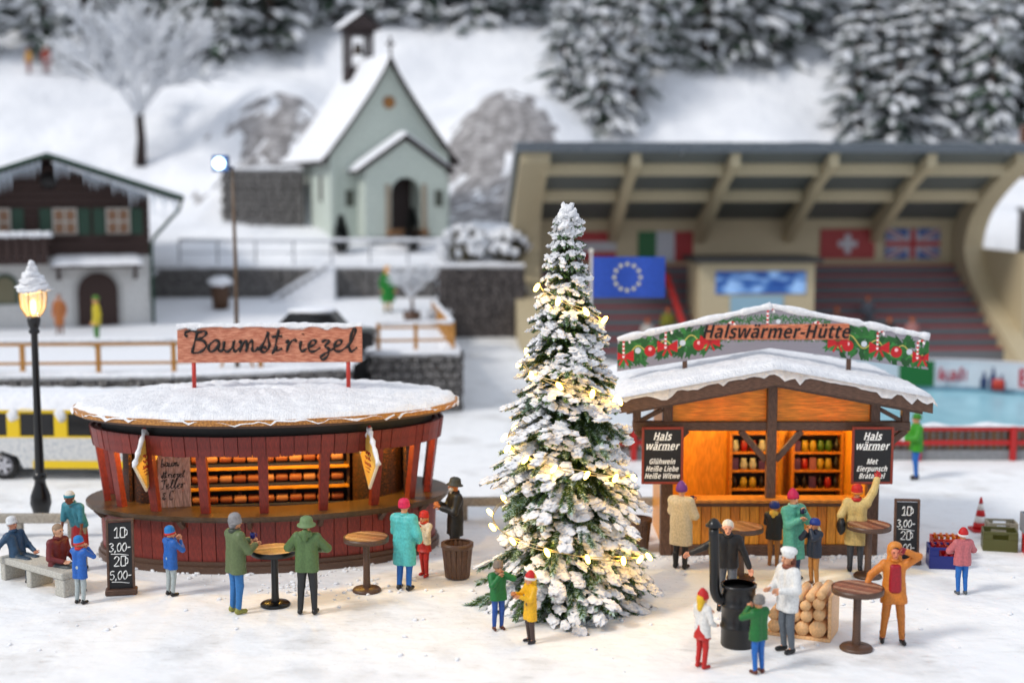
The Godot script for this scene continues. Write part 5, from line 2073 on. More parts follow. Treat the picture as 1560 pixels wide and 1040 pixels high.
# ---------------------------------------------------------------- chalet
func build_chalet():
	var c := thing("chalet", "brown and white alpine chalet with green trim and hanging icicles", "house", V(-18.05, 2.1, -54.0), 17.0)
	var wood := tex(Color(0.25, 0.165, 0.14), 0.7, T.grain, V(0.7, 5, 5), T.grain_bump, 0.5)
	var white := tex(Color(0.84, 0.84, 0.83), 0.8, T.mottle, V(1, 1, 1), T.snow_bump, 0.3)
	var green := paint(Color(0.08, 0.24, 0.17), 0.5)
	var g := Geo.new()
	g.box(V(0, 1.4, -3.5), V(7.4, 2.8, 7.0), 0.02)
	part(c, "lower_wall", g, white)
	# timber storey, log by log
	for k in 13:
		var y := 2.8 + k * 0.29
		var half := minf(3.75, (6.5 - y - 0.29) / 0.33)
		if half < 0.3:
			break
		g = Geo.new()
		g.box(V(0, y + 0.145, -0.02), V(half * 2.0, 0.285, 0.2), 0.03)
		part(c, "timber_log", g, wood)
	g = Geo.new()
	g.prism([Vector2(-3.72, 2.8), Vector2(3.72, 2.8), Vector2(3.72, 5.2), Vector2(0, 6.45), Vector2(-3.72, 5.2)], -7.0, -0.1)
	part(c, "upper_wall", g, wood)
	for s in [-1.0, 1.0]:
		g = Geo.new()
		g.prism([Vector2(0, 6.72), Vector2(s * 5.0, 5.08), Vector2(s * 5.0, 4.92), Vector2(0, 6.56)], -8.0, 1.2)
		part(c, "roof_slope", g, wood)
		g = Geo.new()
		g.prism([Vector2(0, 6.8), Vector2(s * 5.05, 5.14), Vector2(s * 5.05, 4.96), Vector2(0, 6.62)], 1.2, 1.3)
		part(c, "green_bargeboard", g, green)
	g = Geo.new()
	g.smooth()
	var rows := []
	for i in 10:
		var row := []
		for j in 31:
			var x := -5.1 + j * 10.2 / 30.0
			var z := 1.2 - i * 1.0
			row.append(V(x, 6.74 - absf(x) * 0.328 + 0.16 + 0.08 * fn.get_noise_2d(x * 15, z * 15) - (0.14 if i == 0 else 0.0), z))
		rows.append(row)
	g.sheet(rows)
	part(c, "roof_snow", g, M.snow)
	# icicles under the gable
	var ice := plain(Color(0.78, 0.82, 0.86), 0.25)
	var cone := Geo.new()
	cone.smooth().lathe([Vector2(0.001, -1.0), Vector2(0.35, -0.5), Vector2(0.8, 0.0), Vector2(1.0, 0.02), Vector2(0.001, 0.03)], 7)
	var cm := cone.mesh()
	for k in 46:
		var x := -4.7 + k * 9.4 / 45.0
		var l := 0.3 + 0.75 * absf(fn.get_noise_1d(k * 31.0)) * 1.6
		if absf(x) < 0.25:
			continue
		part(c, "icicle", cm, ice, V(x, 6.6 - absf(x) * 0.33, 1.1), Basis.from_scale(V(0.11, l, 0.11)))
	g = Geo.new()
	g.smooth().lathe([Vector2(0.001, 0), Vector2(0.34, 0), Vector2(0.3, 0.12), Vector2(0.001, 0.14)], 16, V(0.0, 5.75, 0.06), Basis(V(1, 0, 0), PI / 2))
	part(c, "gable_hole", g, M.dark)
	# windows with shutters
	var pane := plain(Color(0.5, 0.36, 0.26), 0.2)
	for x in [-1.9, 0.55, 2.55]:
		g = Geo.new()
		g.box(V(x, 4.15, 0.1), V(0.84, 0.96, 0.1))
		var w := part(c, "window", g, pane)
		g = Geo.new()
		for q in [-1.0, 0.0, 1.0]:
			g.box(V(x + q * 0.42, 4.15, 0.16), V(0.08, 1.0, 0.05))
			g.box(V(x, 4.15 + q * 0.48, 0.165), V(0.9, 0.08, 0.05))
		part(w, "frame", g, paint(Color(0.7, 0.68, 0.64)))
		for q in [-1.0, 1.0]:
			g = Geo.new()
			g.box(V(x + q * 0.72, 4.15, 0.12), V(0.44, 1.04, 0.06), 0.01)
			part(c, "shutter", g, green)
		g = Geo.new()
		g.box(V(x, 3.6, 0.2), V(1.0, 0.1, 0.25), 0.02)
		part(c, "window_sill", g, wood)
	# arched door with canopy
	var arch := func(w: float, hgt: float) -> Array:
		var p := [Vector2(-w, 0), Vector2(w, 0)]
		for k in 13:
			var a := PI * k / 12.0
			p.append(Vector2(cos(a) * w, hgt - w + sin(a) * w))
		return p
	g = Geo.new()
	g.prism(arch.call(0.95, 2.3), 0.0, 0.06, Transform3D(Basis(), V(1.7, 0.0, 0.0)))
	part(c, "door_surround", g, tex(Color(0.7, 0.7, 0.69), 0.8, T.mottle, V(1, 1, 1)))
	g = Geo.new()
	g.prism(arch.call(0.76, 2.14), 0.05, 0.1, Transform3D(Basis(), V(1.7, 0.0, 0.0)))
	part(c, "door", g, wood)
	g = Geo.new()
	g.bar(V(1.7, 2.62, -0.05), V(1.7, 2.42, 1.0), 3.4, 0.1, 0.02, V(0, 1, 0))
	part(c, "canopy", g, wood)
	g = Geo.new()
	g.smooth()
	rows = []
	for i in 7:
		var row := []
		for j in 16:
			var e := 0.0 if i == 6 or j == 0 or j == 15 else 0.2
			row.append(V(-0.05 + j * 3.5 / 15.0, 2.68 - i * 0.035 + e + 0.04 * fn.get_noise_2d(i * 20, j * 20), -0.05 + i * 0.19))
		rows.append(row)
	g.sheet(rows)
	part(c, "canopy_snow", g, M.snow)
	for x in [0.25, 3.15]:
		g = Geo.new()
		g.bar(V(x, 1.9, 0.05), V(x, 2.42, 0.75), 0.14, 0.14, 0.01)
		part(c, "canopy_bracket", g, wood)
	# arched lower window, balcony on the left
	g = Geo.new()
	g.prism(arch.call(0.5, 1.2), 0.0, 0.05, Transform3D(Basis(), V(-1.75, 0.95, 0.0)))
	var lw := part(c, "arched_window", g, green)
	g = Geo.new()
	g.prism(arch.call(0.38, 1.0), 0.05, 0.08, Transform3D(Basis(), V(-1.75, 1.02, 0.0)))
	part(lw, "pane", g, plain(Color(0.42, 0.4, 0.3), 0.2))
	g = Geo.new()
	g.box(V(-2.7, 2.62, 0.55), V(5.2, 0.16, 1.1), 0.02)
	part(c, "balcony_floor", g, wood)
	for k in 16:
		g = Geo.new()
		g.box(V(-5.2 + k * 0.33, 3.1, 1.08), V(0.28, 0.8, 0.05), 0.01)
		part(c, "balcony_board", g, wood)
	g = Geo.new()
	g.box(V(-2.7, 3.54, 1.08), V(5.3, 0.12, 0.16), 0.02)
	part(c, "balcony_rail", g, wood)
	g = Geo.new()
	for k in 18:
		g.smooth().blob(V(-5.2 + k * 0.3, 3.68, 1.06), V(0.24, 0.13, 0.17), fn, 0.3, 10, 6)
	part(c, "balcony_snow", g, M.snow)
	# rain pipe
	g = Geo.new()
	g.smooth().tube([V(4.95, 4.95, 1.15), V(4.85, 4.6, 1.0), V(3.9, 3.5, 0.2), V(3.8, 3.2, 0.1), V(3.8, 0.05, 0.1)], 0.07, 8)
	part(c, "rain_pipe", g, green)


# ---------------------------------------------------------------- chapel
func build_chapel():
	var y0 := 5.62
	var c := thing("chapel", "pale green chapel with steep snowy roof, porch and open bell turret", "chapel", V(-5.75, y0, -65.2), 22.0)
	var wall := tex(Color(0.79, 0.83, 0.79), 0.75, T.mottle, V(0.8, 0.8, 0.8))
	var dark := tex(Color(0.25, 0.2, 0.2), 0.7, T.grain, V(3, 3, 3))
	var hw := 2.75
	var g := Geo.new()
	g.prism([Vector2(-hw, -0.6), Vector2(hw, -0.6), Vector2(hw, 3.6), Vector2(0, 7.75), Vector2(-hw, 3.6)], -7.4, 0.0)
	part(c, "nave_wall", g, wall)
	var sweep := func(x: float) -> float:
		var t := absf(x) / 3.35
		return 8.05 - 4.9 * pow(t, 0.86)
	for s in [-1.0, 1.0]:
		g = Geo.new()
		var a := []
		var b := []
		for k in 9:
			var x: float = s * 3.35 * k / 8.0
			a.append(Vector2(x, sweep.call(x)))
			b.push_front(Vector2(x * 0.985, sweep.call(x) - 0.16))
		g.prism(a + b, -7.9, 0.42)
		part(c, "roof_slope", g, dark)
		g = Geo.new()
		g.smooth()
		var rows := []
		for i in 12:
			var row := []
			for k in 11:
				var x: float = s * 3.42 * k / 10.0
				var e := 0.02 if i == 0 or i == 11 or k == 10 else 0.16
				row.append(V(x, sweep.call(minf(absf(x), 3.35)) + e + 0.03 * fn.get_noise_2d(x * 20, i * 20), 0.36 - i * 0.755))
			rows.append(row)
		g.sheet(rows)
		part(c, "roof_snow", g, M.snow)
	# cross
	g = Geo.new()
	g.box(V(0, 8.45, 0.3), V(0.1, 0.9, 0.1), 0.01)
	g.box(V(0, 8.55, 0.3), V(0.42, 0.1, 0.09), 0.01)
	part(c, "cross", g, dark)
	# bell turret
	var tw := -5.2
	for q in [[-0.55, -0.5], [0.55, -0.5], [-0.55, 0.5], [0.55, 0.5]]:
		g = Geo.new()
		g.box(V(q[0], 8.5, tw + q[1]), V(0.2, 2.6, 0.2), 0.01)
		part(c, "turret_post", g, dark)
	g = Geo.new()
	g.box(V(0, 7.55, tw), V(1.3, 0.7, 1.2), 0.02)
	part(c, "turret_base", g, dark)
	g = Geo.new()
	g.box(V(0, 9.6, tw), V(1.35, 0.28, 1.25), 0.02)
	part(c, "turret_beam", g, dark)
	g = Geo.new()
	g.prism([Vector2(-1.0, 9.74), Vector2(1.0, 9.74), Vector2(0, 10.5)], tw - 0.95, tw + 0.95)
	part(c, "turret_roof", g, dark)
	g = Geo.new()
	g.smooth()
	var rows2 := []
	for i in 6:
		var row := []
		for k in 11:
			var x := -1.08 + k * 0.216
			row.append(V(x, 10.56 - absf(x) * 0.74 + (0.14 if i > 0 and i < 5 and k > 0 and k < 10 else 0.0), tw + 1.0 - i * 0.4))
		rows2.append(row)
	g.sheet(rows2)
	part(c, "turret_snow", g, M.snow)
	g = Geo.new()
	g.smooth().lathe([Vector2(0.32, 8.55), Vector2(0.22, 8.75), Vector2(0.18, 9.0), Vector2(0.06, 9.12), Vector2(0.001, 9.13)], 14, V(0, 0, tw))
	part(c, "bell", g, plain(Color(0.2, 0.16, 0.12), 0.4, 0.6))
	# round gable window, side window
	g = Geo.new()
	g.smooth().lathe([Vector2(0.001, 0), Vector2(0.3, 0), Vector2(0.28, 0.08), Vector2(0.001, 0.09)], 16, V(0, 5.9, 0.0), Basis(V(1, 0, 0), PI / 2))
	part(c, "round_window", g, paint(Color(0.62, 0.42, 0.2)))
	for z in [-2.2]:
		g = Geo.new()
		g.box(V(-hw - 0.01, 1.9, z), V(0.08, 1.2, 0.42), 0.02)
		part(c, "side_window", g, dark)
		g = Geo.new()
		g.box(V(-hw - 0.005, 1.25, z), V(0.16, 0.08, 0.6), 0.01)
		part(c, "side_sill", g, wall)
	# corner pilasters
	for x in [-hw, hw]:
		g = Geo.new()
		g.box(V(x, 1.6, -0.05), V(0.3, 4.3, 0.36), 0.02)
		part(c, "pilaster", g, wall)
	# porch with arched doorway
	g = Geo.new()
	var hp := 1.95
	var outer := [Vector2(-hp, -0.3), Vector2(-0.72, -0.3), Vector2(-0.72, 1.7)]
	for k in 9:
		var a := PI - PI * k / 8.0
		outer.append(Vector2(cos(a) * 0.72, 1.7 + sin(a) * 0.72))
	outer += [Vector2(0.72, -0.3), Vector2(hp, -0.3), Vector2(hp, 2.75), Vector2(0, 4.1), Vector2(-hp, 2.75)]
	g.prism(outer, 1.1, 1.4, Transform3D(Basis(), V(0.35, 0, 0)))
	part(c, "porch_front", g, wall)
	for s in [-1.0, 1.0]:
		g = Geo.new()
		g.box(V(0.35 + s * (hp - 0.1), 1.2, 0.55), V(0.2, 3.0, 1.1))
		part(c, "porch_side", g, wall)
		g = Geo.new()
		g.prism([Vector2(0, 4.35), Vector2(s * 2.35, 2.72), Vector2(s * 2.35, 2.58), Vector2(0, 4.2)], 0.0, 1.6, Transform3D(Basis(), V(0.35, 0, 0)))
		part(c, "porch_roof", g, dark)
		g = Geo.new()
		g.smooth()
		var rows := []
		for i in 6:
			var row := []
			for k in 8:
				var x: float = s * 2.42 * k / 7.0
				row.append(V(0.35 + x, 4.4 - absf(x) * 0.693 + (0.15 if i > 0 and i < 5 and k < 7 else 0.0), 1.58 - i * 0.32))
			rows.append(row)
		g.sheet(rows)
		part(c, "porch_snow", g, M.snow)
	g = Geo.new()
	g.box(V(0.35, 1.1, 0.12), V(1.25, 2.5, 0.1), 0.02)
	part(c, "door", g, tex(Color(0.24, 0.18, 0.17), 0.6, T.grain, V(4, 0.6, 4)))
	g = Geo.new()
	g.box(V(0.35, -0.12, 1.6), V(1.9, 0.3, 0.6), 0.02)
	part(c, "door_step", g, tex(Color(0.6, 0.45, 0.3), 0.7, T.grain, V(1, 4, 4)))
	for x in [-0.72, 0.72]:
		g = Geo.new()
		g.box(V(0.35 + x * 1.22, 0.9, 1.42), V(0.22, 2.4, 0.08), 0.01)
		part(c, "door_jamb", g, paint(Color(0.62, 0.56, 0.48)))
	for x in [-1.95, 2.25]:
		g = Geo.new()
		g.box(V(x + (0.0 if x < 0 else -0.3), 1.45, 1.42 if x > 0 else 0.02), V(0.4, 0.75, 0.06), 0.01)
		part(c, "front_window", g, paint(Color(0.3, 0.32, 0.28)))


# ---------------------------------------------------------------- terrace, wall top and road
func rail_fence(label: String, path: Array, gap: float, m: Material, high: float, rails: Array, thick := 0.06, snow := true):
	var f := thing("rail_fence", label, "fence")
	for s in path.size() - 1:
		var a: Vector3 = path[s]
		var b: Vector3 = path[s + 1]
		var n := maxi(1, int(round(a.distance_to(b) / gap)))
		for k in n + 1:
			if k == 0 and s > 0:
				continue
			var p := a.lerp(b, float(k) / n)
			var g := Geo.new()
			g.box(p + V(0, high * 0.5, 0), V(thick * 2.2, high, thick * 2.2), 0.01)
			part(f, "post", g, m)
		for y in rails:
			var g := Geo.new()
			g.bar(a + V(0, y, thick), b + V(0, y, thick), thick * 1.4, thick, 0.006)
			part(f, "rail", g, m)
		if snow:
			var g := Geo.new()
			g.smooth()
			var pts := []
			var rad := []
			var q := n * 6
			for k in q + 1:
				pts.append(a.lerp(b, float(k) / q) + V(0, high + 0.02, 0.03))
				rad.append(0.07 + 0.035 * fn.get_noise_1d(k * 17.0 + s * 99))
			g.tube(pts, rad, 7)
			part(f, "snow", g, M.snow)


func frosted_tree(called: String, label: String, at: Vector3, high: float, spread: float, sd: int, trunk_m: Material):
	var t := thing(called, label, "tree", at)
	var r := RandomNumberGenerator.new()
	r.seed = sd
	var tg := Geo.new()
	tg.smooth()
	var fork := high * 0.32
	tg.tube([V(0, 0, 0), V(0.03 * high * 0.3, fork * 0.5, 0), V(-0.01, fork, 0.0)], [0.035 * high, 0.026 * high, 0.022 * high], 8)
	part(t, "trunk", tg, trunk_m)
	var bg := Geo.new()
	bg.smooth()
	var todo := []
	for k in 9:
		var a := TAU * k / 9.0 + r.randf() * 0.5
		todo.append([V(0, fork * r.randf_range(0.85, 1.0), 0), V(cos(a) * r.randf_range(0.5, 1.0), r.randf_range(0.6, 1.5), sin(a) * r.randf_range(0.5, 1.0)).normalized(), high * 0.3 * spread, 0.015 * high, 0])
	while todo:
		var b: Array = todo.pop_back()
		var a: Vector3 = b[0]
		var d: Vector3 = b[1]
		var l: float = b[2]
		var mid := a + d * l * 0.5 + V(r.randf_range(-1, 1), r.randf_range(-0.3, 0.8), r.randf_range(-1, 1)) * l * 0.09
		var e := a + d * l
		bg.tube([a, mid, e], [b[3], b[3] * 0.85, b[3] * 0.7], 4, false)
		if b[4] < 3:
			for k in (4 if b[4] < 2 else 5):
				var nd := (d + V(r.randf_range(-1, 1), r.randf_range(-0.45, 0.75), r.randf_range(-1, 1)) * 0.85).normalized()
				todo.append([a.lerp(e, r.randf_range(0.45, 1.0)), nd, l * r.randf_range(0.5, 0.78), b[3] * 0.74, b[4] + 1])
	part(t, "crown", bg, M.fir_snow)


func build_terrace_things():
	var ty := 2.1
	rail_fence("snowy yellow rail fence along the terrace above the bus", [V(-30, ty, -39.6), V(-10.1, ty, -40.8), V(-5.3, ty, -42.9)], 2.25, M.yellow_wood, 0.95, [0.86, 0.3])
	rail_fence("snowy yellow rail fence round the terrace corner with the frosted bush", [V(-4.5, ty, -46.1), V(-2.0, ty, -46.4), V(-3.2, ty, -55.6)], 1.25, M.yellow_wood, 0.95, [0.8, 0.36])
	rail_fence("grey metal railing on the wall below the chapel", [V(-14.6, 4.18, -60.5), V(-2.9, 4.18, -60.5)], 1.75, paint(Color(0.62, 0.63, 0.65)), 1.1, [1.05, 0.55], 0.035)
	# stair up the wall
	var st := thing("wall_stair", "snowy stone stair climbing along the wall to the chapel", "stairs", V(-10.2, 2.55, -59.4))
	for k in 9:
		var g := Geo.new()
		g.box(V(k * 0.3, k * 0.19 * 0.5, 0), V(0.32, 0.19 * (k + 1), 0.9), 0.02)
		part(st, "stair_step", g, M.snow)
	var g := Geo.new()
	g.bar(V(-0.2, 0.25, 0.5), V(2.6, 1.95, 0.5), 0.16, 0.12, 0.02)
	part(st, "handrail", g, paint(Color(0.82, 0.83, 0.85)))
	# litter bin
	var b := thing("litter_bin", "brown round bin with thick snow cap on the terrace", "bin", V(-12.2, terrace_y(-12.2, -57.5), -57.5))
	g = Geo.new()
	g.smooth().lathe([Vector2(0.001, 0.0), Vector2(0.34, 0.0), Vector2(0.4, 1.0), Vector2(0.001, 1.0)], 16)
	part(b, "barrel", g, tex(Color(0.36, 0.25, 0.16), 0.7, T.grain, V(6, 0.6, 6)))
	g = Geo.new()
	g.smooth().blob(V(0, 1.12, 0), V(0.5, 0.24, 0.5), fn, 0.12, 16, 8)
	part(b, "snow", g, M.snow)
	# flood light on its pole
	var f := thing("flood_light", "tall thin pole with a lit bluish flood light", "lamp post", V(-8.45, ty, -42.0))
	g = Geo.new()
	g.smooth().tube([V(0, 0, 0), V(0.02, 3.0, 0), V(-0.02, 6.1, 0)], [0.075, 0.06, 0.045], 8)
	part(f, "pole", g, tex(Color(0.45, 0.36, 0.27), 0.6, T.grain, V(5, 0.6, 5)))
	g = Geo.new()
	g.box(V(-0.35, 6.2, 0.05), V(0.5, 0.5, 0.3), 0.04)
	g.box(V(-0.12, 6.08, 0.0), V(0.3, 0.07, 0.07), 0.01)
	part(f, "lamp_head", g, plain(Color(0.2, 0.3, 0.45), 0.4))
	g = Geo.new()
	g.smooth().lathe([Vector2(0.001, 0.0), Vector2(0.19, 0.0), Vector2(0.16, 0.05), Vector2(0.001, 0.07)], 18, Vector3.ZERO, Basis(V(1, 0, 0), PI / 2))
	part(f, "lamp_glass", g, glow(Color(0.75, 0.88, 1.0), 4.0), V(-0.37, 6.2, 0.21))
	lamp_light(f, V(-0.37, 6.2, 0.42), Color(0.75, 0.88, 1.0), 0.5, 0.15, 8.0)
	for q in [-1.0, 1.0]:
		g = Geo.new()
		g.bar(V(q * 0.5, 0, 0), V(q * 0.05, 0.9, 0), 0.07, 0.07, 0.01)
		part(f, "strut", g, M.yellow_wood)
	# parked car on the terrace behind the name board
	var c := thing("parked_car", "dark grey car parked on the terrace behind the name board", "car", V(-6.1, ty, -45.0), 0.0)
	var paintc := plain(Color(0.1, 0.11, 0.115), 0.3)
	g = Geo.new()
	g.prism([Vector2(-1.7, 0.35), Vector2(1.6, 0.35), Vector2(1.65, 0.75), Vector2(1.45, 0.85), Vector2(0.7, 0.9), Vector2(0.25, 1.42), Vector2(-1.1, 1.45), Vector2(-1.62, 0.95)], -0.75, 0.75)
	part(c, "body", g, paintc)
	g = Geo.new()
	g.prism([Vector2(-1.3, 0.95), Vector2(0.5, 0.93), Vector2(0.18, 1.34), Vector2(-1.02, 1.37)], 0.75, 0.765)
	part(c, "side_window", g, plain(Color(0.05, 0.06, 0.07), 0.1))
	for x in [-1.05, 1.0]:
		for z in [-0.7, 0.7]:
			g = Geo.new()
			g.smooth().lathe([Vector2(0.001, -0.1), Vector2(0.3, -0.1), Vector2(0.33, -0.05), Vector2(0.33, 0.05), Vector2(0.3, 0.1), Vector2(0.001, 0.1)], 18, V(x, 0.33, z), Basis(V(1, 0, 0), PI / 2))
			var w := part(c, "wheel", g, M.black)
			g = Geo.new()
			g.smooth().lathe([Vector2(0.001, 0.0), Vector2(0.19, 0.0), Vector2(0.17, 0.03), Vector2(0.001, 0.02)], 14, V(x, 0.33, z + 0.1 * signf(z)), Basis(V(1, 0, 0), PI / 2))
			part(w, "hub_cap", g, plain(Color(0.5, 0.5, 0.52), 0.3, 0.5))
	g = Geo.new()
	g.smooth().blob(V(-0.45, 1.47, 0), V(0.8, 0.12, 0.72), fn, 0.1, 16, 8)
	part(c, "roof_snow", g, M.snow)
	frosted_tree("frosted_shrub", "white frosted small tree in a brown tub on the terrace corner", V(-4.05, ty + 0.25, -55.5), 2.7, 0.9, 5, M.brown)
	g = Geo.new()
	g.smooth().lathe([Vector2(0.001, 0), Vector2(0.3, 0), Vector2(0.38, 0.5), Vector2(0.001, 0.48)], 14)
	solo("plant_tub", g, M.brown, "brown tub holding the frosted small tree", "tub", V(-4.05, ty, -55.5))
	frosted_tree("frosted_shrub", "low white frosted twiggy shrub behind the terrace corner fence", V(-2.9, 1.3, -53.5), 2.6, 0.6, 8, M.brown)
	# clipped evergreens in pots by the chapel
	for e in [[-7.75, -62.6, 1.35, "nearer the stair"], [-4.55, -62.9, 1.6, "by the porch door"]]:
		var p := thing("potted_conifer", "dark cone shaped evergreen in a black pot %s" % e[3], "plant", V(e[0], hill_y(e[0], e[1]) - 0.02, e[1]), 0.0, "potted evergreens at the chapel")
		g = Geo.new()
		g.smooth().lathe([Vector2(0.001, 0), Vector2(0.24, 0), Vector2(0.32, 0.4), Vector2(0.001, 0.38)], 12)
		part(p, "pot", g, M.dark)
		var sg := SurfaceTool.new()
		sg.begin(Mesh.PRIMITIVE_TRIANGLES)
		sg.set_smooth_group(0xFFFFFFFF)
		for k in 900:
			var t := rng.randf()
			var a := rng.randf() * TAU
			var rr: float = 0.42 * pow(1.0 - t, 0.8) + 0.03
			var q := V(cos(a) * rr, 0.36 + t * e[2], sin(a) * rr)
			var d := V(cos(a), 0.5, sin(a)).normalized() * 0.14
			sg.add_vertex(q + V(-sin(a), 0, cos(a)) * 0.05 - d * 0.5)
			sg.add_vertex(q - V(-sin(a), 0, cos(a)) * 0.05 - d * 0.5)
			sg.add_vertex(q + d)
		sg.generate_normals()
		part(p, "foliage", sg.commit(), plain(Color(0.06, 0.08, 0.07), 0.8))
	# snowed-in hedge on the wall top
	for e in [[-2.1, 1.15, 1.7, "on the wall top nearer the chapel"], [-0.2, 1.0, 1.5, "on the wall top beside the grandstand"]]:
		var h := thing("snowy_bush", "round brown bush with heavy snow lumps %s" % e[3], "bush", V(e[0], 4.15, -61.6), 0.0, "bushes on the wall")
		var tg := Geo.new()
		for k in 130:
			var a := rng.randf() * TAU
			var q := V(cos(a) * rng.randf(), rng.randf_range(0.3, 1.0), sin(a) * rng.randf()) * V(e[1], e[2], 0.8)
			tg.tube([V(q.x * 0.3, 0, q.z * 0.3), q], 0.025, 3, false)
		part(h, "twigs", tg, paint(Color(0.36, 0.33, 0.24)))
		var sg := Geo.new()
		sg.smooth()
		for k in 44:
			var a := rng.randf() * TAU
			var el := rng.randf_range(0.1, 1.4)
			sg.blob(V(cos(a) * cos(el) * e[1], 0.35 + sin(el) * (e[2] - 0.4), sin(a) * cos(el) * 0.8), Vector3.ONE * rng.randf_range(0.13, 0.26), fn, 0.4, 8, 5)
		part(h, "snow", sg, M.fir_snow)


# ---------------------------------------------------------------- forest on the hill
func conifer_mesh(sd: int) -> Array:
	var r := RandomNumberGenerator.new()
	r.seed = 900 + sd
	var st := SurfaceTool.new()
	st.begin(Mesh.PRIMITIVE_TRIANGLES)
	st.set_smooth_group(0xFFFFFFFF)
	var sn := Geo.new()
	sn.smooth()
	var levels := 12
	for l in levels:
		var t := l / (levels - 1.0)
		var h := 0.08 + 0.88 * t + r.randf_range(-0.02, 0.02)
		var n := int(lerpf(9, 4, t))
		for k in n:
			var a := TAU * (k + 0.5 * (l % 2)) / n + r.randf_range(-0.3, 0.3)
			var len := (0.23 * pow(1.0 - t, 0.85) + 0.025) * r.randf_range(0.6, 1.4)
			h += r.randf_range(-0.012, 0.012)
			var out := V(cos(a), r.randf_range(-0.2, 0.12) - 0.42 + 0.3 * t, sin(a)).normalized()
			var side := V(-sin(a), 0, cos(a))
			for q in 60:
				var u := r.randf()
				var p := V(0, h, 0) + out * len * u + side * r.randf_range(-0.3, 0.3) * len * (1.1 - u)
				var d := (out + side * r.randf_range(-0.9, 0.9) + V(0, r.randf_range(-0.7, 0.1), 0)).normalized() * 0.042
				var w := d.cross(V(0.2, 1, 0.1)).normalized() * 0.011
				if r.randf() < 0.15:
					sn.tri(p - w * 1.3, p + w * 1.3, p + d)
					continue
				st.add_vertex(p - w)
				st.add_vertex(p + w)
				st.add_vertex(p + d)
			for q in 2:
				var u := r.randf_range(0.4, 1.0)
				var e := r.randf_range(0.012, 0.034)
				var c0 := V(0, h + 0.012, 0) + side * r.randf_range(-0.25, 0.25) * len
				var c1 := out * len
				sn.tube([c0 + c1 * (u - 0.3), c0 + c1 * (u - 0.1) + V(0, 0.006, 0), c0 + c1 * (u + 0.08) + side * r.randf_range(-0.02, 0.02), c0 + c1 * (u + 0.2) - V(0, 0.012, 0)], [e * 0.3, e * 0.8, e * 0.7, e * 0.15], 5)
	sn.blob(V(0, 0.985, 0), V(0.018, 0.03, 0.018), fn, 0.3, 6, 4)
	st.generate_normals()
	var tg := Geo.new()
	tg.smooth().tube([V(0, 0, 0), V(0, 0.5, 0), V(0, 0.97, 0)], [0.022, 0.013, 0.003], 7)
	return [tg.mesh(), st.commit(), sn.mesh()]


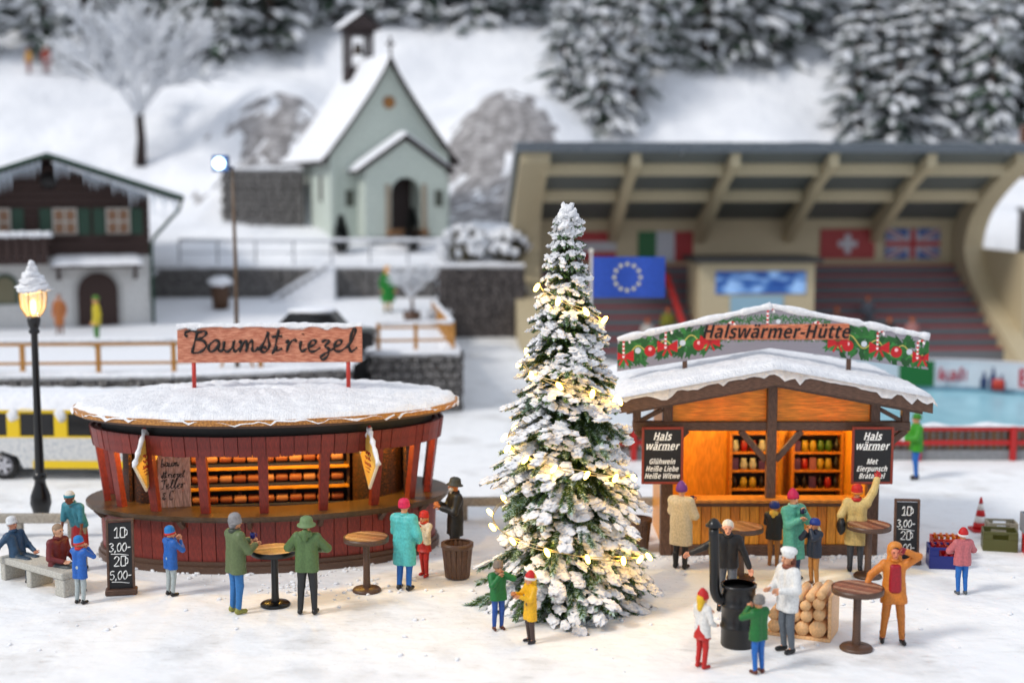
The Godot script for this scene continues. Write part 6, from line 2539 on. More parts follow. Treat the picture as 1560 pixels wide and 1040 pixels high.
func build_forest():
	var kinds := [conifer_mesh(0), conifer_mesh(1), conifer_mesh(2), conifer_mesh(3)]
	# x, distance, height
	var list := [
		[-34.5, 90, 10.5], [-31.0, 93, 11.5], [-28.2, 92, 10.0], [-23.5, 95, 11.0], [-19.5, 93.5, 9.5], [-16.5, 96, 10.5], [-13.0, 100, 11.0], [-9.3, 100.5, 10.0], [-6.0, 101, 11.5],
		[-2.4, 99.5, 10.5], [0.9, 100.5, 11.0],
		[3.1, 84.5, 8.6], [5.3, 82.5, 9.6], [7.4, 85.5, 8.8], [9.6, 88.5, 9.5], [12.4, 89.5, 10.2], [14.6, 90.5, 9.8], [17.2, 92.5, 10.5], [20.5, 96.5, 10.5],
		[20.6, 83.0, 8.0], [22.6, 81.5, 9.4], [25.2, 83.5, 10.4], [27.8, 81.0, 9.8], [30.4, 82.5, 10.8], [24.2, 93.0, 10.0], [28.6, 92.0, 11.0], [33.0, 90.0, 11.0],
		[-38.0, 86, 10.0], [6.5, 97, 10.0], [11.0, 101, 11.0], [-21.5, 102, 11.0], [24.0, 103, 11.0], [-30.0, 104, 12.0], [16.0, 104, 11.0],
		[-36.0, 97, 13.0], [-26.0, 98, 12.5], [-17.8, 99, 12.0], [-11.0, 104, 12.5], [-4.0, 105, 12.0], [-7.5, 107, 13.0], [2.8, 106, 12.0], [4.2, 92, 9.0], [8.6, 96, 11.5], [13.8, 98, 12.0], [19.0, 101, 12.0], [26.6, 87, 11.5], [32.0, 86, 12.0], [22.2, 88, 9.0], [30.2, 97, 12.5], [35.5, 84, 11.0]]
	var told := ["beyond the chalet ridge", "behind the frosted tree", "above the open snow slope", "high over the chapel roof", "above the grandstand roof", "at the edge of the snow clearing", "on the slope over the flags"]
	var ord := ["first", "second", "third", "fourth", "fifth", "sixth", "seventh", "eighth", "ninth", "tenth", "eleventh", "twelfth", "thirteenth", "fourteenth", "fifteenth", "sixteenth", "seventeenth", "eighteenth", "nineteenth", "twentieth"]
	var seen := {}
	var sorted := list.duplicate()
	sorted.sort_custom(func(a, b): return a[0] / a[1] < b[0] / b[1])
	for k in sorted.size():
		var e: Array = sorted[k]
		var px: float = e[0] / e[1]
		var where := 0 if px < -0.3 else (1 if px < -0.2 else (3 if px < -0.02 else (2 if px < 0.1 else (5 if px < 0.23 else 4))))
		seen[where] = seen.get(where, -1) + 1
		var t := thing("snowy_conifer", "snow laden dark conifer %s, %s from the left" % [told[where], ord[seen[where]]], "tree", V(e[0], hill_y(e[0], -e[1]) - 0.3, -e[1]), k * 47.0, "conifers on the hill")
		var q: Array = kinds[k % 4]
		var fat := 0.9 + 0.35 * absf(sin(k * 12.7))
		var sc := Basis(V(0, 0, 1), 0.04 * sin(k * 5.1)) * Basis.from_scale(V(e[2] * fat, e[2] * (0.85 + 0.3 * absf(sin(k * 3.3))), e[2] * fat))
		part(t, "trunk", q[0], M.brown, Vector3.ZERO, sc)
		part(t, "crown", q[1], [M.fir, M.fir_blue, M.fir_grey][k % 3], Vector3.ZERO, sc)
		part(t, "snow", q[2], M.fir_snow, Vector3.ZERO, sc)
	frosted_tree("frosted_tree", "round white frosted leafless tree with dark trunk above the chalet", V(-21.0, hill_y(-21.0, -78.5) - 0.1, -78.5), 9.6, 1.25, 3, tex(Color(0.2, 0.14, 0.13), 0.8, T.grain, V(4, 0.5, 4)))
	# brown rock post at the right edge
	var g := Geo.new()
	g.smooth().tube([V(0, -0.5, 0), V(0.1, 1.2, 0), V(-0.05, 2.6, 0)], [0.55, 0.45, 0.3], 10)
	solo("tree_stump", g, tex(Color(0.42, 0.27, 0.2), 0.8, T.grain, V(2, 0.4, 2)), "reddish brown broken tree stump under the conifers at the edge", "stump", V(28.8, hill_y(28.8, -78.0), -78.0))


# ---------------------------------------------------------------- street furniture and small things
func standing_table(label: String, at: Vector3, body: Material, turn: float, pale := 0):
	var t := thing("standing_table", label, "table", at, turn, "standing tables")
	var g := Geo.new()
	g.smooth().lathe([Vector2(0.001, 0), Vector2(0.27, 0.0), Vector2(0.275, 0.03), Vector2(0.25, 0.06), Vector2(0.09, 0.085), Vector2(0.001, 0.085)], 28)
	part(t, "base", g, body)
	g = Geo.new()
	g.smooth().lathe([Vector2(0.075, 0.06), Vector2(0.066, 0.3), Vector2(0.066, 0.98)], 18)
	part(t, "column", g, body)
	g = Geo.new()
	g.smooth().lathe([Vector2(0.3, 0.96), Vector2(0.425, 0.965), Vector2(0.43, 1.05), Vector2(0.405, 1.052), Vector2(0.4, 1.03), Vector2(0.001, 1.03)], 36)
	part(t, "rim", g, body)
	var n := 7
	for k in n:
		var x0 := -0.4 + 0.8 * k / n
		var x1 := x0 + 0.8 / n - 0.008
		var p := []
		for q in 7:
			var x := lerpf(x0, x1, q / 6.0)
			p.append(Vector2(x, sqrt(maxf(0.0, 0.4 * 0.4 - x * x)) - 0.003))
		for q in 7:
			var x := lerpf(x1, x0, q / 6.0)
			p.append(Vector2(x, -sqrt(maxf(0.0, 0.4 * 0.4 - x * x)) + 0.003))
		if k == 0:
			p.remove_at(13)
		if k == n - 1 and p.size() > 13:
			p.remove_at(7)
		g = Geo.new()
		g.prism(p, 0.0, 0.022, Transform3D(Basis(V(0, 0, 1), V(1, 0, 0), V(0, 1, 0)), V(0, 1.034, 0)))
		part(t, "top_slat", g, M.tabletop[(k * 3 + pale) % 4])


func a_board(label: String, at: Vector3, turn: float, high: float, tilt: float):
	var b := thing("price_board", label, "blackboard", at, turn, "standing price boards")
	var ba := Basis(V(1, 0, 0), tilt)
	var w := 0.46
	var g := Geo.new()
	g.box(V(0, 0.06, 0.0), V(w + 0.12, 0.11, 0.26), 0.02)
	part(b, "foot", g, M.brown_across)
	g = Geo.new()
	g.box(ba * V(0, high * 0.5 + 0.05, 0), V(w - 0.02, high - 0.1, 0.05), 0.0, ba)
	part(b, "slate", g, M.slate)
	for q in [-1.0, 1.0]:
		g = Geo.new()
		g.box(ba * V(q * w * 0.5, high * 0.5 + 0.05, 0), V(0.045, high, 0.085), 0.01, ba)
		part(b, "frame_bar", g, M.brown_up)
	g = Geo.new()
	g.box(ba * V(0, high + 0.045, 0), V(w + 0.05, 0.05, 0.09), 0.015, ba)
	part(b, "frame_bar", g, M.brown_across)
	g = Geo.new()
	var k := high / 1.36
	for e in [["1M", 1.08, 0.2, -0.11], ["3,00-", 0.82, 0.165, -0.2], ["2M", 0.54, 0.2, -0.12], ["5,00-", 0.29, 0.165, -0.2]]:
		write(g, e[0], ba * V(e[3], e[1] * k, 0.03), e[2] * k * 0.95, 0.012, 0.05, 1.0)
	for y in [0.775, 0.245]:
		g.smooth().tube([ba * V(-0.17, y * k, 0.03), ba * V(0.0, (y - 0.01) * k, 0.03), ba * V(0.15, (y - 0.035) * k, 0.03)], 0.008, 5)
	part(b, "chalk_writing", g, M.chalk)


func bottle_crate(called: String, label: String, at: Vector3, turn: float, size: Vector3, m: Material):
	var c := thing(called, label, "crate", at, turn, "plastic drink crates")
	var w := size.x
	var h := size.y
	var d := size.z
	var th := 0.03
	var g := Geo.new()
	g.box(V(0, 0.02, 0), V(w - 0.02, 0.04, d - 0.02))
	part(c, "bottom", g, m)
	for q in [-1.0, 1.0]:
		for ax in 2:
			var l := w if ax == 0 else d - th * 2.0
			var off := (d if ax == 0 else w) * 0.5 - th * 0.5
			g = Geo.new()
			var put := func(cx: float, cy: float, sx: float, sy: float):
				if ax == 0:
					g.box(V(cx, cy, q * off), V(sx, sy, th), 0.006)
				else:
					g.box(V(q * off, cy, cx), V(th, sy, sx), 0.006)
			put.call(0.0, h * 0.3, l, h * 0.6)
			put.call(0.0, h * 0.94, l, h * 0.12)
			put.call(-l * 0.36, h * 0.74, l * 0.28, h * 0.285)
			put.call(l * 0.36, h * 0.74, l * 0.28, h * 0.285)
			part(c, "side", g, m)


func planter(label: String, at: Vector3, turn: float):
	var p := thing("plant_tub", label, "planter", at, turn, "brown slatted tubs")
	var n := 16
	for k in n:
		var a := TAU * k / n
		var g := Geo.new()
		g.bar(V(cos(a) * 0.21, 0.02, sin(a) * 0.21), V(cos(a) * 0.28, 0.7, sin(a) * 0.28), 0.1, 0.06, 0.012, V(cos(a), 0, sin(a)))
		part(p, "slat", g, M.brown_up)
	var g := Geo.new()
	g.smooth().lathe([Vector2(0.3, 0.6), Vector2(0.32, 0.62), Vector2(0.32, 0.7), Vector2(0.25, 0.7), Vector2(0.25, 0.64)], 20)
	part(p, "rim", g, M.brown)
	g = Geo.new()
	g.smooth().lathe([Vector2(0.001, 0.56), Vector2(0.25, 0.56)], 16)
	part(p, "soil", g, M.dark)
	g = Geo.new()
	g.smooth().blob(V(0.05, 0.58, 0.08), V(0.1, 0.05, 0.09), fn, 0.3, 8, 5)
	part(p, "snow", g, M.snow)


func build_street_things():
	var g: Geo
	standing_table("standing table with black foot and pale plank top between two green jackets", V(-4.33, 0, -24.5), M.black, 20, 1)
	standing_table("brown standing table before the red stall, left of the turquoise coat", V(-2.75, 0, -25.4), M.brown, -24)
	standing_table("brown standing table behind the black stove pipe at the hut", V(4.46, 0, -26.2), M.brown, -60)
	standing_table("brown standing table beside the person with raised arm", V(6.98, 0, -26.35), M.brown, -66)
	standing_table("brown standing table in front of the wood stack, nearest of the tables", V(5.7, 0, -22.1), M.brown, -38)
	a_board("tilted price board standing in front of the red stall", V(-7.34, 0, -25.2), 12.0, 1.36, -0.05)
	a_board("price board standing beside the hut behind the man in tan", V(8.0, 0, -27.3), -6.0, 1.26, -0.04)
	# concrete bench
	var b := thing("concrete_bench", "pale concrete bench with block legs in front of the lamp post", "bench", V(-9.0, 0, -25.75), -37.0)
	g = Geo.new()
	g.box(V(0, 0.4, 0), V(2.05, 0.13, 0.56), 0.02)
	part(b, "seat", g, M.concrete)
	for x in [-0.95, -0.1, 0.88]:
		g = Geo.new()
		g.box(V(x, 0.168, 0), V(0.15 if x < 0.5 else 0.29, 0.336, 0.5), 0.015)
		part(b, "leg", g, M.concrete)
	# lamp post
	var l := thing("street_lamp", "black street lamp with lit glass lantern and pointed snow cap", "street lamp", V(-10.78, 0, -30.9))
	g = Geo.new()
	g.smooth().lathe([Vector2(0.22, 0), Vector2(0.22, 0.1), Vector2(0.17, 0.16), Vector2(0.2, 0.28), Vector2(0.24, 0.42), Vector2(0.22, 0.6), Vector2(0.13, 0.85), Vector2(0.12, 0.95), Vector2(0.16, 1.0), Vector2(0.16, 1.08), Vector2(0.1, 1.14)], 22)
	part(l, "base", g, M.black)
	g = Geo.new()
	g.smooth().lathe([Vector2(0.11, 1.1), Vector2(0.085, 2.5), Vector2(0.075, 4.3), Vector2(0.12, 4.33), Vector2(0.12, 4.38), Vector2(0.09, 4.42), Vector2(0.13, 4.5), Vector2(0.15, 4.62), Vector2(0.14, 4.7), Vector2(0.001, 4.7)], 18)
	part(l, "post", g, M.black)
	g = Geo.new()
	g.smooth().lathe([Vector2(0.14, 4.7), Vector2(0.26, 4.9), Vector2(0.29, 5.15), Vector2(0.28, 5.28)], 20)
	var glass := plain(Color(1.0, 0.95, 0.8, 0.16), 0.05)
	glass.transparency = BaseMaterial3D.TRANSPARENCY_ALPHA
	part(l, "lantern_glass", g, glass)
	g = Geo.new()
	g.smooth().lathe([Vector2(0.001, 4.74), Vector2(0.06, 4.76), Vector2(0.075, 4.9), Vector2(0.06, 5.05), Vector2(0.001, 5.1)], 12)
	part(l, "lamp_bulb", g, glow(Color(1.0, 0.82, 0.42), 6.0))
	lamp_light(l, V(0, 4.93, 0), Color(1.0, 0.76, 0.35), 0.35, 0.07, 6.0)
	for k in 6:
		var a := TAU * (k + 0.5) / 6.0
		g = Geo.new()
		g.smooth().tube([V(cos(a) * 0.15, 4.7, sin(a) * 0.15), V(cos(a) * 0.27, 4.9, sin(a) * 0.27), V(cos(a) * 0.3, 5.15, sin(a) * 0.3), V(cos(a) * 0.29, 5.28, sin(a) * 0.29)], 0.013, 5)
		part(l, "lantern_bar", g, paint(Color(0.75, 0.6, 0.25)))
	g = Geo.new()
	g.smooth()
	for e in [[0, 5.34, 0.34, 0.13], [0.02, 5.48, 0.27, 0.14], [-0.03, 5.62, 0.18, 0.13], [0.0, 5.76, 0.11, 0.12], [-0.01, 5.88, 0.07, 0.08]]:
		g.blob(V(e[0], e[1], 0), V(e[2], e[3], e[2]), fn, 0.35, 18, 9)
	part(l, "snow_cap", g, M.roof_snow)
	# slatted tubs
	planter("brown slatted tub in front of the man in the black coat", V(-1.07, 0, -26.3), 10)
	planter("brown slatted tub beside the spruce near the hut post", V(2.62, 0, -28.3), 30)
	planter("brown slatted tub behind the spruce, next to the other tub", V(2.15, 0, -28.9), 50)
	# low beams behind
	for e in [["low grey beige beam barrier behind the spruce", -1.4, 3.6, -31.0], ["low grey beige beam barrier behind the concrete bench", -14.5, -9.3, -29.4]]:
		var f := thing("low_barrier", e[0], "barrier", V(0, 0, e[3]))
		g = Geo.new()
		g.box(V((e[1] + e[2]) * 0.5, 0.43, 0), V(e[2] - e[1], 0.2, 0.16), 0.02)
		part(f, "beam", g, tex(Color(0.66, 0.63, 0.58), 0.75, T.mottle, V(1, 1, 1)))
		var x: float = e[1] + 0.3
		while x < e[2]:
			g = Geo.new()
			g.box(V(x, 0.165, 0), V(0.16, 0.33, 0.14), 0.01)
			part(f, "leg", g, tex(Color(0.6, 0.57, 0.52), 0.75, T.mottle, V(1, 1, 1)))
			x += 1.15
	# barrel stove with pipe
	var s := thing("barrel_stove", "black barrel stove with bent chimney pipe", "stove", V(3.77, 0, -22.3), 0.0)
	g = Geo.new()
	g.smooth().lathe([Vector2(0.001, 0), Vector2(0.27, 0), Vector2(0.285, 0.03), Vector2(0.28, 0.3), Vector2(0.3, 0.32), Vector2(0.3, 0.36), Vector2(0.28, 0.38), Vector2(0.28, 0.66), Vector2(0.3, 0.68), Vector2(0.3, 0.72), Vector2(0.28, 0.74), Vector2(0.28, 1.0), Vector2(0.3, 1.01), Vector2(0.3, 1.05), Vector2(0.26, 1.05), Vector2(0.25, 0.98), Vector2(0.001, 0.97)], 30)
	part(s, "barrel", g, M.black)
	g = Geo.new()
	g.smooth().tube(spline([V(-0.2, 0.78, 0.02), V(-0.33, 0.8, 0.03), V(-0.4, 0.95, 0.03), V(-0.41, 1.3, 0.02), V(-0.43, 2.0, 0.0)], 4), 0.085, 14)
	part(s, "chimney_pipe", g, M.black)
	g = Geo.new()
	g.smooth().lathe([Vector2(0.13, 0), Vector2(0.14, 0.02), Vector2(0.06, 0.12), Vector2(0.001, 0.15)], 16, V(-0.43, 2.02, 0))
	g.smooth().tube([V(-0.36, 1.98, 0.03), V(-0.36, 2.05, 0.03)], 0.012, 5)
	part(s, "pipe_cap", g, M.black)
	# wood stack on its pallet
	var wp := thing("wood_rack", "pale orange rack with end board holding a stack of logs", "rack", V(4.98, 0, -22.95), -24.0)
	var wm := paint(Color(0.96, 0.76, 0.54), 0.45)
	g = Geo.new()
	g.box(V(0, 0.03, 0), V(1.1, 0.06, 0.72), 0.01)
	part(wp, "pallet", g, wm)
	g = Geo.new()
	g.box(V(0.53, 0.42, 0), V(0.06, 0.72, 0.7), 0.012)
	part(wp, "end_board", g, wm)
	var k := 0
	for e in [[-0.4, 0.17, 0.11], [-0.17, 0.17, 0.11], [0.07, 0.18, 0.12], [0.33, 0.2, 0.14], [-0.42, 0.36, 0.09], [-0.26, 0.37, 0.08], [-0.06, 0.38, 0.1], [0.14, 0.4, 0.1], [0.35, 0.44, 0.1], [-0.3, 0.53, 0.09], [-0.1, 0.56, 0.09], [0.12, 0.58, 0.09], [0.34, 0.63, 0.1], [0.0, 0.72, 0.08], [0.2, 0.74, 0.08], [0.38, 0.8, 0.08]]:
		g = Geo.new()
		g.smooth(1).tube([V(0, 0, -0.36), V(0, 0, 0.36)], e[2], 14)
		solo("firewood_log", g, wm, "pale orange round log, %s of the stack counted from below" % ["first", "second", "third", "fourth", "fifth", "sixth", "seventh", "eighth", "ninth", "tenth", "eleventh", "twelfth", "thirteenth", "fourteenth", "fifteenth", "topmost"][k], "log", wp.transform * V(e[0], e[1] + 0.005, 0.01 * sin(k * 3.0)), -24.0, "logs in the wood stack")
		k += 1
	# crates, cone, boxes at the right
	var blue := plain(Color(0.05, 0.11, 0.42), 0.35)
	bottle_crate("bottle_crate", "dark blue crate of red bottles behind the child in pink", V(8.72, 0, -27.1), -8, V(0.66, 0.44, 0.46), blue)
	bottle_crate("bottle_crate", "orange red crate of amber bottles behind the blue crate", V(8.98, 0, -27.75), -8, V(0.66, 0.44, 0.46), plain(Color(0.72, 0.16, 0.06), 0.35))
	var bt := Geo.new()
	bt.smooth().lathe([Vector2(0.001, 0), Vector2(0.052, 0), Vector2(0.055, 0.22), Vector2(0.02, 0.3), Vector2(0.02, 0.4), Vector2(0.028, 0.41), Vector2(0.028, 0.44), Vector2(0.001, 0.44)], 10)
	var bmesh := bt.mesh()
	for c in [[V(8.72, 0.045, -27.1), Color(0.55, 0.05, 0.06), "red bottle standing in the dark blue crate", "red bottles in the blue crate"], [V(8.98, 0.045, -27.75), Color(0.8, 0.42, 0.08), "amber bottle standing in the orange red crate", "amber bottles in the red crate"]]:
		for i in 5:
			for j in 3:
				var q: Vector3 = c[0] + Basis(V(0, 1, 0), deg_to_rad(-8.0)) * V(-0.24 + i * 0.12, 0, -0.13 + j * 0.13)
				solo("drink_bottle", bmesh, plain(c[1], 0.2) if i + j == 0 else get_child(get_child_count() - 1).material_override, c[2], "bottle", q, 0.0, c[3])
	bottle_crate("bottle_crate", "empty olive green crate at the edge of the market", V(10.3, 0, -28.45), -14, V(0.7, 0.42, 0.5), plain(Color(0.3, 0.3, 0.1), 0.45))
	bottle_crate("bottle_crate", "beige grey crate standing behind the olive crate", V(10.6, 0, -29.2), -8, V(0.62, 0.42, 0.45), plain(Color(0.66, 0.63, 0.55), 0.5))
	bottle_crate("bottle_crate", "bright red crate under the grey box", V(10.98, 0, -28.0), -8, V(0.62, 0.45, 0.5), plain(Color(0.75, 0.07, 0.08), 0.4))
	var gb := thing("grey_box", "grey box heaped with small coloured packets on the red crate", "box", V(11.02, 0.452, -28.0), -8)
	g = Geo.new()
	g.box(V(0, 0.02, 0), V(0.78, 0.04, 0.5))
	for q in [-1.0, 1.0]:
		g.box(V(0, 0.2, q * 0.25), V(0.8, 0.4, 0.03), 0.01)
		g.box(V(q * 0.385, 0.2, 0), V(0.03, 0.4, 0.47), 0.008)
	part(gb, "box_sides", g, plain(Color(0.5, 0.52, 0.55), 0.5))
	for e in [[-0.22, Color(0.15, 0.4, 0.7), "blue"], [0.0, Color(0.85, 0.72, 0.15), "yellow"], [0.2, Color(0.55, 0.3, 0.15), "brown"]]:
		g = Geo.new()
		g.box(Vector3.ZERO, V(0.2, 0.36, 0.3), 0.04, Basis(V(0, 0, 1), e[0]))
		solo("packet", g, plain(e[1], 0.4), "small %s packet sticking out of the grey box" % e[2], "packet", gb.transform * V(e[0], 0.25, 0.0), 0.0, "packets in the grey box")
	var cn := thing("traffic_cone", "red and white striped traffic cone on the snow", "cone", V(10.42, 0, -30.0))
	g = Geo.new()
	g.box(V(0, 0.03, 0), V(0.42, 0.06, 0.42), 0.015)
	part(cn, "base", g, plain(Color(0.75, 0.05, 0.06), 0.45))
	for q in 5:
		g = Geo.new()
		var y0 := 0.06 + q * 0.14
		g.smooth(q + 1).lathe([Vector2(0.001, y0), Vector2(0.165 - q * 0.029, y0), Vector2(0.165 - (q + 1) * 0.029, y0 + 0.14), Vector2(0.001, y0 + 0.14)], 18)
		part(cn, "cone_band", g, plain(Color(0.78, 0.05, 0.07) if q % 2 == 0 else Color(0.9, 0.9, 0.89), 0.45))
	build_bus()


func build_bus():
	var b := thing("minibus", "white and yellow minibus with thick snow on its roof", "bus", V(-12.05, 0, -36.3), -2.0)
	var white := tex(Color(0.82, 0.82, 0.81), 0.4, noise_tex("bus_print", 0.04, 3, Color(0.8, 0.83, 0.87), Color(1, 1, 1), 61, FastNoiseLite.TYPE_SIMPLEX_SMOOTH, 512, 0.3), V(0.4, 0.4, 0.4))
	var yellow := plain(Color(0.9, 0.76, 0.05), 0.35)
	var g := Geo.new()
	g.prism([Vector2(-4.0, 0.32), Vector2(-1.75, 0.32), Vector2(-1.6, 0.62), Vector2(-1.2, 0.76), Vector2(-0.8, 0.62), Vector2(-0.66, 0.32), Vector2(4.3, 0.32), Vector2(4.3, 1.12), Vector2(-4.1, 1.12)], -1.0, 1.0)
	part(b, "lower_body", g, white)
	g = Geo.new()
	g.box(V(1.9, 0.42, 1.003), V(4.6, 0.2, 0.02))
	part(b, "yellow_stripe", g, yellow)
	g = Geo.new()
	g.box(V(0.1, 1.46, 0), V(8.2, 0.68, 1.86), 0.06)
	part(b, "window_glass", g, plain(Color(0.06, 0.055, 0.06), 0.12))
	for x in [-3.9, -2.55, -1.25, 0.0, 1.25, 2.5, 3.75]:
		g = Geo.new()
		g.box(V(x + 0.35, 1.45, 0), V(0.36, 0.7, 1.96), 0.03)
		part(b, "window_pillar", g, yellow)
	g = Geo.new()
	g.box(V(0.1, 1.83, 0), V(8.3, 0.16, 1.98), 0.05)
	part(b, "roof", g, yellow)
	g = Geo.new()
	g.box(V(0.1, 1.135, 0), V(8.3, 0.05, 1.99), 0.01)
	part(b, "belt_line", g, yellow)
	g = Geo.new()
	g.smooth()
	var rows := []
	for i in 14:
		var row := []
		for j in 40:
			var e := minf(minf(i, 13 - i) / 2.5, minf(j, 39 - j) / 2.0)
			row.append(V(-4.0 + j * 8.2 / 39.0, 1.9 + 0.33 * sqrt(clampf(e, 0, 1)) + 0.05 * fn.get_noise_2d(i * 14, j * 14) - (0.05 if e == 0 else 0.0), -1.0 + i * 2.0 / 13.0))
		rows.append(row)
	g.sheet(rows)
	part(b, "roof_snow", g, M.snow)
	g = Geo.new()
	g.smooth()
	for x in [-2.2, -0.9, 0.35, 1.6, 2.85]:
		g.blob(V(x, 1.72, 0.98), V(0.16, 0.16, 0.05), fn, 0.3, 10, 6)
	part(b, "pillar_snow", g, M.snow)
	for x in [-1.2, 3.0]:
		for z in [-0.85, 0.85]:
			g = Geo.new()
			g.smooth().lathe([Vector2(0.001, -0.13), Vector2(0.33, -0.13), Vector2(0.37, -0.08), Vector2(0.37, 0.08), Vector2(0.33, 0.13), Vector2(0.25, 0.12), Vector2(0.22, 0.07), Vector2(0.001, 0.07)], 24, V(x, 0.37, z), Basis(V(1, 0, 0), PI / 2))
			var w := part(b, "wheel", g, M.black)
			g = Geo.new()
			for q in 5:
				var a := TAU * q / 5.0
				g.bar(V(x, 0.37, z + 0.1 * signf(z)), V(x + cos(a) * 0.21, 0.37 + sin(a) * 0.21, z + 0.1 * signf(z)), 0.1, 0.05, 0.01)
			g.smooth().lathe([Vector2(0.24, 0.0), Vector2(0.25, 0.03), Vector2(0.2, 0.04), Vector2(0.19, 0.0)], 20, V(x, 0.37, z + 0.09 * signf(z)), Basis(V(1, 0, 0), PI / 2))
			part(w, "rim", g, plain(Color(0.75, 0.75, 0.77), 0.3, 0.4))


# ---------------------------------------------------------------- small snow crumbs, trodden along the stall fronts
func build_crumbs():
	var g := Geo.new()
	g.smooth().blob(Vector3.ZERO, V(0.035, 0.022, 0.035), fn, 0.5, 6, 4)
	var mm := MultiMesh.new()
	mm.transform_format = MultiMesh.TRANSFORM_3D
	mm.mesh = g.mesh()
	var list := []
	for k in 520:
		var p: Vector3
		if k < 200:
			var t := rng.randf_range(0.15, PI - 0.15)
			p = V(-5.1, 0, -28.6) + Basis(V(0, 1, 0), deg_to_rad(8.0)) * ell(3.25 + absf(rng.randfn(0, 0.22)), 1.9 + absf(rng.randfn(0, 0.25)), t, 0.0)
		elif k < 350:
			p = V(rng.randf_range(2.9, 7.9), 0, -27.85 + absf(rng.randfn(0, 0.18)))
		elif k < 440:
			p = V(rng.randfn(-3.6, 1.0), 0, rng.randfn(-25.6, 0.5))
		else:
			p = V(rng.randf_range(-9, 10), 0, rng.randf_range(-29, -21))
		list.append(Transform3D(Basis(V(0, 1, 0), rng.randf() * TAU).scaled(Vector3.ONE * rng.randf_range(0.35, 1.7)), p + V(0, 0.008, 0)))
	mm.instance_count = list.size()
	for k in list.size():
		mm.set_instance_transform(k, list[k])
	var o := MultiMeshInstance3D.new()
	o.multimesh = mm
	o.name = "snow_crumbs"
	o.material_override = M.snow
	o.set_meta("kind", "stuff")
	add_child(o)
	tag(o, "loose crumbs of snow scattered along the stall fronts", "snow")


# ---------------------------------------------------------------- people
func mug(label: String, at: Vector3, col: Color):
	var m := thing("mug", label, "mug", at)
	var g := Geo.new()
	g.smooth().lathe([Vector2(0.001, 0), Vector2(0.042, 0), Vector2(0.045, 0.1), Vector2(0.038, 0.1), Vector2(0.036, 0.02), Vector2(0.001, 0.02)], 14)
	part(m, "cup", g, paint(col, 0.35))
	g = Geo.new()
	g.smooth().tube(spline([V(0.042, 0.085, 0), V(0.075, 0.07, 0), V(0.07, 0.03, 0), V(0.042, 0.02, 0)], 3), 0.008, 6)
	part(m, "handle", g, paint(col, 0.35))


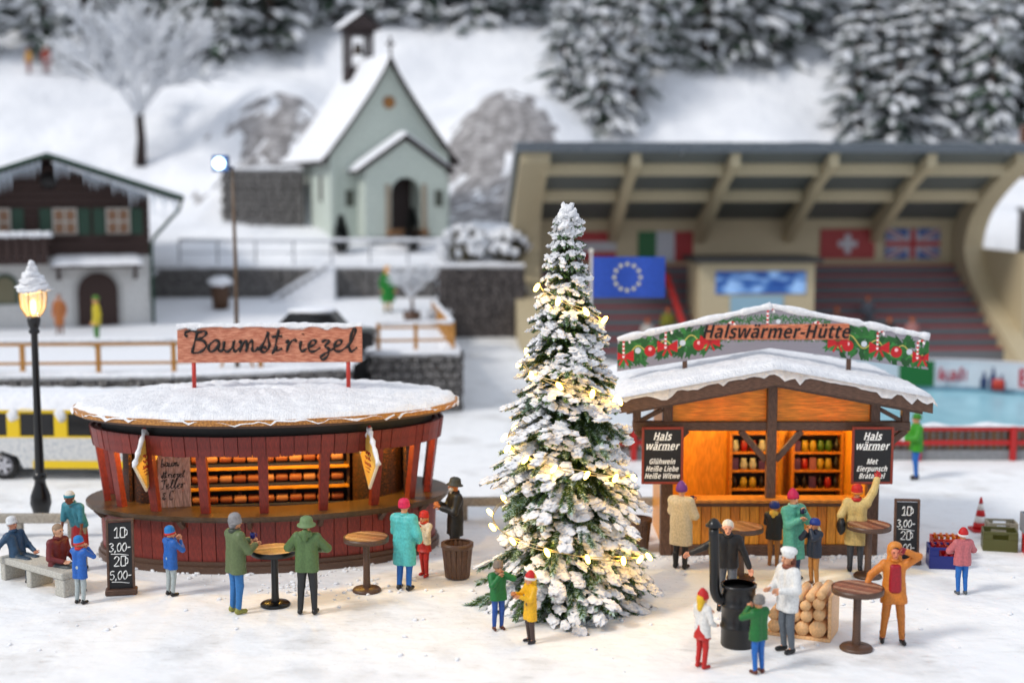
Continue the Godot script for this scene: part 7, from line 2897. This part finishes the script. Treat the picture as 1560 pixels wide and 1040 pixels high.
func build_people():
	var blk := Color(0.075, 0.07, 0.07)
	var sip_l := V(0.05, 1.5, 0.2)
	var sip_r := V(-0.05, 1.5, 0.2)
	# left of the red stall
	person("stooping person in teal shirt and headband with red apron", V(-8.62, 0, -26.85), -20, 1.72, {"jacket": Color(0.2, 0.5, 0.56), "short": true, "hem": 0.9, "skin": Color(0.5, 0.27, 0.17), "trousers": Color(0.62, 0.58, 0.47), "apron": Color(0.62, 0.07, 0.08), "hat": ["band", Color(0.12, 0.55, 0.62)], "hair": [Color(0.86, 0.83, 0.78), "short"], "lean": 24.0, "lh": V(0.24, 0.72, 0.3), "rh": V(-0.24, 0.72, 0.3), "shoes": blk})
	person("seated person in dark red jacket and grey trousers on the bench", V(-8.66, -0.035, -25.58), 62, 1.7, {"jacket": Color(0.42, 0.1, 0.11), "trousers": Color(0.28, 0.31, 0.32), "sit": true, "hair": [Color(0.6, 0.5, 0.4), "short"], "skin": Color(0.84, 0.63, 0.5), "lh": V(0.14, 0.64, 0.3), "rh": V(-0.14, 0.64, 0.3), "lean": 4.0})
	person("seated person in slate blue leaning back at the far bench end", V(-9.62, -0.035, -26.2), 62, 1.65, {"jacket": Color(0.14, 0.28, 0.4), "trousers": Color(0.12, 0.22, 0.3), "sit": true, "hair": [Color(0.8, 0.8, 0.8), "short"], "hat": ["beanie", Color(0.84, 0.85, 0.86)], "lean": -14.0, "rh": V(-0.42, 0.5, -0.22), "lh": V(0.2, 0.62, 0.25), "skin": Color(0.75, 0.5, 0.38)})
	person("child in bright blue jacket and pale trousers beside the bench", V(-7.92, 0, -24.6), 160, 1.24, {"child": true, "jacket": Color(0.07, 0.36, 0.7), "trousers": Color(0.66, 0.7, 0.7), "hat": ["beanie", Color(0.05, 0.46, 0.74), Color(0.8, 0.14, 0.1)], "scarf": Color(0.75, 0.1, 0.08), "hem": 0.68, "lh": V(0.12, 1.42, 0.22), "rh": V(-0.12, 1.42, 0.22), "twist": -50.0})
	person("child in bright blue jacket facing the red stall counter", V(-6.38, 0, -25.1), 140, 1.3, {"child": true, "jacket": Color(0.07, 0.36, 0.68), "trousers": Color(0.66, 0.7, 0.7), "hat": ["beanie", Color(0.05, 0.46, 0.74), Color(0.8, 0.16, 0.1)], "hem": 0.7, "lh": V(0.08, 1.4, 0.24), "rh": V(-0.12, 1.38, 0.24), "twist": -30.0})
	person("man in olive jacket, grey fur hat and light blue jeans", V(-4.95, 0, -24.05), 132, 1.8, {"jacket": Color(0.36, 0.42, 0.26), "trousers": Color(0.14, 0.43, 0.68), "shoes": Color(0.55, 0.55, 0.25), "hat": ["beanie", Color(0.55, 0.54, 0.54), Color(0.55, 0.54, 0.54)], "hair": [Color(0.5, 0.49, 0.49), "short"], "scarf": Color(0.2, 0.23, 0.18), "hem": 0.72, "puff": 0.012, "lh": V(0.1, 1.22, 0.32), "rh": V(-0.12, 1.18, 0.32)})
	mug("small blue mug held by the man in olive", V(-4.69, 1.3, -24.34), Color(0.05, 0.12, 0.5))
	person("man in green jacket and floppy green hat, dark trousers", V(-3.66, 0, -23.98), 176, 1.76, {"jacket": Color(0.32, 0.43, 0.24), "trousers": Color(0.1, 0.115, 0.13), "shoes": blk, "hat": ["brim", Color(0.42, 0.52, 0.34)], "hood": Color(0.32, 0.43, 0.24), "hem": 0.78, "puff": 0.012, "wide": 0.03, "lh": V(0.16, 1.12, 0.26), "rh": V(-0.16, 1.12, 0.26), "lh_pole": V(0.9, -0.3, -0.2), "rh_pole": V(-0.9, -0.3, -0.2)})
	person("woman in long turquoise coat and pink hat at the red stall", V(-2.04, 0, -25.46), 158, 1.74, {"jacket": Color(0.33, 0.74, 0.73), "hem": 0.5, "trousers": Color(0.04, 0.38, 0.7), "hat": ["beanie", Color(0.82, 0.1, 0.32)], "quilt": 0.007, "puff": 0.022, "lh": V(0.1, 1.1, 0.3), "rh": V(-0.24, 0.95, 0.16)})
	person("girl in cream jacket with red hat and red trousers", V(-1.72, 0, -26.4), -32, 1.28, {"child": true, "jacket": Color(0.85, 0.79, 0.68), "trousers": Color(0.7, 0.1, 0.06), "skirt": Color(0.68, 0.1, 0.06), "shoes": Color(0.75, 0.1, 0.07), "hat": ["beanie", Color(0.8, 0.13, 0.06)], "scarf": Color(0.8, 0.2, 0.08), "hem": 0.88, "hair": [Color(0.8, 0.5, 0.25), "long"], "lh": V(0.06, 1.38, 0.24), "rh": V(-0.12, 1.16, 0.28), "gloves": Color(0.7, 0.08, 0.1), "step": 0.06})
	person("bearded man in black coat and dark brimmed hat by the tub", V(-1.14, 0, -27.2), -72, 1.78, {"jacket": Color(0.06, 0.062, 0.06), "hem": 0.62, "trousers": Color(0.06, 0.06, 0.06), "hat": ["brim", Color(0.2, 0.21, 0.18)], "skin": Color(0.85, 0.5, 0.25), "hair": [Color(0.85, 0.8, 0.74), "beard"], "lh": V(0.1, 1.2, 0.3), "rh": V(-0.06, 1.24, 0.3), "puff": 0.015})
	# by the spruce
	person("boy in green jacket and blue jeans with hand at his mouth", V(-0.24, 0, -23.1), 22, 1.2, {"child": true, "jacket": Color(0.03, 0.42, 0.17), "trousers": Color(0.05, 0.28, 0.6), "shoes": Color(0.32, 0.13, 0.06), "hat": ["beanie", Color(0.5, 0.44, 0.38)], "skin": Color(0.8, 0.56, 0.4), "hem": 0.78, "puff": 0.015, "scarf": Color(0.5, 0.42, 0.34), "lh": sip_l + V(0.04, 0, 0.02), "rh": V(-0.08, 1.42, 0.24)})
	person("girl in yellow coat and red hat with white brim", V(0.31, 0, -22.42), -62, 1.2, {"child": true, "jacket": Color(0.9, 0.68, 0.01), "hem": 0.58, "trousers": Color(0.25, 0.18, 0.16), "shoes": Color(0.14, 0.12, 0.14), "hat": ["santa", Color(0.78, 0.05, 0.06), Color(0.9, 0.88, 0.85)], "hair": [Color(0.88, 0.7, 0.08), "long"], "lh": V(0.12, 1.22, 0.34), "rh": V(-0.12, 1.25, 0.34), "gloves": Color(0.8, 0.5, 0.3)})
	# at the hut
	person("woman in cream fur coat and purple hat with black boots", V(3.38, 0, -26.95), 150, 1.72, {"jacket": Color(0.84, 0.77, 0.62), "hem": 0.5, "puff": 0.03, "trousers": blk, "boot": 0.18, "hat": ["peak", Color(0.46, 0.22, 0.54)], "lh": V(0.1, 1.3, 0.28), "rh": V(-0.14, 1.15, 0.26)})
	mug("small purple mug held by the woman in cream", V(3.62, 1.34, -27.12), Color(0.2, 0.12, 0.4))
	person("child in black jacket with yellow hood and blue helmet", V(5.28, 0, -27.15), 155, 1.3, {"child": true, "jacket": Color(0.07, 0.07, 0.075), "trousers": Color(0.62, 0.4, 0.18), "shoes": Color(0.6, 0.38, 0.17), "hood": Color(0.88, 0.7, 0.26), "hat": ["helmet", Color(0.03, 0.16, 0.45)], "hem": 0.74, "puff": 0.015, "lh": V(0.1, 1.3, 0.28), "rh": V(-0.12, 1.2, 0.26)})
	person("woman in long mint coat and pink cap warming her hands", V(5.48, 0, -26.2), 24, 1.74, {"jacket": Color(0.35, 0.68, 0.58), "hem": 0.42, "trousers": Color(0.08, 0.2, 0.36), "hat": ["peak", Color(0.78, 0.06, 0.3)], "scarf": Color(0.45, 0.74, 0.68), "skin": Color(0.85, 0.62, 0.48), "quilt": 0.008, "puff": 0.02, "lh": V(0.07, 1.38, 0.22), "rh": V(-0.05, 1.24, 0.24), "side": 3.0})
	mug("dark blue mug held by the woman in mint", V(5.58, 1.36, -25.95), Color(0.03, 0.06, 0.22))
	person("child in navy jacket with cream hood drinking", V(5.8, 0, -25.8), -58, 1.28, {"child": true, "jacket": Color(0.08, 0.13, 0.2), "trousers": Color(0.68, 0.46, 0.2), "shoes": Color(0.45, 0.26, 0.12), "hood": Color(0.88, 0.8, 0.58), "hat": ["helmet", Color(0.03, 0.18, 0.5)], "hem": 0.76, "puff": 0.012, "lh": sip_l, "rh": sip_r + V(-0.04, -0.06, 0.03), "skin": Color(0.82, 0.55, 0.38)})
	person("person in cream coat and red hat reaching up to the blackboard", V(6.82, 0, -26.72), 168, 1.74, {"jacket": Color(0.83, 0.72, 0.45), "hem": 0.56, "puff": 0.016, "trousers": Color(0.25, 0.26, 0.28), "hat": ["beanie", Color(0.78, 0.1, 0.05), Color(0.85, 0.5, 0.14)], "scarf": Color(0.72, 0.06, 0.04), "rh": V(-0.4, 1.9, 0.14), "rh_pole": V(-0.8, 0.1, -0.3), "lh": V(0.3, 0.9, 0.0), "gloves": Color(0.72, 0.05, 0.06)})
	var g := Geo.new()
	g.smooth().blob(Vector3.ZERO, V(0.09, 0.17, 0.13), fn, 0.1, 14, 8)
	solo("hand_bag", g, paint(Color(0.04, 0.04, 0.05)), "small black bag at the cream coat's hip", "bag", V(6.5, 0.95, -26.62))
	# round the stove
	person("man in black jacket with white hair tending the stove", V(3.86, 0, -24.1), -8, 1.74, {"jacket": Color(0.06, 0.06, 0.065), "hem": 0.84, "trousers": Color(0.35, 0.37, 0.4), "hair": [Color(0.87, 0.83, 0.75), "short"], "skin": Color(0.85, 0.6, 0.48), "lean": 12.0, "step": 0.12, "rh": V(-0.68, 1.08, 0.1), "rh_pole": V(-0.2, -1.0, 0.1), "lh": V(0.4, 0.85, 0.12), "wide": 0.02})
	person("cook in white jacket and white cap with grey trousers", V(4.52, 0, -21.95), -62, 1.72, {"jacket": Color(0.88, 0.88, 0.87), "hem": 0.72, "trousers": Color(0.36, 0.39, 0.42), "hat": ["cook", Color(0.92, 0.92, 0.91)], "hair": [Color(0.42, 0.2, 0.12), "long"], "scarf": Color(0.5, 0.25, 0.15), "lh": V(0.14, 1.12, 0.26), "rh": V(-0.14, 1.1, 0.26), "puff": 0.01})
	person("child in green jacket and grey cap before the stove", V(3.87, 0, -20.95), -148, 1.24, {"child": true, "jacket": Color(0.03, 0.4, 0.15), "trousers": Color(0.04, 0.38, 0.7), "shoes": Color(0.36, 0.15, 0.08), "hat": ["beanie", Color(0.47, 0.45, 0.43)], "hem": 0.78, "puff": 0.018, "lh": V(0.1, 1.45, 0.22), "rh": V(-0.06, 1.4, 0.26), "skin": Color(0.85, 0.58, 0.42)})
	person("girl in white coat with red skirt, red boots and red hat", V(3.02, 0, -21.2), 128, 1.24, {"child": true, "jacket": Color(0.86, 0.85, 0.83), "hem": 0.74, "skirt": Color(0.72, 0.08, 0.05), "trousers": Color(0.74, 0.09, 0.05), "shoes": Color(0.74, 0.09, 0.05), "boot": 0.1, "hat": ["peak", Color(0.74, 0.04, 0.06)], "hair": [Color(0.88, 0.7, 0.1), "long"], "lh": V(0.12, 1.2, 0.28), "rh": V(-0.2, 1.0, 0.2)})
	person("man in open tan jacket and red jumper, hand raised to his head", V(6.38, 0, -22.4), -6, 1.7, {"jacket": Color(0.82, 0.48, 0.13), "hem": 0.72, "flare": 0.03, "trousers": Color(0.78, 0.46, 0.14), "hat": ["hoodup", Color(0.84, 0.52, 0.17)], "hair": [Color(0.1, 0.05, 0.04), "short"], "skin": Color(0.85, 0.52, 0.4), "shirt": Color(0.62, 0.03, 0.12), "shoes": blk, "lh": V(0.16, 1.66, 0.16), "lh_pole": V(1.0, 0.25, 0.0), "rh": V(-0.5, 0.98, 0.1), "rh_pole": V(-0.7, 0.3, -0.5), "gloves": Color(0.6, 0.04, 0.14), "wide": 0.06, "step": 0.04, "boot": 0.05})
	person("child in pink jumper, jeans and red and white bobble hat", V(8.44, 0, -25.18), 184, 1.24, {"child": true, "jacket": Color(0.74, 0.4, 0.42), "trousers": Color(0.04, 0.38, 0.7), "shoes": Color(0.3, 0.33, 0.36), "hat": ["santa", Color(0.74, 0.04, 0.08), Color(0.88, 0.85, 0.85)], "hem": 0.8, "puff": 0.022, "lh": V(0.14, 1.12, 0.26), "rh": V(-0.14, 1.12, 0.26), "lh_pole": V(0.9, -0.4, -0.2), "rh_pole": V(-0.9, -0.4, -0.2)})
	person("person in bright green jacket and cap by the rink fence", V(10.57, 0, -35.45), -84, 1.72, {"jacket": Color(0.2, 0.58, 0.05), "trousers": Color(0.04, 0.38, 0.7), "hat": ["helmet", Color(0.2, 0.5, 0.04)], "hem": 0.76, "puff": 0.015, "lh": V(0.12, 1.12, 0.34), "rh": V(-0.14, 1.08, 0.32), "gloves": Color(0.88, 0.88, 0.9), "step": 0.05})
	# far figures
	person("far walker in yellow jacket and green trousers by the chalet door", V(-14.3, terrace_y(-14.3, -47.2), -47.2), -60, 1.76, {"jacket": Color(0.75, 0.68, 0.05), "trousers": Color(0.2, 0.45, 0.1), "hat": ["helmet", Color(0.3, 0.48, 0.1)], "shoes": Color(0.2, 0.4, 0.1), "hem": 0.76})
	person("far figure in orange coat beside the chalet door", V(-17.0, terrace_y(-17.0, -51.5), -51.5), 0, 1.5, {"jacket": Color(0.68, 0.4, 0.18), "hem": 0.4, "trousers": Color(0.55, 0.32, 0.15), "hair": [Color(0.45, 0.25, 0.12), "short"]})
	person("far figure in yellow top and green coat on the terrace corner", V(-5.15, terrace_y(-5.15, -57.0), -57.0), 20, 1.9, {"jacket": Color(0.04, 0.5, 0.14), "hem": 0.4, "flare": 0.08, "trousers": Color(0.75, 0.6, 0.1), "hat": ["hoodup", Color(0.85, 0.62, 0.15)], "scarf": Color(0.85, 0.6, 0.15)})
	var gs: Node3D = get_node("grandstand")
	for e in [[14.9, 5, "spectator in grey suit on a higher row of the grandstand", Color(0.3, 0.32, 0.36), Color(0.3, 0.32, 0.36)], [13.3, 6, "spectator in brown coat on the grandstand beside the cabin", Color(0.4, 0.22, 0.12), Color(0.12, 0.1, 0.1)], [16.4, 7, "spectator in pink top and black trousers on the grandstand", Color(0.7, 0.48, 0.46), Color(0.04, 0.04, 0.05)], [15.4, 7, "spectator with orange cap low on the grandstand", Color(0.1, 0.08, 0.08), Color(0.08, 0.08, 0.09)], [5.9, 6, "spectator in olive yellow jacket below the blue flag", Color(0.5, 0.5, 0.1), Color(0.2, 0.2, 0.2)], [4.9, 7, "spectator in pale coat behind the lit spruce", Color(0.75, 0.73, 0.7), Color(0.3, 0.28, 0.26)]]:
		var row: int = e[1]
		person(e[2], gs.transform * V(e[0], 3.9 - row * 0.4 - 0.38 + 0.0, -6.4 + row * 0.72 + 0.28), 3.5, 1.72, {"jacket": e[3], "trousers": e[4], "sit": true, "hair": [Color(0.55, 0.3, 0.15), "short"], "skin": Color(0.75, 0.42, 0.26)})
	person("tiny far hiker in red jacket at the forest edge", V(-29.6, hill_y(-29.6, -89.0), -89.0), 30, 1.75, {"jacket": Color(0.62, 0.2, 0.08), "trousers": Color(0.5, 0.1, 0.08), "hair": [Color(0.2, 0.1, 0.06), "short"]})
	person("tiny far hiker in yellow jacket beside the red one", V(-30.6, hill_y(-30.6, -88.6), -88.6), -30, 1.6, {"jacket": Color(0.75, 0.55, 0.2), "trousers": Color(0.5, 0.12, 0.08), "hair": [Color(0.4, 0.2, 0.1), "short"]})
